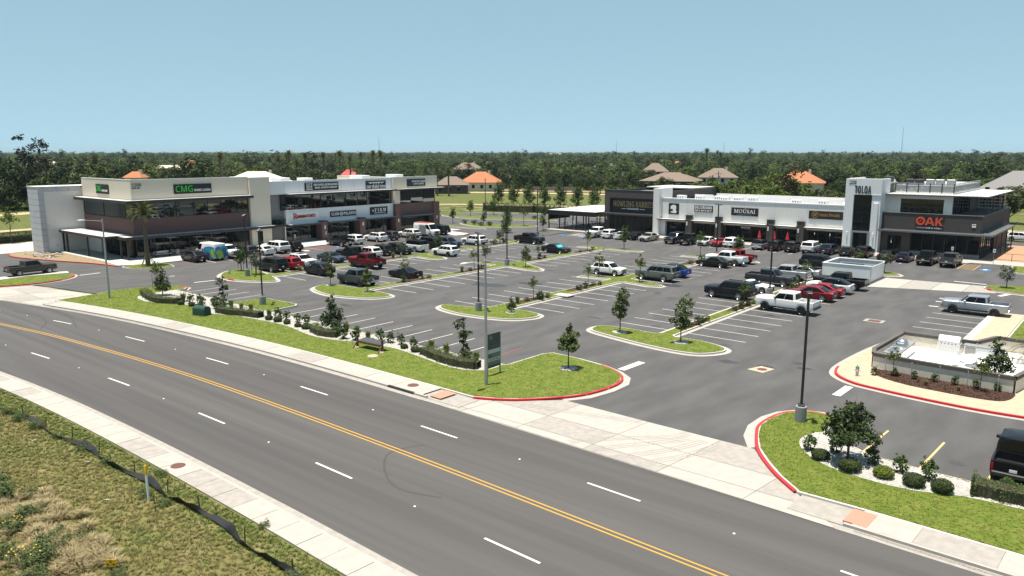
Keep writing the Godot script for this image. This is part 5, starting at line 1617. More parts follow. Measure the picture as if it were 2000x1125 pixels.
# kind, x, z, front towards (E +x, W -x, N -z, S +z), paint, metal, label, extra
func build_vehicles() -> void:
	var WHITE := [0.72, 0.72, 0.71]
	var BLACK := [0.010, 0.010, 0.011]
	var GREY := [0.055, 0.058, 0.062]
	var DARK := [0.022, 0.023, 0.025]
	var SILVER := [0.42, 0.43, 0.44]
	var list := [
		["coupe_suv", -109.8, -57.6, "W", [0.028, 0.027, 0.03], 0.4, "dark grey sloping-roof SUV parked beside the colourful van"],
		["van", -110.0, -60.4, "W", WHITE, 0.0, "white delivery van covered with blue and green print"],
		["pickup", -110.2, -63.1, "E", WHITE, 0.0, "white pickup truck reversed in beside the colourful van"],
		["suv", -109.3, -65.9, "W", GREY, 0.4, "grey SUV between two white vehicles at the office front"],
		["sedan", -109.0, -68.6, "W", WHITE, 0.0, "white saloon with dark rear window by the stone pier"],
		["large_suv", -109.3, -71.3, "W", WHITE, 0.0, "large white SUV parked at the open office stair"],
		["suv", -109.2, -74.1, "W", BLACK, 0.0, "black older SUV beside the accessible bays"],
		["pickup", -108.8, -83.8, "W", BLACK, 0.0, "black pickup truck with chrome bumper before the first brick pilaster"],
		["suv", -109.2, -86.9, "W", WHITE, 0.0, "white crossover between black pickup and bright walk"],
		["suv", -109.2, -92.2, "W", WHITE, 0.0, "white SUV with dark sunroof before the second pilaster"],
		["suv", -109.2, -95.2, "W", GREY, 0.3, "dark grey SUV half hidden by a roadside tree at the office"],
		["suv", -109.0, -100.3, "W", WHITE, 0.0, "boxy older white SUV beside the open white van"],
		["van", -108.8, -104.6, "E", WHITE, 0.0, "white high roof van with its side door open"],
		["large_suv", -109.0, -107.9, "W", BLACK, 0.0, "black SUV at the far end of the office row"],
		["large_suv", -92.6, -59.6, "W", [0.014, 0.017, 0.016], 0.2, "dark green-black SUV with roof rails beside the red kerb island"],
		["suv", -92.7, -62.3, "W", [0.30, 0.012, 0.02], 0.2, "small red SUV between dark SUV and white crossover"],
		["suv", -93.4, -65.1, "E", WHITE, 0.0, "white crossover with black sunroof behind the ornamental grass"],
		["sedan", -93.8, -70.6, "E", [0.055, 0.075, 0.12], 0.5, "slate blue saloon with its nose to the median"],
		["pickup", -93.4, -74.2, "W", BLACK, 0.0, "black crew cab pickup behind the red pickup"],
		["suv", -93.2, -77.2, "W", WHITE, 0.0, "white crossover beside the black crew cab pickup"],
		["suv", -94.0, -80.2, "W", DARK, 0.2, "charcoal SUV behind the silvery shrub"],
		["suv", -92.6, -83.0, "E", BLACK, 0.0, "black SUV with headlights facing the lot"],
		["large_suv", -93.3, -86.7, "W", WHITE, 0.0, "long white SUV with black roof panel in the second row"],
		["large_suv", -93.0, -91.2, "E", DARK, 0.2, "charcoal SUV beside the dark blue SUV"],
		["suv", -92.6, -94.2, "E", [0.02, 0.03, 0.055], 0.4, "dark blue SUV with its nose over the kerb"],
		["suv", -85.4, -86.2, "W", WHITE, 0.0, "white crossover with dark wheels on the near side of the median"],
		["suv", -91.8, -99.8, "W", WHITE, 0.0, "white small SUV with red tail lamps alone at the row end"],
		["coupe_suv", -85.0, -61.9, "W", [0.012, 0.012, 0.014], 0.0, "black low-roof SUV beside the ornamental grass tuft"],
		["pickup", -85.0, -70.0, "W", [0.16, 0.008, 0.014], 0.3, "dark red lifted pickup truck"],
		["pickup", -74.6, -59.9, "W", [0.06, 0.065, 0.072], 0.3, "grey crew cab pickup behind two young island trees"],
		["sports_coupe", -74.2, -67.4, "W", BLACK, 0.0, "black sports coupe behind a small tree"],
		["pickup", -85.6, -107.6, "E", BLACK, 0.0, "black heavy pickup with bright headlights at the median end"],
		["sedan", -74.0, -100.0, "E", BLACK, 0.0, "black saloon with a turquoise sunshade in its windscreen"],
		["suv", -55.2, -86.4, "E", WHITE, 0.0, "white SUV facing right on the middle grass island"],
		["large_suv", -48.0, -86.6, "W", [0.17, 0.185, 0.18], 0.6, "grey-green long SUV beside the blue SUV"],
		["coupe_suv", -48.2, -90.6, "W", [0.008, 0.07, 0.36], 0.4, "bright blue SUV with black roof"],
		["sedan", -47.7, -102.2, "W", BLACK, 0.0, "black saloon with bright wheels beside the white pickup"],
		["pickup", -47.2, -105.2, "W", WHITE, 0.0, "white crew cab pickup beside the black saloon"],
		["pickup", -47.0, -108.0, "W", [0.24, 0.008, 0.016], 0.3, "red pickup hidden behind the white crew cab pickup"],
		["large_suv", -35.7, -81.0, "W", [0.010, 0.011, 0.013], 0.0, "black long SUV in the row with the white sports coupe"],
		["sports_coupe", -35.4, -86.5, "E", WHITE, 0.0, "white sports coupe between black SUV and grey pickup"],
		["pickup", -35.6, -92.4, "E", [0.05, 0.054, 0.06], 0.4, "dark grey pickup facing the shrub median"],
		["pickup", -35.6, -97.6, "W", SILVER, 0.6, "silver crew cab pickup before the silver saloon"],
		["sedan", -35.0, -101.6, "W", SILVER, 0.6, "silver fastback saloon by the bin enclosure"],
		["large_suv", -35.2, -109.6, "E", [0.014, 0.016, 0.02], 0.2, "black long SUV behind the bin enclosure"],
		["pickup", -28.0, -77.5, "W", WHITE, 0.0, "white lifted pickup with black wheels alone in its row"],
		["sedan", -28.4, -85.8, "W", [0.17, 0.008, 0.016], 0.3, "dark red saloon nearest the white lifted pickup"],
		["sedan", -28.3, -88.8, "W", [0.24, 0.010, 0.018], 0.3, "bright red saloon beside the white electric car"],
		["coupe_suv", -28.3, -91.8, "W", WHITE, 0.0, "white electric car with black glass roof"],
		["pickup", -28.2, -95.2, "W", BLACK, 0.0, "black pickup with red tail lamps beside the bin enclosure"],
		["pickup", -82.2, -124.2, "S", WHITE, 0.0, "white pickup with grille facing out before the brewery"],
		["suv", -79.2, -124.4, "N", WHITE, 0.0, "white SUV beside the outward facing white pickup"],
		["sedan", -76.5, -124.6, "N", WHITE, 0.0, "white hatchback behind the round tree before the brewery"],
		["sedan", -74.2, -125.4, "N", BLACK, 0.0, "black saloon hidden behind the tree by the white pier"],
		["sedan", -71.4, -125.0, "S", [0.45, 0.42, 0.38], 0.5, "champagne silver saloon facing out by the white pier"],
		["large_suv", -65.9, -124.8, "S", [0.022, 0.024, 0.036], 0.3, "navy boxy SUV facing out before the first grey pier"],
		["pickup", -63.0, -124.9, "N", BLACK, 0.0, "black pickup between the navy SUV and small white car"],
		["sedan", -60.3, -125.8, "S", WHITE, 0.0, "small white car half hidden by a tree at the shops"],
		["sports_coupe", -57.8, -126.0, "S", [0.33, 0.008, 0.014], 0.2, "bright red sports car before the second grey pier"],
		["suv", -55.6, -126.4, "N", WHITE, 0.0, "white SUV behind the round tree before the shops"],
		["suv", -50.6, -126.2, "N", SILVER, 0.5, "silver SUV with black roof rails below the red umbrella"],
		["suv", -48.0, -126.3, "N", BLACK, 0.0, "black SUV with a wide red tail lamp below the umbrellas"],
		["suv", -45.2, -126.4, "N", [0.016, 0.018, 0.017], 0.2, "black-green SUV beside the white SUV with black window"],
		["large_suv", -42.4, -126.9, "N", WHITE, 0.0, "white large SUV with black rear window near the tower"],
		["coupe_suv", -39.7, -126.9, "N", [0.02, 0.026, 0.04], 0.3, "navy rounded crossover nearest the white tower"],
		["sedan", -36.8, -127.2, "N", [0.02, 0.03, 0.028], 0.3, "dark green car before the tower door"],
		["suv", -34.4, -127.2, "N", BLACK, 0.0, "black SUV beside the potted shrubs of the tower"],
		["sedan", -30.6, -125.4, "N", BLACK, 0.0, "black saloon left of the dark blue saloon at the restaurant"],
		["sedan", -28.2, -125.6, "N", [0.02, 0.026, 0.045], 0.3, "dark blue saloon beside the black restaurant pickup"],
		["pickup", -25.0, -124.8, "N", [0.016, 0.017, 0.018], 0.2, "black pickup with a covered bed before the restaurant glass"],
		["pickup", -21.95, -124.6, "N", [0.085, 0.09, 0.098], 0.5, "grey pickup beside the yellow hatched bay"],
		["pickup", -13.0, -88.5, "W", [0.34, 0.37, 0.41], 0.6, "silver crew cab pickup alone at the right edge"],
		["pickup", -4.0, -45.3, "N", [0.006, 0.006, 0.007], 0.0, "black pickup behind the clipped hedge in the corner"],
		["pickup", -114.6, -37.3, "N", [0.07, 0.062, 0.054], 0.4, "brown-grey pickup driving by the left grass wedge"],
		["suv", -18.6, -167.5, "E", WHITE, 0.0, "white SUV parked behind the restaurant"],
	]
	var dark_rims := ["bright blue", "white lifted", "dark grey sloping", "black low-roof", "black sports", "dark red lifted", "grey crew cab pickup behind", "black pickup behind the clipped", "silver crew cab pickup alone", "white crossover with dark wheels"]
	for e in list:
		var kind: String = e[0]
		var label: String = e[6]
		var o: Node3D
		if proto.has(kind):
			o = proto[kind].duplicate()
		else:
			proto[kind] = make_vehicle(kind)
			o = proto[kind].duplicate()
		var called: String = {"pickup": "pickup_truck", "van": "van", "sedan": "car", "sports_coupe": "car"}.get(kind, "suv")
		o.name = numbered(called)
		add_child(o)
		o.position = Vector3(e[1], 0.012, e[2])
		o.rotation.y = {"E": 0.0, "W": PI, "N": PI / 2, "S": -PI / 2}[e[3]] + rng.randf_range(-0.03, 0.03)
		var lift := 1.08 if "lifted" in label else rng.randf_range(0.97, 1.02)
		o.scale = Vector3(rng.randf_range(0.98, 1.02) * minf(lift, 1.03), lift, minf(lift, 1.02))
		tag(o, label, {"pickup_truck": "pickup", "van": "van", "car": "car", "suv": "SUV"}[called], "parked vehicles")
		var pm := paint_mat(e[4], e[5])
		var black_roof: bool = "black roof" in label or "black glass roof" in label
		for c in o.get_children():
			var n := String(c.name)
			if n.begins_with("body"):
				c.material_override = pm
			elif n.begins_with("cabin"):
				c.material_override = M["car glass"] if black_roof else pm
			elif n.begins_with("mirror"):
				c.material_override = pm if rng.randf() < 0.6 else M["car trim"]
			elif n.begins_with("rear_bumper"):
				c.material_override = M["chrome"] if ("chrome" in label or "crew cab" in label or "facing out" in label) else (pm if kind != "pickup" and rng.randf() < 0.7 else M["car trim"])
			elif n.begins_with("wheel"):
				var dk := false
				for d in dark_rims:
					dk = dk or label.begins_with(d)
				if dk:
					for w in c.get_children():
						if String(w.name).begins_with("rim"):
							w.material_override = M["rim dark"]
		if "covered with blue" in label:
			wrap_van(o)
		if "side door open" in label:
			put("shaded_opening_panel", box(-0.9, 0.85, 0.5, 2.2, 1.0, 1.045), M["interior grey"], o)  # flat panel on the flank, grey paint standing in for the shaded interior
			put("sliding_door", Mb.new().cbox(-2.2, -0.95, 0.5, 2.2, 1.04, 1.10, 0.02).mesh(), pm, o)
			put("roof_rack", box(-2.5, 1.1, 2.56, 2.64, -0.75, 0.75), M["faded red paint"], o)
		if "turquoise sunshade" in label:
			var sh := Mb.new()
			for s in 3:
				var a := cab_ring(KINDS[kind], lerpf(0.15, 0.8, s / 3.0), 0.016); var b := cab_ring(KINDS[kind], lerpf(0.15, 0.8, (s + 1) / 3.0), 0.016)
				for i in [[18, 19], [19, 0], [0, 1], [1, 2]]:
					sh.quad(a[i[1]], a[i[0]], b[i[0]], b[i[1]])
			put("sunshade", sh.mesh(), M["turquoise"], o)
		if "sunroof" in label:
			var k: Dictionary = KINDS[kind]
			put("sunroof", Mb.new().cbox(-0.9, 0.05, k.roof + 0.012, k.roof + 0.04, -0.42, 0.42, 0.01).mesh(), M["car glass"], o)
	for k in proto:
		proto[k].free()


# flat print stuck on the van's flank and doors
func wrap_van(o: Node3D) -> void:
	var cols := [[0.02, 0.22, 0.42], [0.30, 0.50, 0.02], [0.03, 0.05, 0.22], [0.02, 0.34, 0.50], [0.42, 0.10, 0.14], [0.10, 0.32, 0.05], [0.55, 0.45, 0.05]]
	for i in cols.size():
		flat_mat("van print %d" % i, cols[i], 0.35)
	var pieces := [[0, [-2.7, 0.55, -0.4, 0.55, 0.3, 1.25, -0.3, 1.95, -2.7, 2.05]], [1, [-2.68, 0.58, -1.9, 0.62, -1.7, 1.4, -2.2, 1.8, -2.68, 1.5]], [3, [-1.8, 1.3, -0.9, 1.2, -0.5, 1.7, -1.5, 1.9]], [2, [-1.5, 0.6, -0.5, 0.6, -0.6, 1.1, -1.3, 1.2]], [4, [0.2, 1.3, 0.6, 1.2, 0.7, 1.6, 0.3, 1.7]], [6, [-2.3, 1.0, -2.0, 0.9, -1.9, 1.2, -2.2, 1.25]]]
	var y := 0
	for s in [1.0, -1.0]:
		for p in pieces:
			var c := put("print_panel", cutout(curve(V2(p[1]), true, 2), 0.012), M["van print %d" % p[0]], o, Vector3(0, 0, s * 1.03))
			c.position.z = s * (1.035 + 0.004 * (y % 6))
			c.scale.x = 1.0
			if s < 0:
				c.rotation.y = PI
				c.scale.x = -1.0
			y += 1
	var rear := [[0, [-0.92, 0.55, 0.0, 0.55, 0.0, 2.0, -0.86, 2.0]], [2, [0.0, 0.55, 0.92, 0.55, 0.86, 1.3, 0.0, 1.2]], [1, [-0.5, 0.56, 0.35, 0.56, 0.1, 1.5, -0.6, 1.6]], [3, [0.02, 1.25, 0.86, 1.35, 0.84, 2.1, 0.02, 2.1]], [4, [0.15, 1.4, 0.4, 1.35, 0.42, 1.65, 0.2, 1.7]], [6, [-0.75, 1.1, -0.45, 1.0, -0.4, 1.4, -0.7, 1.5]]]
	for i in rear.size():
		var c := put("print_panel", cutout(curve(V2(rear[i][1]), true, 2), 0.012), M["van print %d" % rear[i][0]], o, Vector3(-2.86 - 0.004 * i, 0, 0))
		c.rotation.y = -PI / 2
	put("spare_ring", disc(0.14, 0.26, 0.02), M["sign black"], o, Vector3(-2.90, 1.55, 0.5)).rotation.y = -PI / 2


# ------------------------------------------------------------------ plants
const ORD := ["first", "second", "third", "fourth", "fifth", "sixth", "seventh", "eighth", "ninth", "tenth", "eleventh", "twelfth", "thirteenth", "fourteenth", "fifteenth", "sixteenth", "seventeenth", "eighteenth", "nineteenth", "twentieth"]


func rdir() -> Vector3:
	var z := rng.randf_range(-1, 1)
	var a := rng.randf_range(0, TAU)
	var r := sqrt(1 - z * z)
	return Vector3(r * cos(a), z, r * sin(a))


func shade_of(pal: Array) -> Color:
	var a: Array = pal[rng.randi() % pal.size()]
	var k := rng.randf_range(0.78, 1.25)
	return Color(a[0] * k, a[1] * k * rng.randf_range(0.94, 1.06), a[2] * k)


# one leaf: a folded blade of two triangles
func leaf(mb: Mb, at: Vector3, out: Vector3, size: float, narrow := 0.55) -> void:
	# the blade faces outwards and a little up, as leaves turn to the light
	var nn := (out.normalized() * 0.8 + Vector3(0, 0.55, 0) + rdir() * 0.85).normalized()
	var d := nn.cross(rdir()).normalized()
	var s := nn.cross(d)
	var a := at - d * size * 0.5; var b := at + d * size * 0.5
	var w := size * narrow * 0.5
	mb.tri(a, at + s * w + nn * size * 0.08, b)
	mb.tri(a, b, at - s * w + nn * size * 0.08)


# a crown of leaves round several lobes: [centre, radii]
func crown(lobes: Array, count: int, size: float, pal: Array, shell := 0.45, narrow := 0.6) -> ArrayMesh:
	var mb := Mb.new()
	mb.coloured = true
	var total := 0.0
	for l in lobes:
		total += l[1].x * l[1].y * l[1].z
	for l in lobes:
		var share := int(count * (l[1].x * l[1].y * l[1].z) / total) + 6
		var clumps := []
		for k in maxi(5, share / 14):
			clumps.append(rdir() * pow(rng.randf(), shell))
		for k in share:
			var c: Vector3 = clumps[rng.randi() % clumps.size()]
			var p: Vector3 = c + rdir() * pow(rng.randf(), 0.6) * 0.34
			if p.length() > 1.06:
				p = p.normalized() * rng.randf_range(0.95, 1.08)
			mb.tint = shade_of(pal)
			leaf(mb, l[0] + p * l[1], p, size * rng.randf_range(0.7, 1.3), narrow)
	return mb.mesh()


func trunk(h: float, r: float, limbs: int, reach: float, from := 0.5, lean := 0.06) -> ArrayMesh:
	var mb := Mb.new()
	var path := []
	var rad := []
	for k in 6:
		var t := k / 5.0
		path.append(Vector3(sin(t * 5.0 + h) * lean * t, h * t, cos(t * 4.0) * lean * t))
		rad.append(lerpf(r, r * 0.35, t) * (1.25 if k == 0 else 1.0))
	mb.tube(path, rad, 7)
	for k in limbs:
		var t := lerpf(from, 0.95, float(k) / maxi(1, limbs - 1))
		var a := k * 2.4 + rng.randf() * 0.6
		var s := Vector3(sin(t * 5.0 + h) * lean * t, h * t, cos(t * 4.0) * lean * t)
		var d := Vector3(cos(a), 0.9, sin(a)).normalized() * reach * rng.randf_range(0.7, 1.1)
		mb.tube([s, s + d * 0.5 + Vector3(0, 0.04, 0), s + d], [r * 0.45, r * 0.28, r * 0.1], 5)
	return mb.smooth(60).mesh()


const OAKISH := [[0.072, 0.100, 0.030], [0.088, 0.118, 0.036], [0.056, 0.080, 0.026], [0.105, 0.132, 0.044]]
const SHINY := [[0.034, 0.055, 0.018], [0.046, 0.07, 0.023], [0.062, 0.082, 0.028], [0.026, 0.044, 0.016]]
const FRESH := [[0.085, 0.125, 0.022], [0.065, 0.10, 0.018], [0.11, 0.14, 0.03], [0.05, 0.08, 0.016]]
const SILVERY := [[0.085, 0.10, 0.065], [0.06, 0.078, 0.045], [0.10, 0.115, 0.08]]
const BOXY := [[0.035, 0.065, 0.012], [0.05, 0.09, 0.016], [0.025, 0.05, 0.010], [0.075, 0.11, 0.02]]
const DUSKY := [[0.03, 0.034, 0.018], [0.045, 0.05, 0.026], [0.06, 0.055, 0.03]]

var tree_kinds := {}


func tree_parts(kind: String) -> Array:
	if tree_kinds.has(kind):
		return tree_kinds[kind]
	var t: ArrayMesh
	var c: ArrayMesh
	var V := func(x, y, z): return Vector3(x, y, z)
	match kind:
		"elm_a":   # loose upright young tree, about 3.7 m
			t = trunk(3.0, 0.055, 9, 0.75, 0.42)
			c = crown([[V.call(0, 1.75, 0), V.call(0.78, 0.55, 0.78)], [V.call(0.1, 2.35, -0.1), V.call(0.66, 0.6, 0.62)], [V.call(-0.3, 2.2, 0.25), V.call(0.5, 0.5, 0.5)], [V.call(0.0, 3.0, 0.05), V.call(0.36, 0.6, 0.36)], [V.call(0.45, 1.7, 0.3), V.call(0.4, 0.35, 0.4)], [V.call(-0.55, 1.6, -0.2), V.call(0.35, 0.35, 0.35)]], 2300, 0.16, OAKISH, 0.45)
		"elm_b":   # taller, leaning top, about 4.4 m
			t = trunk(3.6, 0.055, 10, 0.7, 0.36, 0.16)
			c = crown([[V.call(-0.05, 1.7, 0), V.call(0.55, 0.6, 0.55)], [V.call(-0.2, 2.6, 0.1), V.call(0.72, 0.7, 0.66)], [V.call(-0.35, 3.35, 0.1), V.call(0.62, 0.55, 0.6)], [V.call(0.55, 1.95, -0.3), V.call(0.36, 0.5, 0.36)], [V.call(-0.5, 3.9, 0.1), V.call(0.36, 0.42, 0.36)]], 2500, 0.16, OAKISH, 0.45)
		"elm_c":   # wide at the side, about 3.9 m
			t = trunk(3.2, 0.055, 10, 0.8, 0.4, 0.1)
			c = crown([[V.call(0.05, 1.6, 0), V.call(0.7, 0.5, 0.7)], [V.call(0, 2.3, 0), V.call(0.62, 0.7, 0.62)], [V.call(-0.65, 2.0, 0.3), V.call(0.5, 0.32, 0.42)], [V.call(0.0, 3.1, 0.0), V.call(0.34, 0.75, 0.34)], [V.call(0.5, 2.5, 0.1), V.call(0.4, 0.4, 0.4)], [V.call(-0.4, 2.9, -0.3), V.call(0.3, 0.35, 0.3)]], 2300, 0.16, OAKISH, 0.45)
		"magnolia":  # stiff, dark and glossy, branches down low
			t = trunk(2.6, 0.06, 12, 0.85, 0.22)
			c = crown([[V.call(0, 1.0, 0), V.call(0.95, 0.6, 0.9)], [V.call(0.15, 1.75, 0.1), V.call(0.8, 0.6, 0.75)], [V.call(-0.5, 1.4, -0.3), V.call(0.55, 0.5, 0.55)], [V.call(-0.1, 2.5, 0), V.call(0.5, 0.55, 0.5)], [V.call(0.1, 3.1, 0.1), V.call(0.26, 0.4, 0.26)], [V.call(0.6, 1.2, 0.4), V.call(0.5, 0.45, 0.5)]], 1900, 0.2, SHINY, 0.5, 0.5)
		"magnolia_open":
			t = trunk(2.9, 0.05, 12, 0.8, 0.3)
			c = crown([[V.call(0, 1.2, 0), V.call(0.5, 0.5, 0.5)], [V.call(0.15, 1.9, 0.1), V.call(0.7, 0.5, 0.7)], [V.call(-0.3, 2.5, 0.1), V.call(0.6, 0.45, 0.55)], [V.call(0.1, 3.0, 0), V.call(0.32, 0.35, 0.32)]], 620, 0.2, SHINY, 0.8, 0.5)
		"spreading":  # the corner tree: clear stem, spreading tiers
			t = trunk(2.5, 0.07, 12, 1.15, 0.42, 0.05)
			c = crown([[V.call(0, 1.5, 0), V.call(1.25, 0.42, 1.2)], [V.call(-0.6, 1.25, 0.4), V.call(0.7, 0.4, 0.7)], [V.call(0.2, 2.1, -0.1), V.call(0.95, 0.5, 0.9)], [V.call(-0.7, 2.0, -0.2), V.call(0.6, 0.4, 0.6)], [V.call(0.0, 2.7, 0.0), V.call(0.62, 0.4, 0.6)], [V.call(0.85, 1.35, 0.5), V.call(0.55, 0.35, 0.55)], [V.call(-1.0, 2.6, 0.2), V.call(0.35, 0.3, 0.35)]], 3600, 0.17, SHINY, 0.45)
		"light_tree":  # thin, bright green
			t = trunk(2.3, 0.04, 9, 0.7, 0.4)
			c = crown([[V.call(0, 1.9, 0), V.call(0.75, 0.45, 0.7)], [V.call(0.4, 2.2, 0.2), V.call(0.5, 0.4, 0.5)], [V.call(-0.4, 2.3, -0.1), V.call(0.5, 0.4, 0.5)], [V.call(0, 2.65, 0), V.call(0.4, 0.3, 0.4)]], 620, 0.13, FRESH, 0.8)
		"silvery":
			t = trunk(2.0, 0.05, 9, 0.7, 0.3)
			c = crown([[V.call(0, 1.4, 0), V.call(0.85, 0.6, 0.8)], [V.call(0.2, 2.0, 0), V.call(0.7, 0.5, 0.7)], [V.call(-0.4, 1.9, 0.2), V.call(0.5, 0.5, 0.5)]], 1100, 0.14, SILVERY, 0.5)
		"dense_young":
			t = trunk(2.9, 0.06, 9, 0.8, 0.35)
			c = crown([[V.call(0, 1.7, 0), V.call(0.95, 0.7, 0.95)], [V.call(0, 2.6, 0), V.call(0.85, 0.75, 0.85)], [V.call(0.2, 3.3, 0), V.call(0.5, 0.6, 0.5)]], 1500, 0.17, BOXY, 0.45)
		"oak":      # old live oak
			t = trunk(4.6, 0.32, 8, 2.6, 0.3, 0.3)
			c = crown([[V.call(0, 5.0, 0), V.call(4.2, 2.2, 4.0)], [V.call(2.4, 5.6, 1.0), V.call(2.4, 1.9, 2.4)], [V.call(-2.2, 5.9, -1.0), V.call(2.6, 2.0, 2.5)], [V.call(0.4, 7.2, -0.4), V.call(2.8, 1.7, 2.7)], [V.call(-1.0, 4.0, 2.6), V.call(2.2, 1.6, 1.8)], [V.call(1.2, 4.0, -2.8), V.call(2.2, 1.6, 1.8)]], 2600, 0.6, OAKISH, 0.3)
		"oak_b":
			t = trunk(5.0, 0.3, 8, 2.4, 0.3, 0.4)
			c = crown([[V.call(-0.6, 5.0, 0.2), V.call(3.4, 2.4, 3.4)], [V.call(1.8, 6.6, 0.6), V.call(2.3, 2.0, 2.2)], [V.call(-1.6, 7.0, -0.8), V.call(2.2, 2.0, 2.2)], [V.call(0.2, 8.6, 0.1), V.call(1.8, 1.4, 1.8)], [V.call(0.8, 3.6, 2.2), V.call(2.0, 1.4, 1.8)], [V.call(2.6, 4.4, -1.8), V.call(1.7, 1.5, 1.6)]], 2400, 0.58, OAKISH, 0.3)
		"mesquite":
			t = trunk(3.8, 0.2, 9, 2.4, 0.2, 0.5)
			c = crown([[V.call(0, 4.0, 0), V.call(3.2, 1.5, 3.0)], [V.call(1.8, 5.0, -0.8), V.call(2.0, 1.4, 2.0)], [V.call(-2.0, 4.8, 0.8), V.call(2.0, 1.4, 1.9)], [V.call(0.2, 5.9, 0.2), V.call(2.0, 1.2, 1.9)], [V.call(-0.5, 2.8, 2.2), V.call(1.8, 1.2, 1.4)]], 2200, 0.45, FRESH, 0.4)
		"tall_tree":
			t = trunk(7.5, 0.26, 10, 2.4, 0.35, 0.5)
			c = crown([[V.call(0, 5.6, 0), V.call(2.6, 2.0, 2.6)], [V.call(-0.8, 8.2, 0.4), V.call(2.3, 1.7, 2.2)], [V.call(1.2, 9.8, -0.3), V.call(1.8, 1.5, 1.8)], [V.call(-1.6, 11.0, 0.2), V.call(1.3, 1.0, 1.3)], [V.call(1.9, 7.0, 0.8), V.call(1.5, 1.2, 1.5)]], 1700, 0.42, DUSKY, 0.6)
	tree_kinds[kind] = [t, c]
	return tree_kinds[kind]


func plant_tree(kind: String, at: Vector3, label: String, size := 1.0, turn := 0.0, called := "young_tree", group := "young trees of the lot", tall := 1.0) -> Node3D:
	var p := tree_parts(kind)
	var o := thing(called, label, "tree", at, turn, group)
	o.scale = Vector3(size, size * tall, size)
	put("trunk", p[0], M["trunk"], o)
	put("crown", p[1], M["leaf"], o)
	return o


func stakes(o: Node3D) -> void:
	for k in 3:
		var a := TAU * k / 3 + 0.4
		var s := put("stake", Mb.new().lathe([Vector2(0.03, 0), Vector2(0.03, 1.5), Vector2(0, 1.52)], 6).mesh(), M["stake wood"], o, Vector3(cos(a) * 0.45, 0, sin(a) * 0.45))
		s.rotation.z = 0.02


func mulch_ring(o: Node3D, r := 0.62) -> void:
	put("stone_ring", Mb.new().lathe([Vector2(r * 1.12, -0.02), Vector2(r * 1.1, 0.03), Vector2(r * 0.9, 0.05), Vector2(0, 0.05)], 18).mesh(), M["gravel white"], o)


var bush_kinds := {}


func bush(kind: String) -> ArrayMesh:
	if bush_kinds.has(kind):
		return bush_kinds[kind]
	var m: ArrayMesh
	match kind:
		"ball":
			m = clipped([[0.03, 0.05, 0.012], [0.045, 0.07, 0.018], [0.022, 0.04, 0.010]])
		"gold_ball":
			m = clipped([[0.10, 0.14, 0.012], [0.07, 0.11, 0.012], [0.14, 0.17, 0.02]])
		"upright":
			m = crown([[Vector3(0, 0.42, 0), Vector3(0.40, 0.42, 0.40)], [Vector3(0.1, 0.82, 0), Vector3(0.32, 0.3, 0.32)], [Vector3(-0.15, 0.7, 0.1), Vector3(0.28, 0.28, 0.28)]], 620, 0.12, BOXY, 0.35)
		"dark_bush":
			m = crown([[Vector3(0, 0.5, 0), Vector3(0.62, 0.5, 0.6)], [Vector3(0.2, 0.85, 0.1), Vector3(0.4, 0.4, 0.4)], [Vector3(-0.2, 1.2, 0), Vector3(0.26, 0.35, 0.26)]], 1000, 0.12, SHINY, 0.35)
		"low":
			m = crown([[Vector3(0, 0.24, 0), Vector3(0.36, 0.26, 0.36)]], 420, 0.09, SHINY, 0.3)
		"rusty":
			m = crown([[Vector3(0, 0.3, 0), Vector3(0.5, 0.32, 0.5)]], 500, 0.10, DUSKY, 0.35)
		"weed":
			m = crown([[Vector3(0, 0.25, 0), Vector3(0.6, 0.3, 0.55)], [Vector3(0.3, 0.45, 0.1), Vector3(0.35, 0.3, 0.35)], [Vector3(-0.3, 0.4, -0.2), Vector3(0.35, 0.25, 0.35)]], 1100, 0.085, [[0.075, 0.115, 0.04], [0.055, 0.09, 0.03], [0.10, 0.135, 0.05], [0.13, 0.14, 0.06]], 0.6, 0.4)
		"grass":
			m = blades(150, 0.75, 0.34, [[0.12, 0.15, 0.04], [0.16, 0.18, 0.06], [0.09, 0.12, 0.03]], 0.02)
		"dry_grass":
			m = blades(130, 0.62, 0.30, [[0.30, 0.20, 0.10], [0.24, 0.20, 0.09], [0.16, 0.16, 0.06]], 0.02)
		"straw":
			m = blades(160, 0.42, 0.55, [[0.34, 0.27, 0.16], [0.28, 0.22, 0.12], [0.22, 0.20, 0.09]], 0.014)
	bush_kinds[kind] = m
	return m


# a shrub clipped to a low dome, leaves packed on its skin
func clipped(pal: Array) -> ArrayMesh:
	var mb := Mb.new()
	mb.coloured = true
	for k in 1500:
		var d := rdir()
		if d.y < -0.55:
			continue
		mb.tint = shade_of(pal)
		leaf(mb, Vector3(0, 0.28, 0) + d * Vector3(0.52, 0.32, 0.52) * rng.randf_range(0.9, 1.03), d, 0.075 * rng.randf_range(0.7, 1.3))
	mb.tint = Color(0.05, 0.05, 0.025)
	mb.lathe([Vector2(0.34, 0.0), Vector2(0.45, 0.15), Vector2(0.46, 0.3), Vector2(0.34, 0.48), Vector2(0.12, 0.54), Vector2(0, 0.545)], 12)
	return mb.mesh()


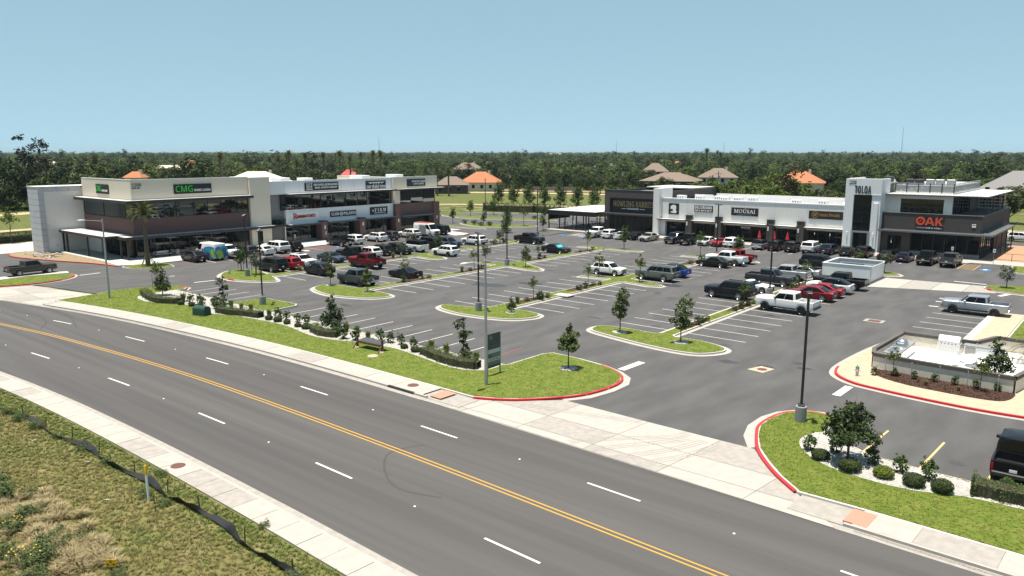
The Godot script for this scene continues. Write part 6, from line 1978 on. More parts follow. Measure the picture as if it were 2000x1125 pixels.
# a tuft of bending blades
func blades(count: int, h: float, r: float, pal: Array, w := 0.02) -> ArrayMesh:
	var mb := Mb.new()
	mb.coloured = true
	for k in count:
		var a := rng.randf_range(0, TAU)
		var d := Vector3(cos(a), 0, sin(a))
		var s := Vector3(-sin(a), 0, cos(a)) * w
		var b := d * rng.randf() * r * 0.35
		var l := h * rng.randf_range(0.55, 1.1)
		var out := rng.randf_range(0.15, 1.0) * r
		var m1 := b + d * out * 0.4 + Vector3(0, l * 0.65, 0)
		var e := b + d * out + Vector3(0, l * rng.randf_range(0.75, 1.0), 0)
		mb.tint = shade_of(pal)
		mb.quad(b - s, b + s, m1 + s * 0.8, m1 - s * 0.8)
		mb.tri(m1 - s * 0.8, m1 + s * 0.8, e)
	return mb.mesh()


func plant_bush(kind: String, x: float, z: float, label: String, size := 1.0, group := "shrubs of the beds", y := 0.2) -> void:
	var o := thing("ornamental_grass" if "grass" in kind else "shrub", label, "grass" if "grass" in kind else "shrub", Vector3(x, y, z), rng.randf_range(0, TAU), group)
	o.scale = Vector3(size, size * rng.randf_range(0.92, 1.08), size)
	put("blades" if "grass" in kind else "foliage", bush(kind), M["leaf"], o)
	if not "grass" in kind:
		put("stem", Mb.new().lathe([Vector2(0.05, -0.05), Vector2(0.03, 0.35), Vector2(0, 0.36)], 6).mesh(), M["trunk"], o)


# a clipped hedge along a line
func hedge(line: PackedVector2Array, w: float, h: float, label: String, y := 0.2, pal := BOXY, group := "clipped hedges", density := 1.0, size := 0.085) -> void:
	var c := paced(line, 0.25)
	var o := thing("hedge", label, "hedge", Vector3(c[0].x, y, c[0].y), 0, group)
	var mb := Mb.new()
	mb.coloured = true
	for i in c.size() - 1:
		var d := (c[i + 1] - c[i]).normalized()
		var nn := d.orthogonal()
		for k in int(95 * density * (w + h)):
			var f := rng.randf()
			var p: Vector3
			var out: Vector3
			var along := c[i].lerp(c[i + 1], rng.randf())
			var bulge := 0.92 + 0.16 * sin(along.x * 4.4) + 0.08 * sin(along.x * 9.3 + 1.0)
			var side := rng.randf_range(-1, 1)
			var v := rng.randf()
			if f < w / (w + 2 * h) * 1.4:
				p = Vector3(along.x + nn.x * side * w / 2, h * bulge * (1.0 - 0.22 * side * side), along.y + nn.y * side * w / 2)
				out = Vector3.UP
			else:
				var s := 1.0 if rng.randf() < 0.5 else -1.0
				p = Vector3(along.x + nn.x * s * w / 2 * bulge, v * h * bulge * 0.86, along.y + nn.y * s * w / 2 * bulge)
				out = Vector3(nn.x * s, 0.2, nn.y * s)
			p += rdir() * rng.randf_range(0.0, 0.09)
			mb.tint = shade_of(pal)
			leaf(mb, p - Vector3(c[0].x, 0, c[0].y), out, size * rng.randf_range(0.7, 1.3))
	# leaves on the two ends
	for e in [[c[0], c[0] - c[1]], [c[-1], c[-1] - c[-2]]]:
		var nn: Vector2 = e[1].normalized().orthogonal()
		for k in int(140 * w * h * 4 * density):
			var along: Vector2 = e[0] + nn * rng.randf_range(-w / 2, w / 2)
			mb.tint = shade_of(pal)
			leaf(mb, Vector3(along.x - c[0].x, rng.randf() * h, along.y - c[0].y) + rdir() * 0.06, Vector3(e[1].x, 0.2, e[1].y).normalized(), size)
	put("foliage", mb.mesh(), M["leaf"], o)
	var core := Mb.new().strip(offset_line(line, -w / 2 + 0.08), offset_line(line, w / 2 - 0.08), h * 0.68, 0.0, true)
	core.moved(Transform3D(Basis(), Vector3(-c[0].x, 0, -c[0].y)))
	put("light_block_core", core.mesh(), M["block_core_brown"], o)  # solid core added inside the leaves to block light


func palm(at: Vector3, h: float, label: String, props := false, group := "") -> void:
	var o := thing("palm_tree", label, "palm tree", at, rng.randf_range(0, TAU), group)
	var path := []
	var rad := []
	for k in 12:
		var t := k / 11.0
		path.append(Vector3(sin(t * 2.0) * 0.12, h * t, 0))
		rad.append((0.30 if k % 2 else 0.27) * (1.2 - 0.35 * t) * (1.15 if k > 9 else 1.0))
	put("trunk", Mb.new().tube(path, rad, 10).smooth(50).mesh(), M["palm trunk"], o)
	var key := "palm_frond"
	if not bush_kinds.has(key):
		var mb := Mb.new()
		mb.coloured = true
		for k in 26:
			var t := k / 25.0
			var p := Vector3(t * 2.2, 0.75 * sin(t * 2.2) * 0.9 - 0.75 * t * t, 0)
			for s in [-1.0, 1.0]:
				var l := 0.5 * sin(PI * (0.12 + 0.86 * t)) + 0.05
				mb.tint = shade_of([[0.085, 0.095, 0.03], [0.11, 0.11, 0.04], [0.06, 0.075, 0.022]])
				mb.tri(p + Vector3(0, 0, 0.0), p + Vector3(0.07, 0.01, 0), p + Vector3(l * 0.75, -0.05, s * l))
		for k in 8:
			var t0 := k / 8.0; var t1 := (k + 1) / 8.0
			var p0 := Vector3(t0 * 2.2, 0.675 * sin(t0 * 2.2) - 0.75 * t0 * t0, 0); var p1 := Vector3(t1 * 2.2, 0.675 * sin(t1 * 2.2) - 0.75 * t1 * t1, 0)
			mb.tint = Color(0.12, 0.12, 0.05)
			mb.quad(p0 - Vector3(0, 0, 0.03), p0 + Vector3(0, 0, 0.03), p1 + Vector3(0, 0, 0.02), p1 - Vector3(0, 0, 0.02))
		bush_kinds[key] = mb.mesh()
	for k in 30:
		var f := put("frond", bush_kinds[key], M["leaf"], o, Vector3(sin(2.0) * 0.12, h + 0.05, 0))
		f.rotation = Vector3(0, k * 2.39996, lerpf(1.25, -0.35, k / 29.0))
		f.rotation_order = EULER_ORDER_YXZ
	if props:
		for k in 4:
			var a := TAU * k / 4 + 0.5
			put("brace", Mb.new().tube([Vector3(cos(a) * 1.2, 0, sin(a) * 1.2), Vector3(cos(a) * 0.3, 1.5, sin(a) * 0.3)], [0.05, 0.05], 6).mesh(), M["stake wood"], o)


func build_landscape() -> void:
	flat_mat("block_core_brown", [0.075, 0.06, 0.04], 0.95)  # even brown for the added light-blocking core of the hedges
	# ---- trees on islands and beds
	var t: Node3D
	t = plant_tree("elm_a", Vector3(-32.5, 0.18, -45.6), "young tree alone on the rounded lawn by the driveway", 1.02, 0.3); mulch_ring(t)
	t = plant_tree("elm_b", Vector3(-35.9, 0.18, -58.2), "tall leaning young tree on the near median end", 1.0, 2.4); mulch_ring(t)
	t = plant_tree("elm_c", Vector3(-29.9, 0.18, -58.3), "young tree with a low left branch on the near median end", 1.0, 0.5); mulch_ring(t)
	t = plant_tree("magnolia", Vector3(-48.9, 0.18, -58.6), "short dark bushy tree on the middle median end", 0.5, 1.0); mulch_ring(t, 1.1)
	plant_tree("spreading", Vector3(-11.0, 0.2, -40.6), "spreading dark tree in the corner gravel bed", 1.08, 0.8)
	plant_tree("magnolia_open", Vector3(-40.7, 0.2, -42.9), "thin open tree beside the leasing sign", 1.02, 0.0)
	plant_tree("magnolia", Vector3(-55.6, 0.2, -41.6), "dark pyramidal tree behind the wooden bench", 1.05, 2.0)
	plant_tree("magnolia_open", Vector3(-74.9, 0.2, -42.2), "round headed dark tree near the green utility box", 0.98, 1.2)
	t = plant_tree("magnolia", Vector3(-85.0, 0.2, -40.6), "dense dark tree over the left end of the hedge", 0.98, 4.0)
	t = plant_tree("light_tree", Vector3(-89.6, 0.18, -42.2), "thin staked tree left of the street bed", 1.15, 0.0); stakes(t)
	t = plant_tree("elm_c", Vector3(-76.2, 0.18, -57.0), "left young tree on the second median end", 0.82, 2.0); mulch_ring(t)
	t = plant_tree("elm_a", Vector3(-69.2, 0.18, -56.9), "right young tree on the second median end", 0.85, 1.0); mulch_ring(t)
	t = plant_tree("dense_young", Vector3(-95.0, 0.18, -56.4), "staked dense tree left of the island lamp post", 0.9, 0.0); stakes(t)
	t = plant_tree("silvery", Vector3(-90.6, 0.18, -55.9), "staked thin grey tree right of the island lamp post", 1.2, 0.0); stakes(t)
	plant_tree("light_tree", Vector3(-71.2, 0.18, -64.6), "pale thin tree before the black sports coupe", 1.0, 1.0)
	plant_tree("light_tree", Vector3(-51.6, 0.18, -65.6), "thin tree in the mulch of the middle median", 0.92, 2.0)
	plant_tree("light_tree", Vector3(-52.0, 0.18, -76.8), "thin tree left of the middle cross island", 0.95, 3.0)
	plant_tree("light_tree", Vector3(-54.8, 0.18, -83.4), "thin tree before the white SUV on the middle island", 1.1, 4.0)
	plant_tree("light_tree", Vector3(-48.6, 0.18, -83.2), "bright young tree before the grey-green long SUV", 1.2, 5.0)
	plant_tree("light_tree", Vector3(-71.6, 0.18, -77.8), "pale tree left of the tall lamp post island", 1.0, 0.6)
	plant_tree("silvery", Vector3(-75.0, 0.18, -84.0), "thin grey tree on the left tip of the cross island", 1.05, 1.6)
	plant_tree("dense_young", Vector3(-67.4, 0.18, -83.9), "dense narrow tree right of the tall lamp post", 0.82, 2.2)
	plant_tree("light_tree", Vector3(-70.9, 0.18, -91.2), "small tree in the mulch beyond the tall lamp post", 0.8, 2.6)
	plant_tree("light_tree", Vector3(-70.9, 0.18, -104.4), "small pale tree near the black saloon with the sunshade", 1.15, 2.9)
	plant_tree("dense_young", Vector3(-67.6, 0.18, -110.3), "round dense tree before the brewery end of the lot", 1.08, 0.2)
	plant_tree("light_tree", Vector3(-53.8, 0.18, -110.3), "bright staked tree at the shop end of the median", 1.35, 0.4)
	plant_tree("dense_young", Vector3(-47.6, 0.18, -110.2), "bushy round tree before the white SUV at the shops", 1.0, 0.4)
	plant_tree("light_tree", Vector3(-32.2, 0.18, -76.6), "low tree before the black long SUV", 0.95, 1.4)
	plant_tree("light_tree", Vector3(-32.6, 0.18, -64.6), "slim tree behind the near median end", 1.05, 4.4)
	plant_tree("light_tree", Vector3(-32.4, 0.18, -95.6), "bushy small tree between the parked pickups", 1.0, 0.7)
	plant_tree("light_tree", Vector3(-31.0, 0.1, -112.0), "low wide tree behind the bin enclosure", 1.0, 0.9)
	plant_tree("silvery", Vector3(-27.2, 0.18, -110.4), "thin grey tree at the corner of the bin enclosure", 1.1, 0.9)
	plant_tree("silvery", Vector3(-12.8, 0.18, -107.2), "wind bent tree on the red kerb island at the right", 1.1, 2.9)
	plant_tree("silvery", Vector3(-88.6, 0.18, -79.6), "silvery shrub-like tree on the office side median", 1.0, 0.9)
	plant_tree("silvery", Vector3(-95.6, 0.05, -88.4), "grey tree in front of the white long SUV", 1.15, 3.9)
	plant_tree("dense_young", Vector3(-89.4, 0.18, -88.6), "dark small tree behind the white crossover with dark wheels", 0.75, 3.2)
	plant_tree("silvery", Vector3(-88.5, 0.18, -66.0), "small grey tree between slate saloon and white crossover", 0.9, 0.3)
	plant_tree("silvery", Vector3(-88.7, 0.18, -103.0), "bare thin tree before the heavy black pickup", 1.0, 1.3)
	t = plant_tree("dense_young", Vector3(-91.5, 0.18, -108.0), "staked dense tree behind the heavy black pickup", 1.05, 2.3); stakes(t)
	var back := [[-134, -144.4, "dense_young", 1.1], [-114.2, -127.3, "dense_young", 0.85], [-132.6, -151.6, "dense_young", 1.15], [-106.4, -131.7, "light_tree", 1.55], [-97.0, -126.4, "dense_young", 0.9], [-119.2, -141.6, "dense_young", 1.0], [-100.4, -118.9, "dense_young", 1.25], [-124.0, -127.6, "dense_young", 0.95], [-123.4, -121.8, "dense_young", 1.1], [-112.0, -146.4, "dense_young", 1.0]]
	for k in back.size():
		var b: Array = back[k]
		plant_tree(b[2], Vector3(b[0], 0.15, b[1]), "young far lot tree %s" % ["on the hedge side island", "on the island with low shrubs", "beside the back lamp post", "bright green on the kerbed tip", "at the terrace corner", "on the middle of the back island", "before the tan corner pad", "at the office end of the shrub island", "on the strip beside the office end", "on the right tip of the back island"][k], b[3], k)
	# hedge strip trees along the back
	for k in 9:
		plant_tree("dense_young", Vector3(-141 + 5.2 * k, 0.1, -163.5 - 0.15 * k), "dark upright tree over the back hedge, %s from the left" % ORD[k], 1.95, k * 1.3, "hedge_tree", "trees over the back hedge", 1.15)
	plant_tree("dense_young", Vector3(-103, 0, -178), "lone round tree in the meadow behind the terrace", 1.9, 0.3, "hedge_tree")
	plant_tree("light_tree", Vector3(-157, 0.0, -48.5), "tall thin tree left of the office wing", 2.3, 0.3, "hedge_tree")
	# ---- street bed
	var up := [-78.3, -40.3, -77.3, -40.8, -76.1, -40.5, -74.9, -41.2, -73.8, -41.6, -64.2, -41.7, -63.1, -41.9, -61.3, -41.9, -60.1, -42.0, -49.9, -42.3, -48.6, -42.3, -47.5, -42.5, -45.8, -42.3]
	for k in range(0, up.size(), 2):
		plant_bush("upright", up[k], up[k + 1], "leafy upright shrub in the street bed, %s from the left" % ORD[k / 2], rng.randf_range(0.85, 1.1), "upright shrubs in the street bed")
	var ba := [-78.4, -39.3, -76.7, -39.6, -75.3, -39.6, -64.5, -40.9, -63.1, -40.95, -61.6, -40.95, -59.8, -40.9, -58.5, -40.85, -49.9, -41.3, -46.3, -41.75, -44.8, -41.6]
	for k in range(0, ba.size(), 2):
		plant_bush("ball", ba[k], ba[k + 1], "small clipped ball shrub in the street bed, %s from the left" % ORD[k / 2], rng.randf_range(0.62, 0.85), "ball shrubs in the street bed")
	var gr := [-79.6, -40.2, -72.4, -41.6, -71.0, -41.9, -69.7, -42.2, -65.5, -41.6, -54.9, -42.6, -53.6, -42.8, -50.9, -41.8, -44.2, -42.8, -42.4, -42.7, -39.0, -42.5, -37.4, -42.3]
	for k in range(0, gr.size(), 2):
		plant_bush("grass", gr[k], gr[k + 1], "clump of fountain grass in the street bed, %s from the left" % ORD[k / 2], rng.randf_range(1.0, 1.5), "fountain grass in the street bed")
	plant_bush("dark_bush", -73.4, -40.6, "dark wide bush under the round headed tree", 1.0)
	plant_bush("dark_bush", -54.6, -41.2, "dark bush at the foot of the pyramidal tree", 0.95)
	plant_bush("dark_bush", -40.2, -42.6, "dark bush at the foot of the thin open tree", 0.9)
	plant_bush("upright", -52.8, -40.6, "bright round bush right of the pyramidal tree", 1.15)
	plant_bush("upright", -51.5, -40.9, "bright round bush left of the wooden bench", 1.1)
	hedge(curve(V2([-86.9, -39.4, -84.2, -38.7, -81.8, -38.4, -80.2, -38.9, -79.2, -39.6])), 0.9, 0.75, "low clipped hedge at the left tip of the street bed")
	hedge(curve(V2([-71.6, -39.7, -70.2, -39.9, -68.8, -40.3, -67.4, -40.7, -66.0, -41.0])), 0.9, 0.75, "low clipped hedge behind the green utility box")
	hedge(curve(V2([-57.4, -40.9, -56.0, -40.4, -54.6, -40.4, -53.8, -40.8])), 0.9, 0.75, "low clipped hedge below the pyramidal tree")
	hedge(curve(V2([-43.9, -41.7, -42.4, -41.3, -40.6, -40.9, -38.9, -40.9, -37.6, -41.3])), 0.95, 0.8, "long clipped hedge curving to the leasing sign")
	# ---- corner bed
	var cb := [-12.2, -40.0, -10.55, -39.4, -9.0, -39.6, -7.6, -39.5, -6.4, -39.6]
	for k in range(0, cb.size(), 2):
		plant_bush("gold_ball" if k == 4 else "ball", cb[k], cb[k + 1], "clipped %s ball shrub in the corner bed, %s from the left" % ["yellow-green" if k == 4 else "dark green", ORD[k / 2]], [0.92, 1.08, 0.95, 1.0, 0.95][k / 2], "ball shrubs in the corner bed")
	var cu := [-13.0, -40.8, -11.8, -41.3, -9.9, -41.0, -8.5, -40.8, -7.2, -40.7]
	for k in range(0, cu.size(), 2):
		plant_bush("upright", cu[k], cu[k + 1], "leafy shrub along the kerb of the corner bed, %s from the left" % ORD[k / 2], rng.randf_range(0.9, 1.05), "kerb shrubs in the corner bed")
	hedge(V2([-5.3, -40.5, -2.0, -40.8, 3, -41.0]), 1.15, 0.85, "thick clipped hedge before the black corner pickup")
	# ---- mulch beds in the medians
	for b in [[-52.4, -51.0, -61.6, -68.6], [-52.4, -51.0, -71.8, -79.0], [-71.9, -70.5, -62.8, -69.0], [-71.9, -70.5, -73.2, -80.0], [-71.9, -70.5, -88.6, -94.2], [-71.9, -70.5, -100.8, -107], [-32.9, -31.8, -62.6, -68.0], [-32.9, -31.8, -72.8, -79.2], [-32.9, -31.8, -87, -97], [-89.3, -88.0, -59.4, -68], [-89.3, -88.0, -74, -81], [-89.3, -88.0, -98, -105], [-52.4, -51.0, -99.6, -107.5]]:
		var mb := structure("mulch_bed", "brown mulch bed in a median")
		var p := PackedVector2Array()
		for k in 18:
			var a := TAU * k / 18
			p.append(Vector2((b[0] + b[1]) / 2 + cos(a) * (b[1] - b[0]) / 2 * rng.randf_range(0.85, 1.0), (b[2] + b[3]) / 2 + sin(a) * (b[2] - b[3]) / 2 * rng.randf_range(0.88, 1.0)))
		put("mulch", Mb.new().prism(p, 0.12, 0.195).mesh(), M["mulch"], mb)
	var med := {"middle": [-51.4, -64.2, -51.4, -66.4, -50.9, -66.0, -50.9, -67.3, -51.6, -74.0, -51.0, -73.5, -51.1, -74.9, -51.6, -77.4, -51.1, -78.0, -50.9, -101.3, -51.5, -105.6], "lamp post": [-70.8, -76.1, -70.8, -78.4, -70.9, -91.6, -71.0, -92.9, -70.8, -102.1, -70.9, -105.9, -70.9, -64.0, -70.8, -67.2, -70.7, -68.3], "near right": [-32.3, -74.5, -32.1, -77.4, -31.9, -75.2, -31.9, -78.5, -31.9, -73.8, -32.2, -64.0, -31.9, -65.5, -32.0, -66.5, -32.0, -67.4, -32.2, -88.7, -31.9, -91.3]}
	for nm in med:
		var a: Array = med[nm]
		for k in range(0, a.size(), 2):
			plant_bush(["low", "rusty", "upright", "low"][(k / 2) % 4], a[k], a[k + 1], "low shrub in the mulch of the %s median, number %s listed from the street" % [nm, ORD[k / 2]] if false else "mulch shrub in the %s median, %s of its row" % [nm, ORD[k / 2]], rng.randf_range(0.75, 1.1), "shrubs in the medians")
	var mg := [-51.4, -62.6, -71.0, -74.7, -71.1, -89.4, -88.6, -61.4, -88.5, -78.0, -31.9, -89.6]
	for k in range(0, mg.size(), 2):
		plant_bush("dry_grass" if k == 6 else "grass", mg[k], mg[k + 1], ["fountain grass behind the short bushy median tree", "fountain grass left of the tall lamp post", "fountain grass beyond the tall lamp post", "rust coloured grass before the small red SUV", "grass tuft beside the black SUV facing the lot", "grass tuft between white sports coupe and red saloon"][k / 2], 1.2, "grass tufts in the medians")
	var bs := [-113.6, -125.6, -112.0, -126.8, -115.1, -146.6, -88.4, -103.9, -88.6, -101.4, -51.0, -106.9, -120.0, -127.4, -117.0, -127.2]
	for k in range(0, bs.size(), 2):
		plant_bush("rusty", bs[k], bs[k + 1], "dusky low shrub %s" % ["left of the far shrub island tree", "right of the far shrub island tree", "on the far back island", "beside the heavy black pickup", "before the bare thin tree", "near the bright staked tree", "at the office end of the island", "in the middle of the shrub island"][k / 2], 1.5, "shrubs at the far end")
	# back hedge and left hedge
	hedge(V2([-141.5, -158, -128, -163.0]), 2.2, 2.4, "tall dark hedge along the back of the lot, left part", 0.1, BOXY, "back hedges", 0.28, 0.2)
	hedge(V2([-127.2, -163.2, -100.5, -164.4]), 2.2, 2.3, "tall dark hedge along the back of the lot, right part", 0.1, BOXY, "back hedges", 0.28, 0.2)
	hedge(V2([-159, -41, -160, -62]), 1.8, 1.6, "dark hedge beside the service drive at the left", 0.0, SHINY, "back hedges", 0.3, 0.2)
	# office palm
	palm(Vector3(-109.6, 0.17, -50.6), 7.1, "tall palm with wooden braces at the office corner", true)
	# agaves by the tower
	for q in [[-38.9, -131.4, "left"], [-34.6, -131.4, "right"]]:
		plant_bush("grass", q[0], q[1], "spiky plant at the %s foot of the white tower" % q[2], 1.3, "plants at the tower", 0.14)
	for k in 10:
		plant_bush("upright", -53.0 + 0.85 * k, -130.6, "potted terrace shrub below the umbrellas, %s from the left" % ORD[k], 0.85, "terrace shrubs", 0.14)
	# ---- lawn grass that stands up as blades
	var tuft := blades(9, 0.075, 0.11, [[0.14, 0.20, 0.026], [0.11, 0.17, 0.02], [0.18, 0.21, 0.035], [0.21, 0.20, 0.06]], 0.006)
	gravel_stones()
	scatter_in("lawn_grass", "short mown lawn grass of the islands", turf_areas, tuft, 900, 46.0)


# white stones lying on the gravel beds
func gravel_stones() -> void:
	var mb := Mb.new()
	var p := []
	for k in 5:
		p.append(Vector3(cos(k * 1.2566) * 0.05, 0.0, sin(k * 1.2566) * 0.035))
	for k in 5:
		mb.tri(p[(k + 1) % 5], p[k], Vector3(0.005, 0.04, 0.0))
	var xf := []; var cols := []
	for i in gravel_areas.size():
		var g: PackedVector2Array = gravel_areas[i]
		var r := Rect2(g[0], Vector2.ZERO)
		for q in g:
			r = r.expand(q)
		for k in int(r.get_area() * (75.0 if i == 1 else 26.0)):
			var q := Vector2(rng.randf_range(r.position.x, r.end.x), rng.randf_range(r.position.y, r.end.y))
			if q.x < -2.0 and Geometry2D.is_point_in_polygon(q, g):
				var s := rng.randf_range(0.6, 1.7)
				xf.append(Transform3D(Basis(Vector3.UP, rng.randf() * TAU).scaled(Vector3(s, s * rng.randf_range(0.6, 1.2), s)), Vector3(q.x, 0.204, q.y)))
				var t := rng.randf_range(0.3, 0.62)
				cols.append(Color(t, t * 0.96, t * 0.9))
	many("gravel", "loose white gravel of the shrub beds", mb.mesh(), M["grass blade"], xf, cols)


# copies of a tuft over outlines, denser near the camera
func scatter_in(called: String, label: String, areas: Array, mesh: Mesh, _most: int, density: float) -> void:
	var xf := []
	for a in areas:
		var p: PackedVector2Array = a[0]
		var r := Rect2(p[0], Vector2.ZERO)
		for q in p:
			r = r.expand(q)
		var far := r.get_center().length()
		var d := density * clampf(pow(50.0 / maxf(far, 20.0), 1.6), 0.06, 1.5)
		for k in int(r.get_area() * d):
			var q := Vector2(rng.randf_range(r.position.x, r.end.x), rng.randf_range(r.position.y, r.end.y))
			var inside := Geometry2D.is_point_in_polygon(q, p)
			if inside:
				for g in gravel_areas:
					if Geometry2D.is_point_in_polygon(q, g):
						inside = false
			if inside:
				var s := rng.randf_range(0.6, 1.25)
				xf.append(Transform3D(Basis(Vector3.UP, rng.randf() * TAU).scaled(Vector3(s, s, s)), Vector3(q.x, a[1] - 0.005, q.y)))
	many(called, label, mesh, M["grass blade"], xf, [])


func many(called: String, label: String, mesh: Mesh, m: Material, xf: Array, cols: Array, parent: Node3D = null) -> MultiMeshInstance3D:
	var mm := MultiMesh.new()
	mm.transform_format = MultiMesh.TRANSFORM_3D
	mm.use_colors = not cols.is_empty()
	mm.mesh = mesh
	mm.instance_count = xf.size()
	for i in xf.size():
		mm.set_instance_transform(i, xf[i])
		if not cols.is_empty():
			mm.set_instance_color(i, cols[i])
	var o := MultiMeshInstance3D.new()
	o.multimesh = mm
	o.material_override = m
	if parent:
		o.name = called
		parent.add_child(o, true)
	else:
		o.name = numbered(called)
		add_child(o)
	o.set_meta("kind", "stuff")
	if label:
		o.set_meta("label", label)
	return o


# ------------------------------------------------------------------ kitchen patio at the right
func build_patio() -> void:
	var s := structure("patio_walk", "warm concrete walk with red kerb round the patio")
	var edge := curve(V2([-16.7, -71.5, -17.4, -66, -17.7, -60.5, -17.5, -58.0, -16.8, -56.5, -15.3, -55.3, -13.4, -54.8, -10.6, -54.4, -7.1, -54.2, -3.0, -54.6, 3, -55.4]), false, 5)
	var p := edge.duplicate()
	p.append(Vector2(3, -71.5))
	sheet("gutter", p, 0.017, "concrete", s)
	var inner := offset_line(edge, 0.45 if offset_line(edge, 0.45)[4].x > edge[4].x else -0.45)
	var q := inner.duplicate()
	q.append(Vector2(3, -71.0))
	put("walk", Mb.new().prism(q, 0.0, 0.15).mesh(), M["concrete warm"], s)
	red_kerb(s, part_line(inner, 12, inner.size()))
	# mulch
	var mb := structure("mulch_bed", "dark brown mulch bed below the patio wall")
	var mp := curve(V2([-15.0, -60.2, -14.2, -58.4, -12.3, -57.4, -10.3, -57.1, -7.6, -57.0, -6.3, -57.5, -5.9, -59.2, -6.2, -60.4]), false, 4)
	put("mulch", Mb.new().prism(mp, 0.1, 0.18).mesh(), M["mulch"], mb)
	chips(mp)
	# wall with a wooden rail on top
	var o := thing("patio_enclosure", "low cream patio wall with weathered timber rail", "wall")
	var line := V2([-15.2, -69.4, -15.5, -61.9, -15.15, -60.55, -12.0, -60.1, -6.1, -59.8, -5.6, -62.6, 2.0, -66.0])
	var back := V2([-15.2, -69.4, -9.9, -69.4, -8.9, -72.4, 2.0, -72.0])
	for l in [line, back]:
		for i in l.size() - 1:
			var seg := PackedVector2Array([l[i], l[i + 1]])
			put("wall", Mb.new().strip(offset_line(seg, -0.1), offset_line(seg, 0.1), 1.05, 0.0, true).mesh(), M["patio wall"], o)
			for r in 2:
				put("rail_board", Mb.new().strip(offset_line(seg, -0.15), offset_line(seg, 0.15), 1.19 + 0.145 * r, 1.06 + 0.145 * r, true).mesh(), M["wood rail"], o)
	put("floor", Mb.new().prism(V2([-15.1, -69.3, -15.35, -62, -15.0, -60.75, -12, -60.3, -6.3, -60.0, -5.8, -62.6, 1.8, -66.0, 1.8, -71.8, -8.8, -72.2, -9.8, -69.3]), 0.1, 0.19).mesh(), M["patio floor"], o)
	# grill counter, pizza oven, cabinets
	var c := thing("grill_counter", "steel grill counter along the left patio wall", "counter", Vector3(-14.3, 0.19, -64.6))
	put("cabinet", Mb.new().cbox(-0.5, 0.5, 0, 0.85, -2.6, 2.6, 0.02).mesh(), M["white metal"], c)
	put("worktop", box(-0.55, 0.55, 0.85, 0.92, -2.65, 2.65), M["concrete grey"], c)
	for k in 5:
		put("cabinet_door", box(0.5, 0.53, 0.1, 0.8, -2.5 + 1.0 * k, -1.58 + 1.0 * k), M["steel"], c)
	put("cooktop", box(-0.4, 0.4, 0.92, 0.97, 0.6, 2.2), M["steel"], c)
	var g := thing("dome_grill", "domed steel grill on the counter", "grill", Vector3(-14.3, 1.11, -65.2))
	var hood := Mb.new().lathe([Vector2(0.48, 0), Vector2(0.46, 0.2), Vector2(0.36, 0.4), Vector2(0.18, 0.5), Vector2(0, 0.52)], 18)
	put("hood", hood.smooth(50).mesh(), M["steel"], g)
	put("front_shelf", box(-0.5, 0.5, 0.0, 0.06, 0.3, 0.75), M["steel"], g)
	put("handle", Mb.new().tube([Vector3(-0.25, 0.25, 0.5), Vector3(0.25, 0.25, 0.5)], [0.02, 0.02], 6).mesh(), M["chrome"], g)
	var b := thing("barbecue", "white hooded barbecue against the back patio wall", "grill", Vector3(-11.6, 0.19, -68.6))
	put("cabinet", Mb.new().cbox(-0.8, 0.8, 0, 0.95, -0.4, 0.4, 0.02).mesh(), M["white metal"], b)
	var lid := Mb.new()
	lid.lathe([Vector2(0, -0.75), Vector2(0.42, -0.75), Vector2(0.42, 0.75), Vector2(0, 0.75)], 16)
	lid.moved(Transform3D(Basis(Vector3.BACK, PI / 2), Vector3.ZERO))
	put("lid", lid.smooth(40).mesh(), M["white metal"], b, Vector3(0, 1.05, 0))
	put("control_panel", box(-0.75, 0.75, 0.78, 1.0, 0.4, 0.47), M["steel"], b)
	for k in 5:
		var kn := put("knob", Mb.new().lathe([Vector2(0.04, 0), Vector2(0.04, 0.05), Vector2(0, 0.05)], 8).mesh(), M["dark frame"], b, Vector3(-0.5 + 0.25 * k, 0.88, 0.47))
		kn.rotation.x = PI / 2
	var f := thing("outdoor_fridge", "white outdoor cabinets with a glass door fridge", "cabinet", Vector3(-9.2, 0.19, -68.5))
	put("cabinet", Mb.new().cbox(-1.3, 1.3, 0, 0.92, -0.4, 0.4, 0.02).mesh(), M["white metal"], f)
	put("worktop", box(-1.35, 1.35, 0.92, 0.98, -0.45, 0.45), M["concrete grey"], f)
	put("fridge_door", box(-1.2, -0.5, 0.08, 0.85, 0.4, 0.43), M["soffit"], f)
	for x in [-0.35, 0.45]:
		put("cabinet_door", box(x, x + 0.75, 0.08, 0.85, 0.4, 0.42), M["white panel"], f)
	# table and chairs
	var t := thing("patio_table", "round white pedestal table on the patio", "table", Vector3(-9.2, 0.19, -65.6))
	put("table_top", Mb.new().lathe([Vector2(0, 0.76), Vector2(0.85, 0.76), Vector2(0.86, 0.74), Vector2(0.84, 0.71), Vector2(0, 0.70)], 26).mesh(), M["white metal"], t)
	put("pedestal", Mb.new().lathe([Vector2(0.36, 0), Vector2(0.34, 0.04), Vector2(0.07, 0.1), Vector2(0.06, 0.7)], 14).mesh(), M["white metal"], t)
	for k in 3:
		var ch := thing("patio_chair", ["white slatted chair left of the round patio table", "white slatted chair in front of the round patio table", "white slatted chair at the right edge of the patio"][k], "chair", [Vector3(-10.5, 0.19, -65.0), Vector3(-10.3, 0.19, -66.3), Vector3(-3.6, 0.19, -69.4)][k], [0.4, -0.5, 2.4][k], "white patio chairs")
		put("seat", Mb.new().cbox(-0.24, 0.24, 0.42, 0.46, -0.24, 0.24, 0.01).mesh(), M["white metal"], ch)
		for q2 in [[-0.22, -0.22], [0.22, -0.22], [-0.22, 0.22], [0.22, 0.22]]:
			put("leg", box(q2[0] - 0.018, q2[0] + 0.018, 0, 0.42, q2[1] - 0.018, q2[1] + 0.018), M["white metal"], ch)
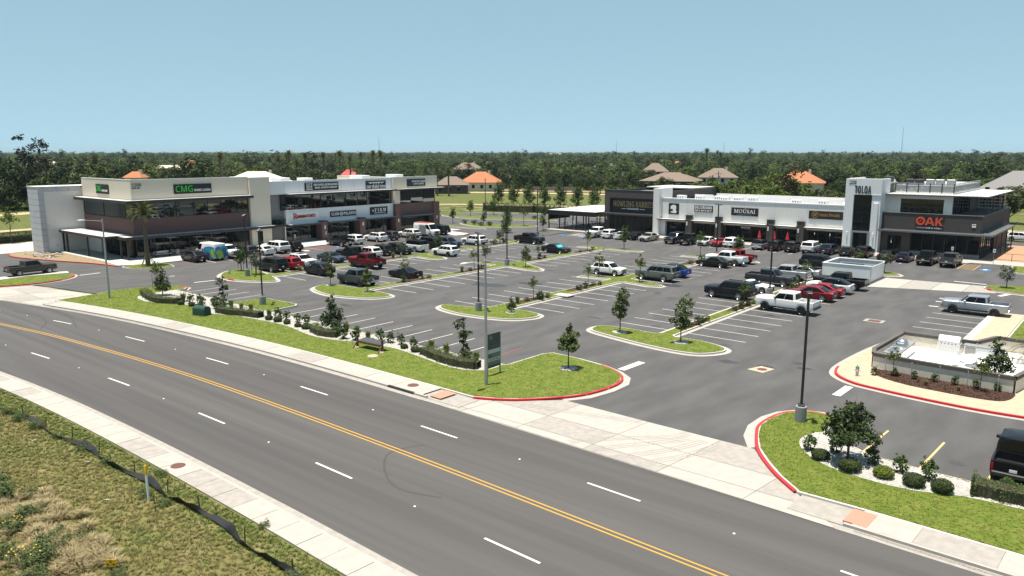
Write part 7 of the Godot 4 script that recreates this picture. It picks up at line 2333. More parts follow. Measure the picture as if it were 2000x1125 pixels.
		for j in 4:
			put("back_slat", box(-0.25, -0.22, 0.52 + 0.09 * j, 0.57 + 0.09 * j, -0.23, 0.23), M["white metal"], ch)
		for z in [-0.23, 0.23]:
			put("back_post", box(-0.26, -0.22, 0.42, 0.9, z - 0.018, z + 0.018), M["white metal"], ch)
	var be := thing("fire_table", "long low white fire table near the front patio rail", "table", Vector3(-11.9, 0.19, -61.8), 0.05)
	put("frame", Mb.new().cbox(-0.95, 0.95, 0, 0.42, -0.3, 0.3, 0.02).mesh(), M["white metal"], be)
	put("burner_slot", box(-0.8, 0.8, 0.42, 0.44, -0.1, 0.1), M["dark frame"], be)
	# plants
	plant_tree("magnolia", Vector3(-7.4, 0.19, -61.6), "big dark evergreen growing inside the patio", 1.02, 0.4, "patio_tree", "patio trees")
	plant_tree("light_tree", Vector3(-13.4, 0.18, -59.2), "small bright tree with stakes in the left mulch bed", 0.72, 1.0, "patio_tree", "patio trees")
	plant_tree("light_tree", Vector3(-7.9, 0.18, -58.9), "small bright tree with stakes in the right mulch bed", 0.8, 3.0, "patio_tree", "patio trees")
	palm(Vector3(-5.4, 0.19, -69.8), 0.9, "short potted palm in the back corner of the patio")
	for k in 7:
		plant_bush("upright", -14.5 + 1.25 * k, -58.9 - 0.12 * k + (0.5 if k == 0 else 0.0), "small mulch bed shrub below the patio wall, %s from the left" % ORD[k], 0.62, "shrubs below the patio wall", 0.18)
	for k in 2:
		plant_bush("grass", [-11.0, -9.0][k], -58.0, "variegated grass in the patio mulch, %s" % ["left", "right"][k], 0.5, "grasses below the patio wall", 0.18)
	for k in 5:
		var st := thing("plant_stake", "thin steel stake in the patio mulch, %s from the left" % ORD[k], "stake", Vector3(-13.9 + 1.75 * k, 0.18, -59.0 + 0.2 * (k % 2)), 0, "stakes in the patio mulch")
		put("rod", Mb.new().lathe([Vector2(0.025, 0), Vector2(0.025, 1.25), Vector2(0, 1.27)], 6).mesh(), M["galvanised"], st)
	hydrant(Vector3(-15.4, 0.15, -57.5), "grey and green fire hydrant at the patio corner", 1.0)
	hydrant(Vector3(-93.2, 0.18, -53.6), "silver fire hydrant on the red kerb island", 1.0)
	hydrant(Vector3(-69.2, 0.18, -106.6), "dark fire hydrant at the brewery end of the median", 1.0)


func part_line(p: PackedVector2Array, a: int, b: int) -> PackedVector2Array:
	var o := PackedVector2Array()
	for i in range(a, b):
		o.append(p[i])
	return o


# loose bark chips over the mulch
func chips(p: PackedVector2Array) -> void:
	var mb := Mb.new()
	mb.tri(Vector3(-0.05, 0, -0.02), Vector3(0.05, 0.02, -0.015), Vector3(0.0, 0.03, 0.03))
	mb.tri(Vector3(-0.05, 0, -0.02), Vector3(0.0, 0.03, 0.03), Vector3(-0.04, 0.0, 0.02))
	var xf := []
	for k in 2600:
		var q := Vector2(rng.randf_range(-15.2, -5.8), rng.randf_range(-60.4, -57))
		if Geometry2D.is_point_in_polygon(q, p):
			xf.append(Transform3D(Basis.from_euler(Vector3(rng.randf() * 0.8, rng.randf() * TAU, rng.randf() * 0.6)).scaled(Vector3.ONE * rng.randf_range(0.7, 1.7)), Vector3(q.x, 0.185, q.y)))
	many("bark_chips", "brown bark chips of the patio bed", mb.mesh(), M["mulch"], xf, [])


func hydrant(at: Vector3, label: String, k: float) -> void:
	var o := thing("fire_hydrant", label, "hydrant", at, 0, "fire hydrants")
	o.scale = Vector3.ONE * k
	put("barrel", Mb.new().lathe([Vector2(0.17, 0), Vector2(0.17, 0.05), Vector2(0.11, 0.07), Vector2(0.11, 0.5), Vector2(0.14, 0.52), Vector2(0.14, 0.56)], 14).mesh(), M["hydrant grey"], o)
	put("bonnet", Mb.new().lathe([Vector2(0.14, 0.56), Vector2(0.12, 0.66), Vector2(0.05, 0.72), Vector2(0.04, 0.78), Vector2(0, 0.79)], 14).mesh(), M["hydrant green"], o)
	for s in [-1.0, 1.0]:
		var n := put("side_outlet", Mb.new().lathe([Vector2(0.06, 0), Vector2(0.06, 0.1), Vector2(0, 0.11)], 10).mesh(), M["hydrant grey"], o, Vector3(0.1 * s, 0.42, 0))
		n.rotation.z = -s * PI / 2
	var fr := put("front_outlet", Mb.new().lathe([Vector2(0.08, 0), Vector2(0.08, 0.1), Vector2(0, 0.11)], 10).mesh(), M["hydrant grey"], o, Vector3(0, 0.36, 0.1))
	fr.rotation.x = PI / 2


# ------------------------------------------------------------------ lamps, signs, boxes
func lot_lamp(at: Vector3, label: String, heads := 2, turn := 0.0, h := 7.05, base_y := 0.9) -> void:
	var o := thing("parking_lamp", label, "lamp post", at, turn, "parking lot lamp posts")
	put("footing", Mb.new().lathe([Vector2(0.33, -0.15), Vector2(0.33, base_y - 0.04), Vector2(0.30, base_y), Vector2(0, base_y)], 20).smooth(30).mesh(), M["concrete grey"], o)
	var m := put("mast", Mb.new().cbox(-0.075, 0.075, base_y + 0.1, base_y + h, -0.075, 0.075, 0.01).mesh(), M["black metal"], o)
	put("base_plate", Mb.new().cbox(-0.19, 0.19, base_y, base_y + 0.12, -0.19, 0.19, 0.02).mesh(), M["black metal"], m)
	for k in heads:
		var s := 1.0 if k == 0 else -1.0
		var hd := put("lamp_head", Mb.new().cbox(-0.16, 0.16, -0.05, 0.06, -0.36, 0.36, 0.03).mesh(), M["black metal"], o, Vector3(0, base_y + h - 0.02, s * 0.62))
		put("arm", box(-0.03, 0.03, -0.03, 0.03, minf(-s * 0.58, -s * 0.3), maxf(-s * 0.58, -s * 0.3)), M["black metal"], hd)
		put("lens", box(-0.13, 0.13, -0.06, -0.045, -0.32, 0.32), M["sign white"], hd)


func street_lamp(at: Vector3, label: String, turn: float) -> void:
	var o := thing("street_lamp", label, "street lamp", at, turn, "street lamps")
	put("mast", Mb.new().lathe([Vector2(0.13, -0.1), Vector2(0.125, 0.6), Vector2(0.07, 8.75), Vector2(0, 8.78)], 12).smooth(60).mesh(), M["galvanised"], o)
	put("arm", Mb.new().tube([Vector3(0, 8.5, 0), Vector3(0, 8.62, 0.8), Vector3(0, 8.72, 1.75)], [0.04, 0.035, 0.03], 6).mesh(), M["galvanised"], o)
	var h := put("lamp_head", Mb.new().lathe([Vector2(0, -0.42), Vector2(0.09, -0.36), Vector2(0.15, -0.05), Vector2(0.13, 0.25), Vector2(0.05, 0.4), Vector2(0, 0.41)], 10).moved(Transform3D(Basis(Vector3.RIGHT, PI / 2).scaled(Vector3(1, 0.55, 1)), Vector3.ZERO)).smooth(60).mesh(), M["white metal"], o, Vector3(0, 8.72, 2.05))
	put("lens", box(-0.08, 0.08, -0.1, -0.06, -0.2, 0.25), M["head light"], h)


func post_sign(at: Vector3, label: String, turn: float) -> void:
	var o := thing("bay_sign", label, "sign", at, turn, "accessible bay signs")
	put("post", Mb.new().lathe([Vector2(0.03, 0), Vector2(0.03, 2.2), Vector2(0, 2.22)], 6).mesh(), M["galvanised"], o)
	put("plate", Mb.new().cbox(-0.16, 0.16, 1.7, 2.2, 0.03, 0.05, 0.004).mesh(), M["sign white"], o)
	put("symbol", disc(0.0, 0.1, 0.008, 14), M["blue paint"], o, Vector3(0, 2.0, 0.05))


func build_street_furniture() -> void:
	var y := 0.17
	lot_lamp(Vector3(-15.1, y, -45.2), "nearest black lamp post on a round concrete footing", 1, 0.4, 7.0, 0.95)
	lot_lamp(Vector3(-52.0, y, -57.1), "black lamp post with two heads on the middle median end", 2, 0.9)
	lot_lamp(Vector3(-33.9 + 1.5, y, -84.0), "black lamp post behind the white sports coupe", 2, 0.9)
	lot_lamp(Vector3(-71.8, y, -44.9), "black lamp post on the grass tongue in the street stalls", 2, 0.9)
	lot_lamp(Vector3(-90.2, y, -54.4), "black lamp post on the red kerb island at the left", 2, 0.9)
	lot_lamp(Vector3(-70.5, y, -83.5), "tall black lamp post on the cross island", 2, 0.9, 7.6)
	lot_lamp(Vector3(-92.4, 0.0, -118.6), "black lamp post at the tan corner pad", 2, 0.9, 8.2)
	lot_lamp(Vector3(-133.6, y, -149.6), "black lamp post far back by the hedge", 2, 0.9, 8.2)
	lot_lamp(Vector3(-51.2, y, -110.4), "black lamp post at the shop end of the middle median", 2, 0.9, 7.2)
	street_lamp(Vector3(-34.5, 0.17, -38.6), "grey street lamp on the rounded lawn", 0.0)
	street_lamp(Vector3(-88.1, 0.17, -36.1), "grey street lamp at the left driveway", -0.15)
	for q in [[-111.6, -76.6, PI / 2, "leftmost white bay sign on a thin post at the office"], [-111.6, -83.0, PI / 2, "right white bay sign on a thin post at the office"], [-22.6, -128.6, 0.0, "white bay sign behind the grey restaurant pickup"], [-17.4, -129.4, 0.0, "white bay sign beside the iron court fence"], [-90.6, -128.4, 0.0, "white bay sign at the terrace corner"]]:
		post_sign(Vector3(q[0], 0.14, q[1]), q[3], q[2])
	# leasing sign
	var s := thing("leasing_sign", "tall dark leasing sign on two steel posts", "sign", Vector3(-35.8, 0.17, -40.9), PI / 2)
	for x in [-0.70, 0.70]:
		put("post", box(x - 0.045, x + 0.045, 0, 3.1, -0.045, 0.045), M["galvanised"], s)
	put("board", Mb.new().cbox(-0.68, 0.68, 0.55, 3.08, -0.05, 0.05, 0.01).mesh(), M["slate sign"], s)
	put("logo_square", box(-0.5, -0.22, 2.65, 2.95, 0.05, 0.06), M["slate light"], s)
	lettering(s, "NOW", "slate light", Vector3(0, 2.42, 0.055), 0, 0.17, 0.5, true, 0.01, false)
	lettering(s, "LEASING", "slate light", Vector3(0, 2.14, 0.055), 0, 0.18, 0.95, true, 0.01, false)
	for b in [[1.62, 1.92, "sign pale"], [1.32, 1.58, "slate light"], [1.02, 1.28, "sign pale"], [0.78, 0.98, "slate light"]]:
		put("band", box(-0.66, 0.66, b[0], b[1], 0.05, 0.056), M[b[2]], s)
	put("house_mark", cutout(V2([-0.14, 0, 0.14, 0, 0.14, 0.1, 0, 0.2, -0.14, 0.1]), 0.006), M["slate sign"], s, Vector3(-0.42, 1.34, 0.057))
	lettering(s, "956-227-8829", "slate sign", Vector3(0, 1.15, 0.057), 0, 0.13, 1.1, false, 0.006)
	# bench-like low sign in the lawn
	var w := thing("timber_frame", "low brown timber frame leaning in the street lawn", "bench", Vector3(-48.2, 0.17, -39.7), 0.06)
	for x in [-1.45, 1.45]:
		put("post", Mb.new().cbox(x - 0.08, x + 0.08, 0, 1.05, -0.08, 0.08, 0.01).mesh(), M["wood brown"], w)
		var br := put("brace", box(x - 0.04, x + 0.04, 0, 0.75, -0.04, 0.04), M["wood brown"], w, Vector3(0, 0.05, 0.45))
		br.rotation.x = -0.7
		put("stone_foot", Mb.new().lathe([Vector2(0.3, -0.03), Vector2(0.26, 0.09), Vector2(0, 0.1)], 7).mesh(), M["concrete warm"], w, Vector3(x, 0, 0.15))
	put("crossbar", Mb.new().cbox(-1.4, 1.4, 0.42, 0.62, -0.06, 0.06, 0.01).mesh(), M["wood brown"], w)
	var pn := put("panel", Mb.new().cbox(-1.35, 1.35, -0.02, 0.02, -0.75, 0.0, 0.005).mesh(), M["slate sign"], w, Vector3(0, 0.62, -0.05))
	pn.rotation.x = 0.12
	var st := thing("flat_stone", "flat pale stone lying in the street lawn", "stone", Vector3(-46.4, 0.17, -38.5))
	put("slab", Mb.new().lathe([Vector2(0.45, 0), Vector2(0.42, 0.07), Vector2(0.2, 0.1), Vector2(0, 0.1)], 9).mesh(), M["concrete warm"], st)
	# utility box
	var u := thing("utility_box", "dark green utility box with rounded top on the lawn", "utility box", Vector3(-71.7, 0.16, -38.0), 0.25)
	var pr := []
	for k in 7:
		var a := PI * k / 6
		pr.append(Vector2(cos(a) * 0.42, 0.72 + sin(a) * 0.22))
	var mb := Mb.new()
	for k in 6:
		mb.quad(Vector3(-0.75, pr[k].y, pr[k].x), Vector3(0.75, pr[k].y, pr[k].x), Vector3(0.75, pr[k + 1].y, pr[k + 1].x), Vector3(-0.75, pr[k + 1].y, pr[k + 1].x))
	for x in [-0.75, 0.75]:
		for k in range(1, 6):
			mb.tri(Vector3(x, pr[0].y, pr[0].x), Vector3(x, pr[k].y, pr[k].x), Vector3(x, pr[k + 1].y, pr[k + 1].x))
	put("lid", mb.smooth(40).mesh(), M["green box"], u)
	put("cabinet", Mb.new().cbox(-0.78, 0.78, 0, 0.73, -0.46, 0.46, 0.02).mesh(), M["green box"], u)
	put("base_skirt", box(-0.84, 0.84, -0.05, 0.08, -0.52, 0.52), M["green box"], u)
	# bench and bin at the office porch
	var pb := thing("porch_bench", "long grey bench before the office glass", "bench", Vector3(-117.4, 0.145, -56.6), PI / 2)
	put("seat", Mb.new().cbox(-1.3, 1.3, 0.4, 0.47, -0.25, 0.25, 0.01).mesh(), M["galvanised"], pb)
	put("backrest", box(-1.3, 1.3, 0.55, 0.9, -0.27, -0.22), M["galvanised"], pb)
	for x in [-1.1, 1.1]:
		put("leg", box(x - 0.04, x + 0.04, 0, 0.9, -0.22, 0.2), M["black metal"], pb)
	var lb := thing("litter_bin", "round dark litter bin beside the porch bench", "litter bin", Vector3(-117.3, 0.145, -58.9))
	put("drum", Mb.new().lathe([Vector2(0.26, 0), Vector2(0.3, 0.2), Vector2(0.3, 0.85), Vector2(0.22, 0.98), Vector2(0, 1.0)], 16).mesh(), M["concrete grey"], lb)
	put("opening", Mb.new().lathe([Vector2(0.12, 1.0), Vector2(0.1, 1.02), Vector2(0, 1.02)], 12).mesh(), M["dark frame"], lb)
	# rubble on the soil strip
	for k in 26:
		var r := thing("rubble_piece", "broken slab piece on the soil strip before the office porch", "rubble", Vector3(rng.randf_range(-137.5, -128), 0.13, rng.randf_range(-47.6, -44.2)), rng.randf_range(0, TAU), "rubble on the soil strip")
		var q := PackedVector2Array()
		for j in 6:
			var a := TAU * j / 6
			q.append(Vector2(cos(a), sin(a) * 0.6) * rng.randf_range(0.25, 0.7))
		var sl := put("chunk", Mb.new().prism(q, -0.05, rng.randf_range(0.06, 0.16)).mesh(), M["concrete worn"], r)
		sl.rotation = Vector3(rng.randf_range(-0.35, 0.35), 0, rng.randf_range(-0.35, 0.35))
	# utility poles beyond the field
	for q in [[-173, -206, 9.5, "left"], [-139, -224, 10.5, "middle"], [-110, -236, 10.0, "right"]]:
		var o := thing("utility_pole", "wooden utility pole in the far meadow, %s one" % q[3], "utility pole", Vector3(q[0], 0, q[1]), 0.4, "utility poles")
		put("pole", Mb.new().lathe([Vector2(0.16, 0), Vector2(0.11, q[2]), Vector2(0, q[2] + 0.02)], 8).mesh(), M["trunk"], o)
		put("crossarm", box(-1.1, 1.1, q[2] - 0.9, q[2] - 0.76, -0.06, 0.06), M["trunk"], o)
		put("transformer", Mb.new().lathe([Vector2(0.25, 0), Vector2(0.25, 0.8), Vector2(0, 0.85)], 10).mesh(), M["galvanised"], o, Vector3(0.35, q[2] - 2.2, 0))


# ------------------------------------------------------------------ the near verge
func build_foreground() -> void:
	var base := 0.06
	# silt fence
	var f := thing("silt_fence", "sagging black silt fence along the near verge", "fence")
	var l := curve(V2([-58, -15.0, -52.8, -15.6, -49.6, -15.7, -44.6, -15.8, -41.9, -15.9, -39.0, -15.9, -36.0, -15.9, -34.4, -15.9, -33.1, -16.1, -32.1, -16.0, -30.8, -16.0, -28.6, -15.8, -27.5, -15.7, -26.3, -15.8, -24.4, -15.6, -22, -15.3]), false, 5)
	var mb := Mb.new()
	for i in l.size() - 1:
		var h0 := fence_h(l[i]); var h1 := fence_h(l[i + 1])
		var lean0 := 0.25 * sin(l[i].x * 0.9); var lean1 := 0.25 * sin(l[i + 1].x * 0.9)
		var a := Vector3(l[i].x, base, l[i].y); var b := Vector3(l[i + 1].x, base, l[i + 1].y)
		var m0 := a + Vector3(0, h0 * 0.5, 0.10 + lean0 * 0.3); var m1 := b + Vector3(0, h1 * 0.5, 0.10 + lean1 * 0.3)
		var t0 := a + Vector3(0, h0, lean0); var t1 := b + Vector3(0, h1, lean1)
		mb.quad(a, b, m1, m0)
		mb.quad(m0, m1, t1, t0)
	put("fabric", mb.smooth(60).mesh(), M["silt black"], f)
	for q in [-52.4, -15.7, -48.8, -15.7, -45.8, -16.0, -42.3, -16.0, -38.1, -16.0, -34.7, -16.0, -31.9, -16.1, -27.7, -15.8, -24.0, -15.6].size() / 2:
		var a: Array = [-52.4, -15.7, -48.8, -15.7, -45.8, -16.0, -42.3, -16.0, -38.1, -16.0, -34.7, -16.0, -31.9, -16.1, -27.7, -15.8, -24.0, -15.6]
		var s := put("stake", box(-0.02, 0.02, 0, 0.75, -0.02, 0.02), M["rust iron"], f, Vector3(a[q * 2], base, a[q * 2 + 1] - 0.06))
		s.rotation = Vector3(rng.randf_range(-0.1, 0.1), 0.3, rng.randf_range(-0.1, 0.1))
	# marker post and stakes
	var m := thing("marker_post", "white pipeline marker post with a yellow cap", "marker post", Vector3(-34.6, base, -15.1))
	put("tube", Mb.new().lathe([Vector2(0.055, 0), Vector2(0.055, 1.35), Vector2(0, 1.36)], 12).smooth(40).mesh(), M["white metal"], m)
	put("cap", Mb.new().lathe([Vector2(0.06, 1.32), Vector2(0.06, 1.72), Vector2(0.045, 1.78), Vector2(0, 1.8)], 12).smooth(50).mesh(), M["yellow plastic"], m)
	m.rotation.z = 0.04
	var k := thing("survey_stake", "dark leaning stake beside the marker post", "stake", Vector3(-33.3, base, -14.8))
	put("rod", box(-0.02, 0.02, 0, 0.8, -0.02, 0.02), M["rust iron"], k)
	put("ribbon", box(-0.03, 0.05, 0.3, 0.38, 0.02, 0.03), M["yellow plastic"], k)
	k.rotation.z = 0.12
	var y := thing("warning_sign", "small yellow warning sign on a dark post", "sign", Vector3(-29.1, base, -11.1), 0.75)
	put("post", box(-0.025, 0.025, 0, 0.72, -0.02, 0.02), M["rust iron"], y)
	put("plate", Mb.new().cbox(-0.2, 0.2, 0.5, 0.8, 0.02, 0.035, 0.004).mesh(), M["yellow plastic"], y)
	put("symbol", disc(0.03, 0.05, 0.004, 14), M["sign black"], y, Vector3(0, 0.72, 0.036))
	for x in [-0.11, 0.11]:
		put("symbol", cutout(V2([-0.06, -0.03, 0.06, -0.03, 0.02, 0.03, -0.02, 0.03]), 0.004), M["sign black"], y, Vector3(x, 0.6, 0.036))
	# litter
	for q in [[-47.2, -14.6], [-41.6, -15.2], [-36.2, -13.9]]:
		var li := thing("litter_scrap", "white scrap of litter on the dry verge, %s" % ["by the hedge-like weeds", "below the black fence", "left of the marker post"][[-47.2, -41.6, -36.2].find(q[0])], "litter", Vector3(q[0], base, q[1]), rng.randf() * 3.0, "litter on the verge")
		put("scrap", Mb.new().prism(V2([-0.14, -0.04, 0.04, -0.07, 0.15, 0.0, 0.07, 0.06, -0.1, 0.05]), 0.01, 0.06).mesh(), M["concrete white"], li)
	# weeds
	var wd := [-36.8, -10.5, 1.2, -37.1, -11.2, 0.9, -36.2, -10.0, 1.0, -32.6, -10.1, 1.5, -32.3, -9.4, 1.3, -34.1, -11.0, 0.8, -33.1, -11.4, 0.9, -39.9, -10.8, 1.4, -39.4, -11.7, 0.7, -29.0, -11.3, 0.6, -31.0, -9.0, 1.1, -42.0, -11.2, 1.1, -34.0, -8.6, 1.4, -53.5, -15.2, 0.8, -51.6, -15.3, 0.9, -49.2, -15.4, 0.8, -46.6, -15.6, 0.6, -43.6, -15.7, 0.6, -40.6, -15.75, 0.6, -35.2, -15.2, 0.7, -33.6, -15.3, 0.6, -37.0, -16.9, 0.55, -28.2, -17.1, 0.5, -23.6, -15.2, 0.7]
	for i in range(0, wd.size(), 3):
		var n := i / 3
		var o := thing("weed", "green weed clump on the near verge, %s" % (("in the flowering patch, %s" % ORD[n]) if n < 13 else ("along the black fence, %s from the left" % ORD[n - 13])), "weed", Vector3(wd[i], base, wd[i + 1]), rng.randf() * TAU, "weeds on the near verge")
		o.scale = Vector3.ONE * wd[i + 2]
		put("leaves", bush("weed"), M["leaf"], o)
		if n < 8 and n % 2 == 0:
			var fl := Mb.new()
			for j in 14:
				var p := Vector3(rng.randf_range(-0.5, 0.5), rng.randf_range(0.5, 0.8), rng.randf_range(-0.5, 0.5))
				fl.tri(p, p + Vector3(0.05, 0.01, 0.0), p + Vector3(0.02, 0.02, 0.05))
			put("flowers", fl.mesh(), M["yellow plastic"], o).set_meta("kind", "stuff")
	# standing grass: green edge by the pavement, brown field, straw
	var xf := []; var cols := []
	var sx := []; var sc := []
	var pick := FastNoiseLite.new()
	pick.seed = 5
	pick.frequency = 0.11
	for n in 52000:
		var x := rng.randf_range(-66, -16)
		var z := rng.randf_range(-17.4, -4.0)
		var edge := street_edge(x)
		if z < edge + 0.05:
			continue
		if x > -14.0 - (z + 17.4) * 1.7 or z > -8.2 + (-16.0 - x) * 0.35:
			continue
		var q := pick.get_noise_2d(x, z)
		var green := clampf(1.0 - (z - edge - 1.3) / 0.9, 0.0, 1.0) * 0.85 + clampf(q * 1.6, 0.0, 0.6)
		var a := Color(0.205, 0.185, 0.07).lerp(Color(0.11, 0.155, 0.035), clampf(green, 0, 1))
		a = a * rng.randf_range(0.75, 1.25)
		var s := rng.randf_range(0.6, 1.5)
		xf.append(Transform3D(Basis(Vector3.UP, rng.randf() * TAU).scaled(Vector3(s, s, s)), Vector3(x, base - 0.005, z)))
		cols.append(Color(a.r, a.g, a.b, 1))
	var tuft := blades(10, 0.10, 0.14, [[1, 1, 1], [0.85, 0.85, 0.85]], 0.007)
	many("verge_grass", "short dry and green grass of the near verge", tuft, M["grass blade"], xf, cols)
	for n in 260:
		var c: Vector2 = [Vector2(-33.4, -10.6), Vector2(-36.5, -10.8), Vector2(-38.4, -10.4), Vector2(-31.6, -10.6)][n % 4]
		sx.append(Transform3D(Basis(Vector3.UP, rng.randf() * TAU).scaled(Vector3.ONE * rng.randf_range(0.5, 1.1)), Vector3(c.x + rng.randfn(0, 0.9), base, c.y + rng.randfn(0, 0.7))))
	many("straw", "dead straw round the weeds", bush("straw"), M["leaf"], sx, [])


func fence_h(p: Vector2) -> float:
	var k := 0.30 + 0.10 * sin(p.x * 1.7) + 0.06 * sin(p.x * 4.1)
	return k if p.x > -45.0 else 0.18


func street_edge(x: float) -> float:
	# inner edge of the near pavement
	var c := street_line_made()
	for i in c.size() - 1:
		if (x - c[i].x) * (x - c[i + 1].x) <= 0:
			return lerpf(c[i].y, c[i + 1].y, (x - c[i].x) / (c[i + 1].x - c[i].x)) + 9.8
	return -17.0


# ------------------------------------------------------------------ the country behind
var clear_spots := []


func house(x: float, z: float, w: float, d: float, wall_h: float, ridge: float, roof: String, walls: String, label: String, turn := 0.0, gable := false) -> void:
	var o := thing("house", label, "house", Vector3(x, 0, z), turn, "houses among the trees")
	clear_spots.append([Vector2(x, z), maxf(w, d) * 0.62])
	put("wall", box(-w / 2, w / 2, 0, wall_h, -d / 2, d / 2), M[walls], o)
	var mb := Mb.new()
	var e := 0.6
	var a := Vector3(-w / 2 - e, wall_h, d / 2 + e); var b := Vector3(w / 2 + e, wall_h, d / 2 + e)
	var c := Vector3(w / 2 + e, wall_h, -d / 2 - e); var f := Vector3(-w / 2 - e, wall_h, -d / 2 - e)
	var k := 0.0 if gable else minf(d / 2, w * 0.42)
	var r0 := Vector3(-w / 2 - e + k, ridge, 0); var r1 := Vector3(w / 2 + e - k, ridge, 0)
	mb.quad(a, b, r1, r0)
	mb.quad(c, f, r0, r1)
	mb.tri(b, c, r1)
	mb.tri(f, a, r0)
	mb.quad(a, f, c, b)
	var rf := put("roof", mb.mesh(), M[roof], o)
	put("chimney", box(w * 0.18, w * 0.18 + 0.9, ridge - 1.6, ridge + 0.5, -0.9, -0.1), M[walls], rf)
	for i in int(w / 3.6):
		var wx := -w / 2 + 1.4 + 3.6 * i
		for s in range(1 if wall_h < 4.5 else 2):
			var win := put("window", box(wx, wx + 1.2, 1.2 + 2.9 * s, 2.7 + 2.9 * s, d / 2, d / 2 + 0.06), M["dim glass"], o)
			put("window_frame", box(wx - 0.12, wx + 1.32, 2.7 + 2.9 * s, 2.85 + 2.9 * s, d / 2, d / 2 + 0.1), M["white metal"], win)


func build_backdrop() -> void:
	ground_mat("roof terracotta", [0.40, 0.165, 0.085], 0.22, 2.4, 0.9, 91, 0.06, 0.8, 0.25)
	ground_mat("roof brown", [0.20, 0.155, 0.125], 0.16, 3.0, 0.9, 92, 0.06, 0.8, 0.2)
	ground_mat("roof slate", [0.085, 0.088, 0.10], 0.15, 3.0, 0.9, 93, 0.06)
	ground_mat("roof grey", [0.19, 0.185, 0.185], 0.12, 3.0, 0.9, 94, 0.06)
	ground_mat("roof cream", [0.58, 0.52, 0.42], 0.08, 4.0, 0.85, 95, 0.04)
	flat_mat("roof red", [0.45, 0.05, 0.04], 0.7)
	ground_mat("house brick", [0.075, 0.055, 0.05], 0.2, 2.0, 0.9, 96, 0.05)
	flat_mat("house cream", [0.52, 0.47, 0.38], 0.85)
	ground_mat("fence wood", [0.17, 0.15, 0.13], 0.2, 1.2, 0.9, 97, 0.05, 0.0, 0.0, Vector3(3, 0.4, 3))
	# x, z, width, depth, wall height, ridge
	house(-718, -251, 30, 16, 4.0, 8.6, "roof cream", "house cream", "white roofed house far left behind two palms", 1.1)
	house(-451, -225, 22, 14, 4.0, 8.4, "roof cream", "house cream", "white roofed house above the left office parapet", 1.0)
	house(-620, -330, 20, 14, 4.0, 9.2, "roof terracotta", "house cream", "orange tiled house right of the white roof at the left", 0.9)
	house(-244, -153, 23, 18, 5.5, 9.4, "roof cream", "house cream", "large cream roofed house behind the stone pier", 0.9)
	house(-277, -220, 6.2, 7, 5.4, 8.4, "roof red", "house cream", "small house with a red gable roof behind the office", -0.35, true)
	house(-268, -213, 4.6, 6, 4.0, 7.6, "roof red", "house cream", "second small red gable beside the first", 0.5, true)
	house(-305, -327, 16.5, 12, 6.4, 10.2, "roof brown", "house cream", "tan two storey house above the office end", 0.7)
	house(-222, -246, 16, 14, 3.6, 7.9, "roof terracotta", "house cream", "orange tiled house with white windows beyond the meadow", 0.6)
	house(-216, -222, 12.5, 10, 3.4, 6.6, "roof brown", "house brick", "low brown house behind the three palms", 0.7)
	house(-274, -421, 22, 15, 5.0, 8.6, "roof slate", "house cream", "dark slate roof among the trees in the middle", 0.5)
	house(-203, -360, 13, 13, 6.2, 10.4, "roof brown", "house brick", "steep brown hip roof behind the brick house", 0.5)
	house(-130, -242, 18, 14, 6.4, 9.2, "roof brown", "house brick", "dark brick two storey house above the brewery", 0.28)
	house(-140, -300, 15, 13, 6.0, 9.6, "roof brown", "house cream", "tan roofed house behind the bright trees", 0.45)
	house(-104, -292, 17.5, 15, 5.0, 9.2, "roof terracotta", "house cream", "bright orange tiled house left of the tower", 0.3)
	house(-183, -497, 16, 12, 5.0, 8.8, "roof slate", "house cream", "slate roof left of the tower, far off", 0.4)
	house(-33, -285, 22, 18, 4.6, 10.4, "roof grey", "house cream", "large grey hip roof at the right edge", 0.15)
	house(-235, -107, 4.6, 4.6, 8.6, 10.4, "roof terracotta", "house cream", "pyramid roofed turret behind the office corner", 0.7)
	house(-349, -667, 20, 12, 4.6, 7.6, "roof terracotta", "house cream", "small rosy roof far off in the middle", 0.4)
	house(-549, -501, 15, 12, 4.6, 7.6, "roof grey", "house cream", "grey roof far off behind the office", 0.7)
	house(-800, -2600, 170, 40, 8.0, 9.5, "roof cream", "house cream", "long pale warehouse on the right horizon", 0.3)
	house(-360, -2190, 60, 40, 8.0, 9.5, "roof cream", "house cream", "pale warehouse at the far right horizon", 0.2)
	house(-1500, -2000, 90, 40, 9.0, 11.0, "roof cream", "house cream", "pale warehouse on the middle horizon", 0.6)
	# board fence behind the meadow
	for run in [[-232, -232, -212, -250, "grey board fence beside the orange tiled house"], [-202, -255, -184, -266, "grey board fence below the big tree in the middle"], [-20, -222, 30, -216, "tan board fence at the right edge of the meadow"]]:
		var a := Vector2(run[0], run[1]); var b := Vector2(run[2], run[3])
		var o := thing("board_fence", run[4], "fence", Vector3(a.x, 0, a.y), -(b - a).angle(), "board fences")
		var l := a.distance_to(b)
		for k in int(l / 1.2):
			put("board_panel", box(1.2 * k + 0.02, 1.2 * k + 1.18, 0, 1.9, -0.03, 0.03), M["fence wood" if run[0] < -100 else "concrete warm"], o)
	# palms that stand clear
	for q in [[-214, -206, 7.5, "left of three palms behind the office end"], [-208, -206, 7.8, "middle of three palms behind the office end"], [-202, -206, 7.6, "right of three palms behind the office end"], [-640, -222, 9, "left palm before the far white roof"], [-600, -222, 9, "right palm beside the far white roof"], [-258, -105, 8, "broad palm behind the left office wing"], [-200, -262, 9, "palm before the middle board fence"]]:
		palm(Vector3(q[0], 0, q[1]), q[2], "distant palm, " + q[3], false, "distant palms")
		get_child(get_child_count() - 1).scale = Vector3.ONE * (1.5 if q[2] < 9.5 and q[0] < -250 else 1.1)
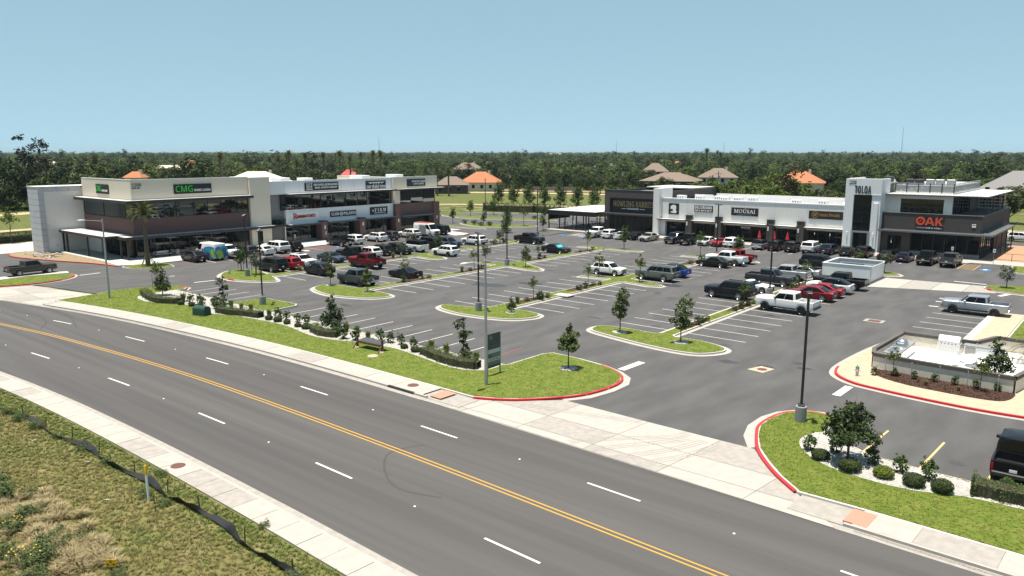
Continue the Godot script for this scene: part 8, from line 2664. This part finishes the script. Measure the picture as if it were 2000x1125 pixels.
	var fans := [-368, -239, -262, -174, -361, -245, -270, -188, -280, -199, -462, -355, -258, -200, -264, -210, -380, -311, -262, -221, -255, -219, -188, -388, -210, -453, -250, -143, -275, -205, -330, -225, -300, -640, -420, -700, -560, -610, -180, -640]
	for k in range(0, fans.size(), 2):
		palm(Vector3(fans[k], 0, fans[k + 1]), rng.randf_range(9.0, 11.5), "tall fan palm rising from the woods", false, "fan palms in the woods")
		get_child(get_child_count() - 1).scale = Vector3.ONE * rng.randf_range(1.15, 1.4)
	# radio masts
	for q in [[-620, -2600, 90, "tall lattice mast on the right horizon"], [-1750, -1500, 60, "thin mast on the left horizon"], [-1450, -2300, 55, "thin mast on the middle horizon"], [-1150, -2500, 50, "short mast right of the middle horizon"]]:
		var m := thing("radio_mast", q[3], "mast", Vector3(q[0], 0, q[1]), 0, "masts on the horizon")
		put("mast", Mb.new().tube([Vector3.ZERO, Vector3(0, q[2], 0)], [0.9, 0.5], 4).mesh(), M["galvanised"], m)
	woods()


# ---- trees by the thousand: the largest in view are things, the rest one wood
func woods() -> void:
	var kinds := ["oak", "oak_b", "mesquite", "oak", "oak_b", "oak", "mesquite", "tall_tree"]
	var tints := [Color(1.0, 1.0, 0.95), Color(0.75, 0.78, 0.74), Color(1.25, 1.25, 0.9), Color(0.9, 0.95, 0.85), Color(1.5, 1.45, 0.95), Color(0.62, 0.66, 0.66)]
	var mats := []
	for i in tints.size():
		var m := leaf_mat("wood leaf %d" % i, [minf(1.0, tints[i].r / 1.5), minf(1.0, tints[i].g / 1.5), tints[i].b / 1.5], 0.5)
		mats.append(m)
	var spots := []
	var patch := FastNoiseLite.new()
	patch.seed = 9
	patch.frequency = 0.012
	for band in [[215.0, 430.0, 7.6, 1.0], [430.0, 950.0, 11.5, 1.1], [950.0, 2200.0, 21.0, 1.25]]:
		var r: float = band[0]
		while r < band[1]:
			var step: float = band[2] * (1.0 + 0.15 * (r - band[0]) / (band[1] - band[0]))
			var n := int(1.52 * r / step)
			for i in n:
				var th := -0.695 - 0.76 + 1.52 * (i + rng.randf_range(-0.4, 0.4)) / n
				var rr := r + rng.randf_range(-0.45, 0.45) * step
				var p := Vector2(sin(th) * rr, -cos(th) * rr)
				if not wooded(p):
					continue
				var blocked := false
				var low := 9.0
				for c in clear_spots:
					# keep houses and their face to the meadow open
					if p.distance_to(c[0]) < c[1] + 2.0:
						blocked = true
						break
					var along: Vector2 = c[0].normalized()
					var ahead: float = c[0].length() - p.dot(along)
					if ahead > 0.0 and ahead < 70.0 and absf(p.cross(along)) < c[1] * 0.8:
						low = minf(low, rng.randf_range(0.5, 0.72))
				if blocked:
					continue
				if p.x < -200 and p.y > -150 and rr < 330:
					low = 9.0
				spots.append([p, (1.3 if p.x < -200 and p.y > -150 and rr < 330 else 1.0) * minf(low, band[3] * rng.randf_range(0.6, 1.15) * (1.25 if rng.randf() < 0.12 else 1.0)), patch.get_noise_2d(p.x, p.y), rr])
			r += step
	# scattered low trees along the meadow edge
	for q in [[-101, -193], [-103, -208], [-91, -193], [-90, -205], [-80, -191], [-90, -223], [-80, -209], [-71, -183], [-69, -188], [-68, -195], [-65, -200], [-60, -192], [-85, -200], [-101, -185], [-106, -188], [-55, -200], [-48, -206], [-96, -215], [-74, -204], [-40, -210], [-112, -204], [-26, -208], [-14, -200]]:
		spots.append([Vector2(q[0], q[1]), rng.randf_range(0.95, 1.3), rng.randf_range(0.0, 0.5), Vector2(q[0], q[1]).length()])
	spots.sort_custom(func(a, b): return a[3] < b[3])
	var left := {}
	var made := 0
	for s in spots:
		var p: Vector2 = s[0]
		var kind: String = kinds[rng.randi() % kinds.size()]
		if s[2] > 0.25:
			kind = "mesquite"
		var ang := absf(atan2(p.x, -p.y) + 0.695)
		var ti: int = clampi(int((s[2] + 0.55) * 5.0) + rng.randi_range(-1, 1), 0, 5)
		var xf := Transform3D(Basis(Vector3.UP, rng.randf() * TAU).scaled(Vector3(s[1], s[1] * rng.randf_range(0.85, 1.1), s[1])), Vector3(p.x, -0.1, p.y))
		if made < 280 and ang < 0.62:
			var parts := tree_parts(kind)
			var o := thing("woodland_tree", {"oak": "broad dark live oak in the woods beyond the meadow", "oak_b": "tall rounded live oak in the woods beyond the meadow", "mesquite": "bright feathery tree in the woods beyond the meadow", "tall_tree": "tall open dusky tree in the woods beyond the meadow"}[kind], "tree", Vector3.ZERO, 0, "woodland trees of the %s kind" % kind.replace("_b", " rounded").replace("_", " "))
			o.transform = xf
			put("trunk", parts[0], M["trunk"], o)
			put("crown", parts[1], mats[[3, 5, 1, 0, 4, 2][ti]], o)
			made += 1
		else:
			if not left.has(kind):
				left[kind] = [[], []]
			left[kind][0].append(xf)
			left[kind][1].append(tints[[5, 1, 3, 0, 2, 4][ti]])
	var w := Node3D.new()
	w.name = "distant_woods"
	add_child(w)
	w.set_meta("kind", "stuff")
	w.set_meta("label", "dense green woods reaching to the horizon")
	for kind in left:
		many("crowns", "", tree_parts(kind)[1], M["leaf"], left[kind][0], left[kind][1], w)
	# the last belt before the horizon: wide coarse groves
	var grove := crown([[Vector3(0, 3.5, 0), Vector3(14, 4.5, 10)], [Vector3(9, 4.5, 3), Vector3(8, 4, 7)], [Vector3(-10, 4, -3), Vector3(9, 4.5, 8)], [Vector3(2, 7, 0), Vector3(6, 3.2, 5)]], 1500, 1.5, OAKISH, 0.3)
	var gx := []; var gc := []
	var r := 2200.0
	while r < 8000.0:
		var step := 60.0 + (r - 2200.0) * 0.03
		var n := int(1.5 * r / step)
		for i in n:
			if rng.randf() < 0.22:
				continue
			var th := -0.695 - 0.75 + 1.5 * (i + rng.randf_range(-0.5, 0.5)) / n
			var s := rng.randf_range(0.8, 1.6)
			gx.append(Transform3D(Basis(Vector3.UP, rng.randf() * TAU).scaled(Vector3(s * 1.5, s * rng.randf_range(0.75, 1.15), s * 1.5)), Vector3(sin(th) * r, 0, -cos(th) * (r + rng.randf_range(-0.5, 0.5) * step))))
			gc.append(tints[rng.randi() % 4])
		r += step
	many("groves", "", grove, M["leaf"], gx, gc, w)
	# undergrowth that closes the gaps between the near trunks
	var ux := []; var uc := []
	var scrub := crown([[Vector3(0, 1.0, 0), Vector3(2.4, 1.4, 2.2)], [Vector3(1.2, 1.6, 0.4), Vector3(1.4, 1.1, 1.3)]], 420, 0.4, OAKISH, 0.35)
	for k in mini(spots.size(), 2600):
		var s: Array = spots[k]
		for j in 2:
			var p: Vector2 = s[0] + Vector2(rng.randf_range(-4, 4), rng.randf_range(-4, 4))
			if wooded(p):
				var q := rng.randf_range(0.7, 1.4)
				ux.append(Transform3D(Basis(Vector3.UP, rng.randf() * TAU).scaled(Vector3(q, q, q)), Vector3(p.x, -0.1, p.y)))
				uc.append(tints[rng.randi() % tints.size()])
	many("undergrowth", "", scrub, M["leaf"], ux, uc, w)


# where the woods stand: beyond the meadow and its dirt track
func wooded(p: Vector2) -> bool:
	var edge := V2([80, -236, -10, -238, -40, -272, -100, -278, -128, -262, -172, -270, -198, -272, -238, -246, -262, -205, -246, -150, -236, -118, -228, -40, -216, 30])
	# outside of the polyline as seen from the lot
	for i in edge.size() - 1:
		var a := edge[i]; var b := edge[i + 1]
		var ta := atan2(a.x, -a.y); var tb := atan2(b.x, -b.y)
		var t := atan2(p.x, -p.y)
		if (t - ta) * (t - tb) <= 0:
			var f := (t - ta) / (tb - ta)
			return p.length() > lerpf(a.length(), b.length(), f)
	return false
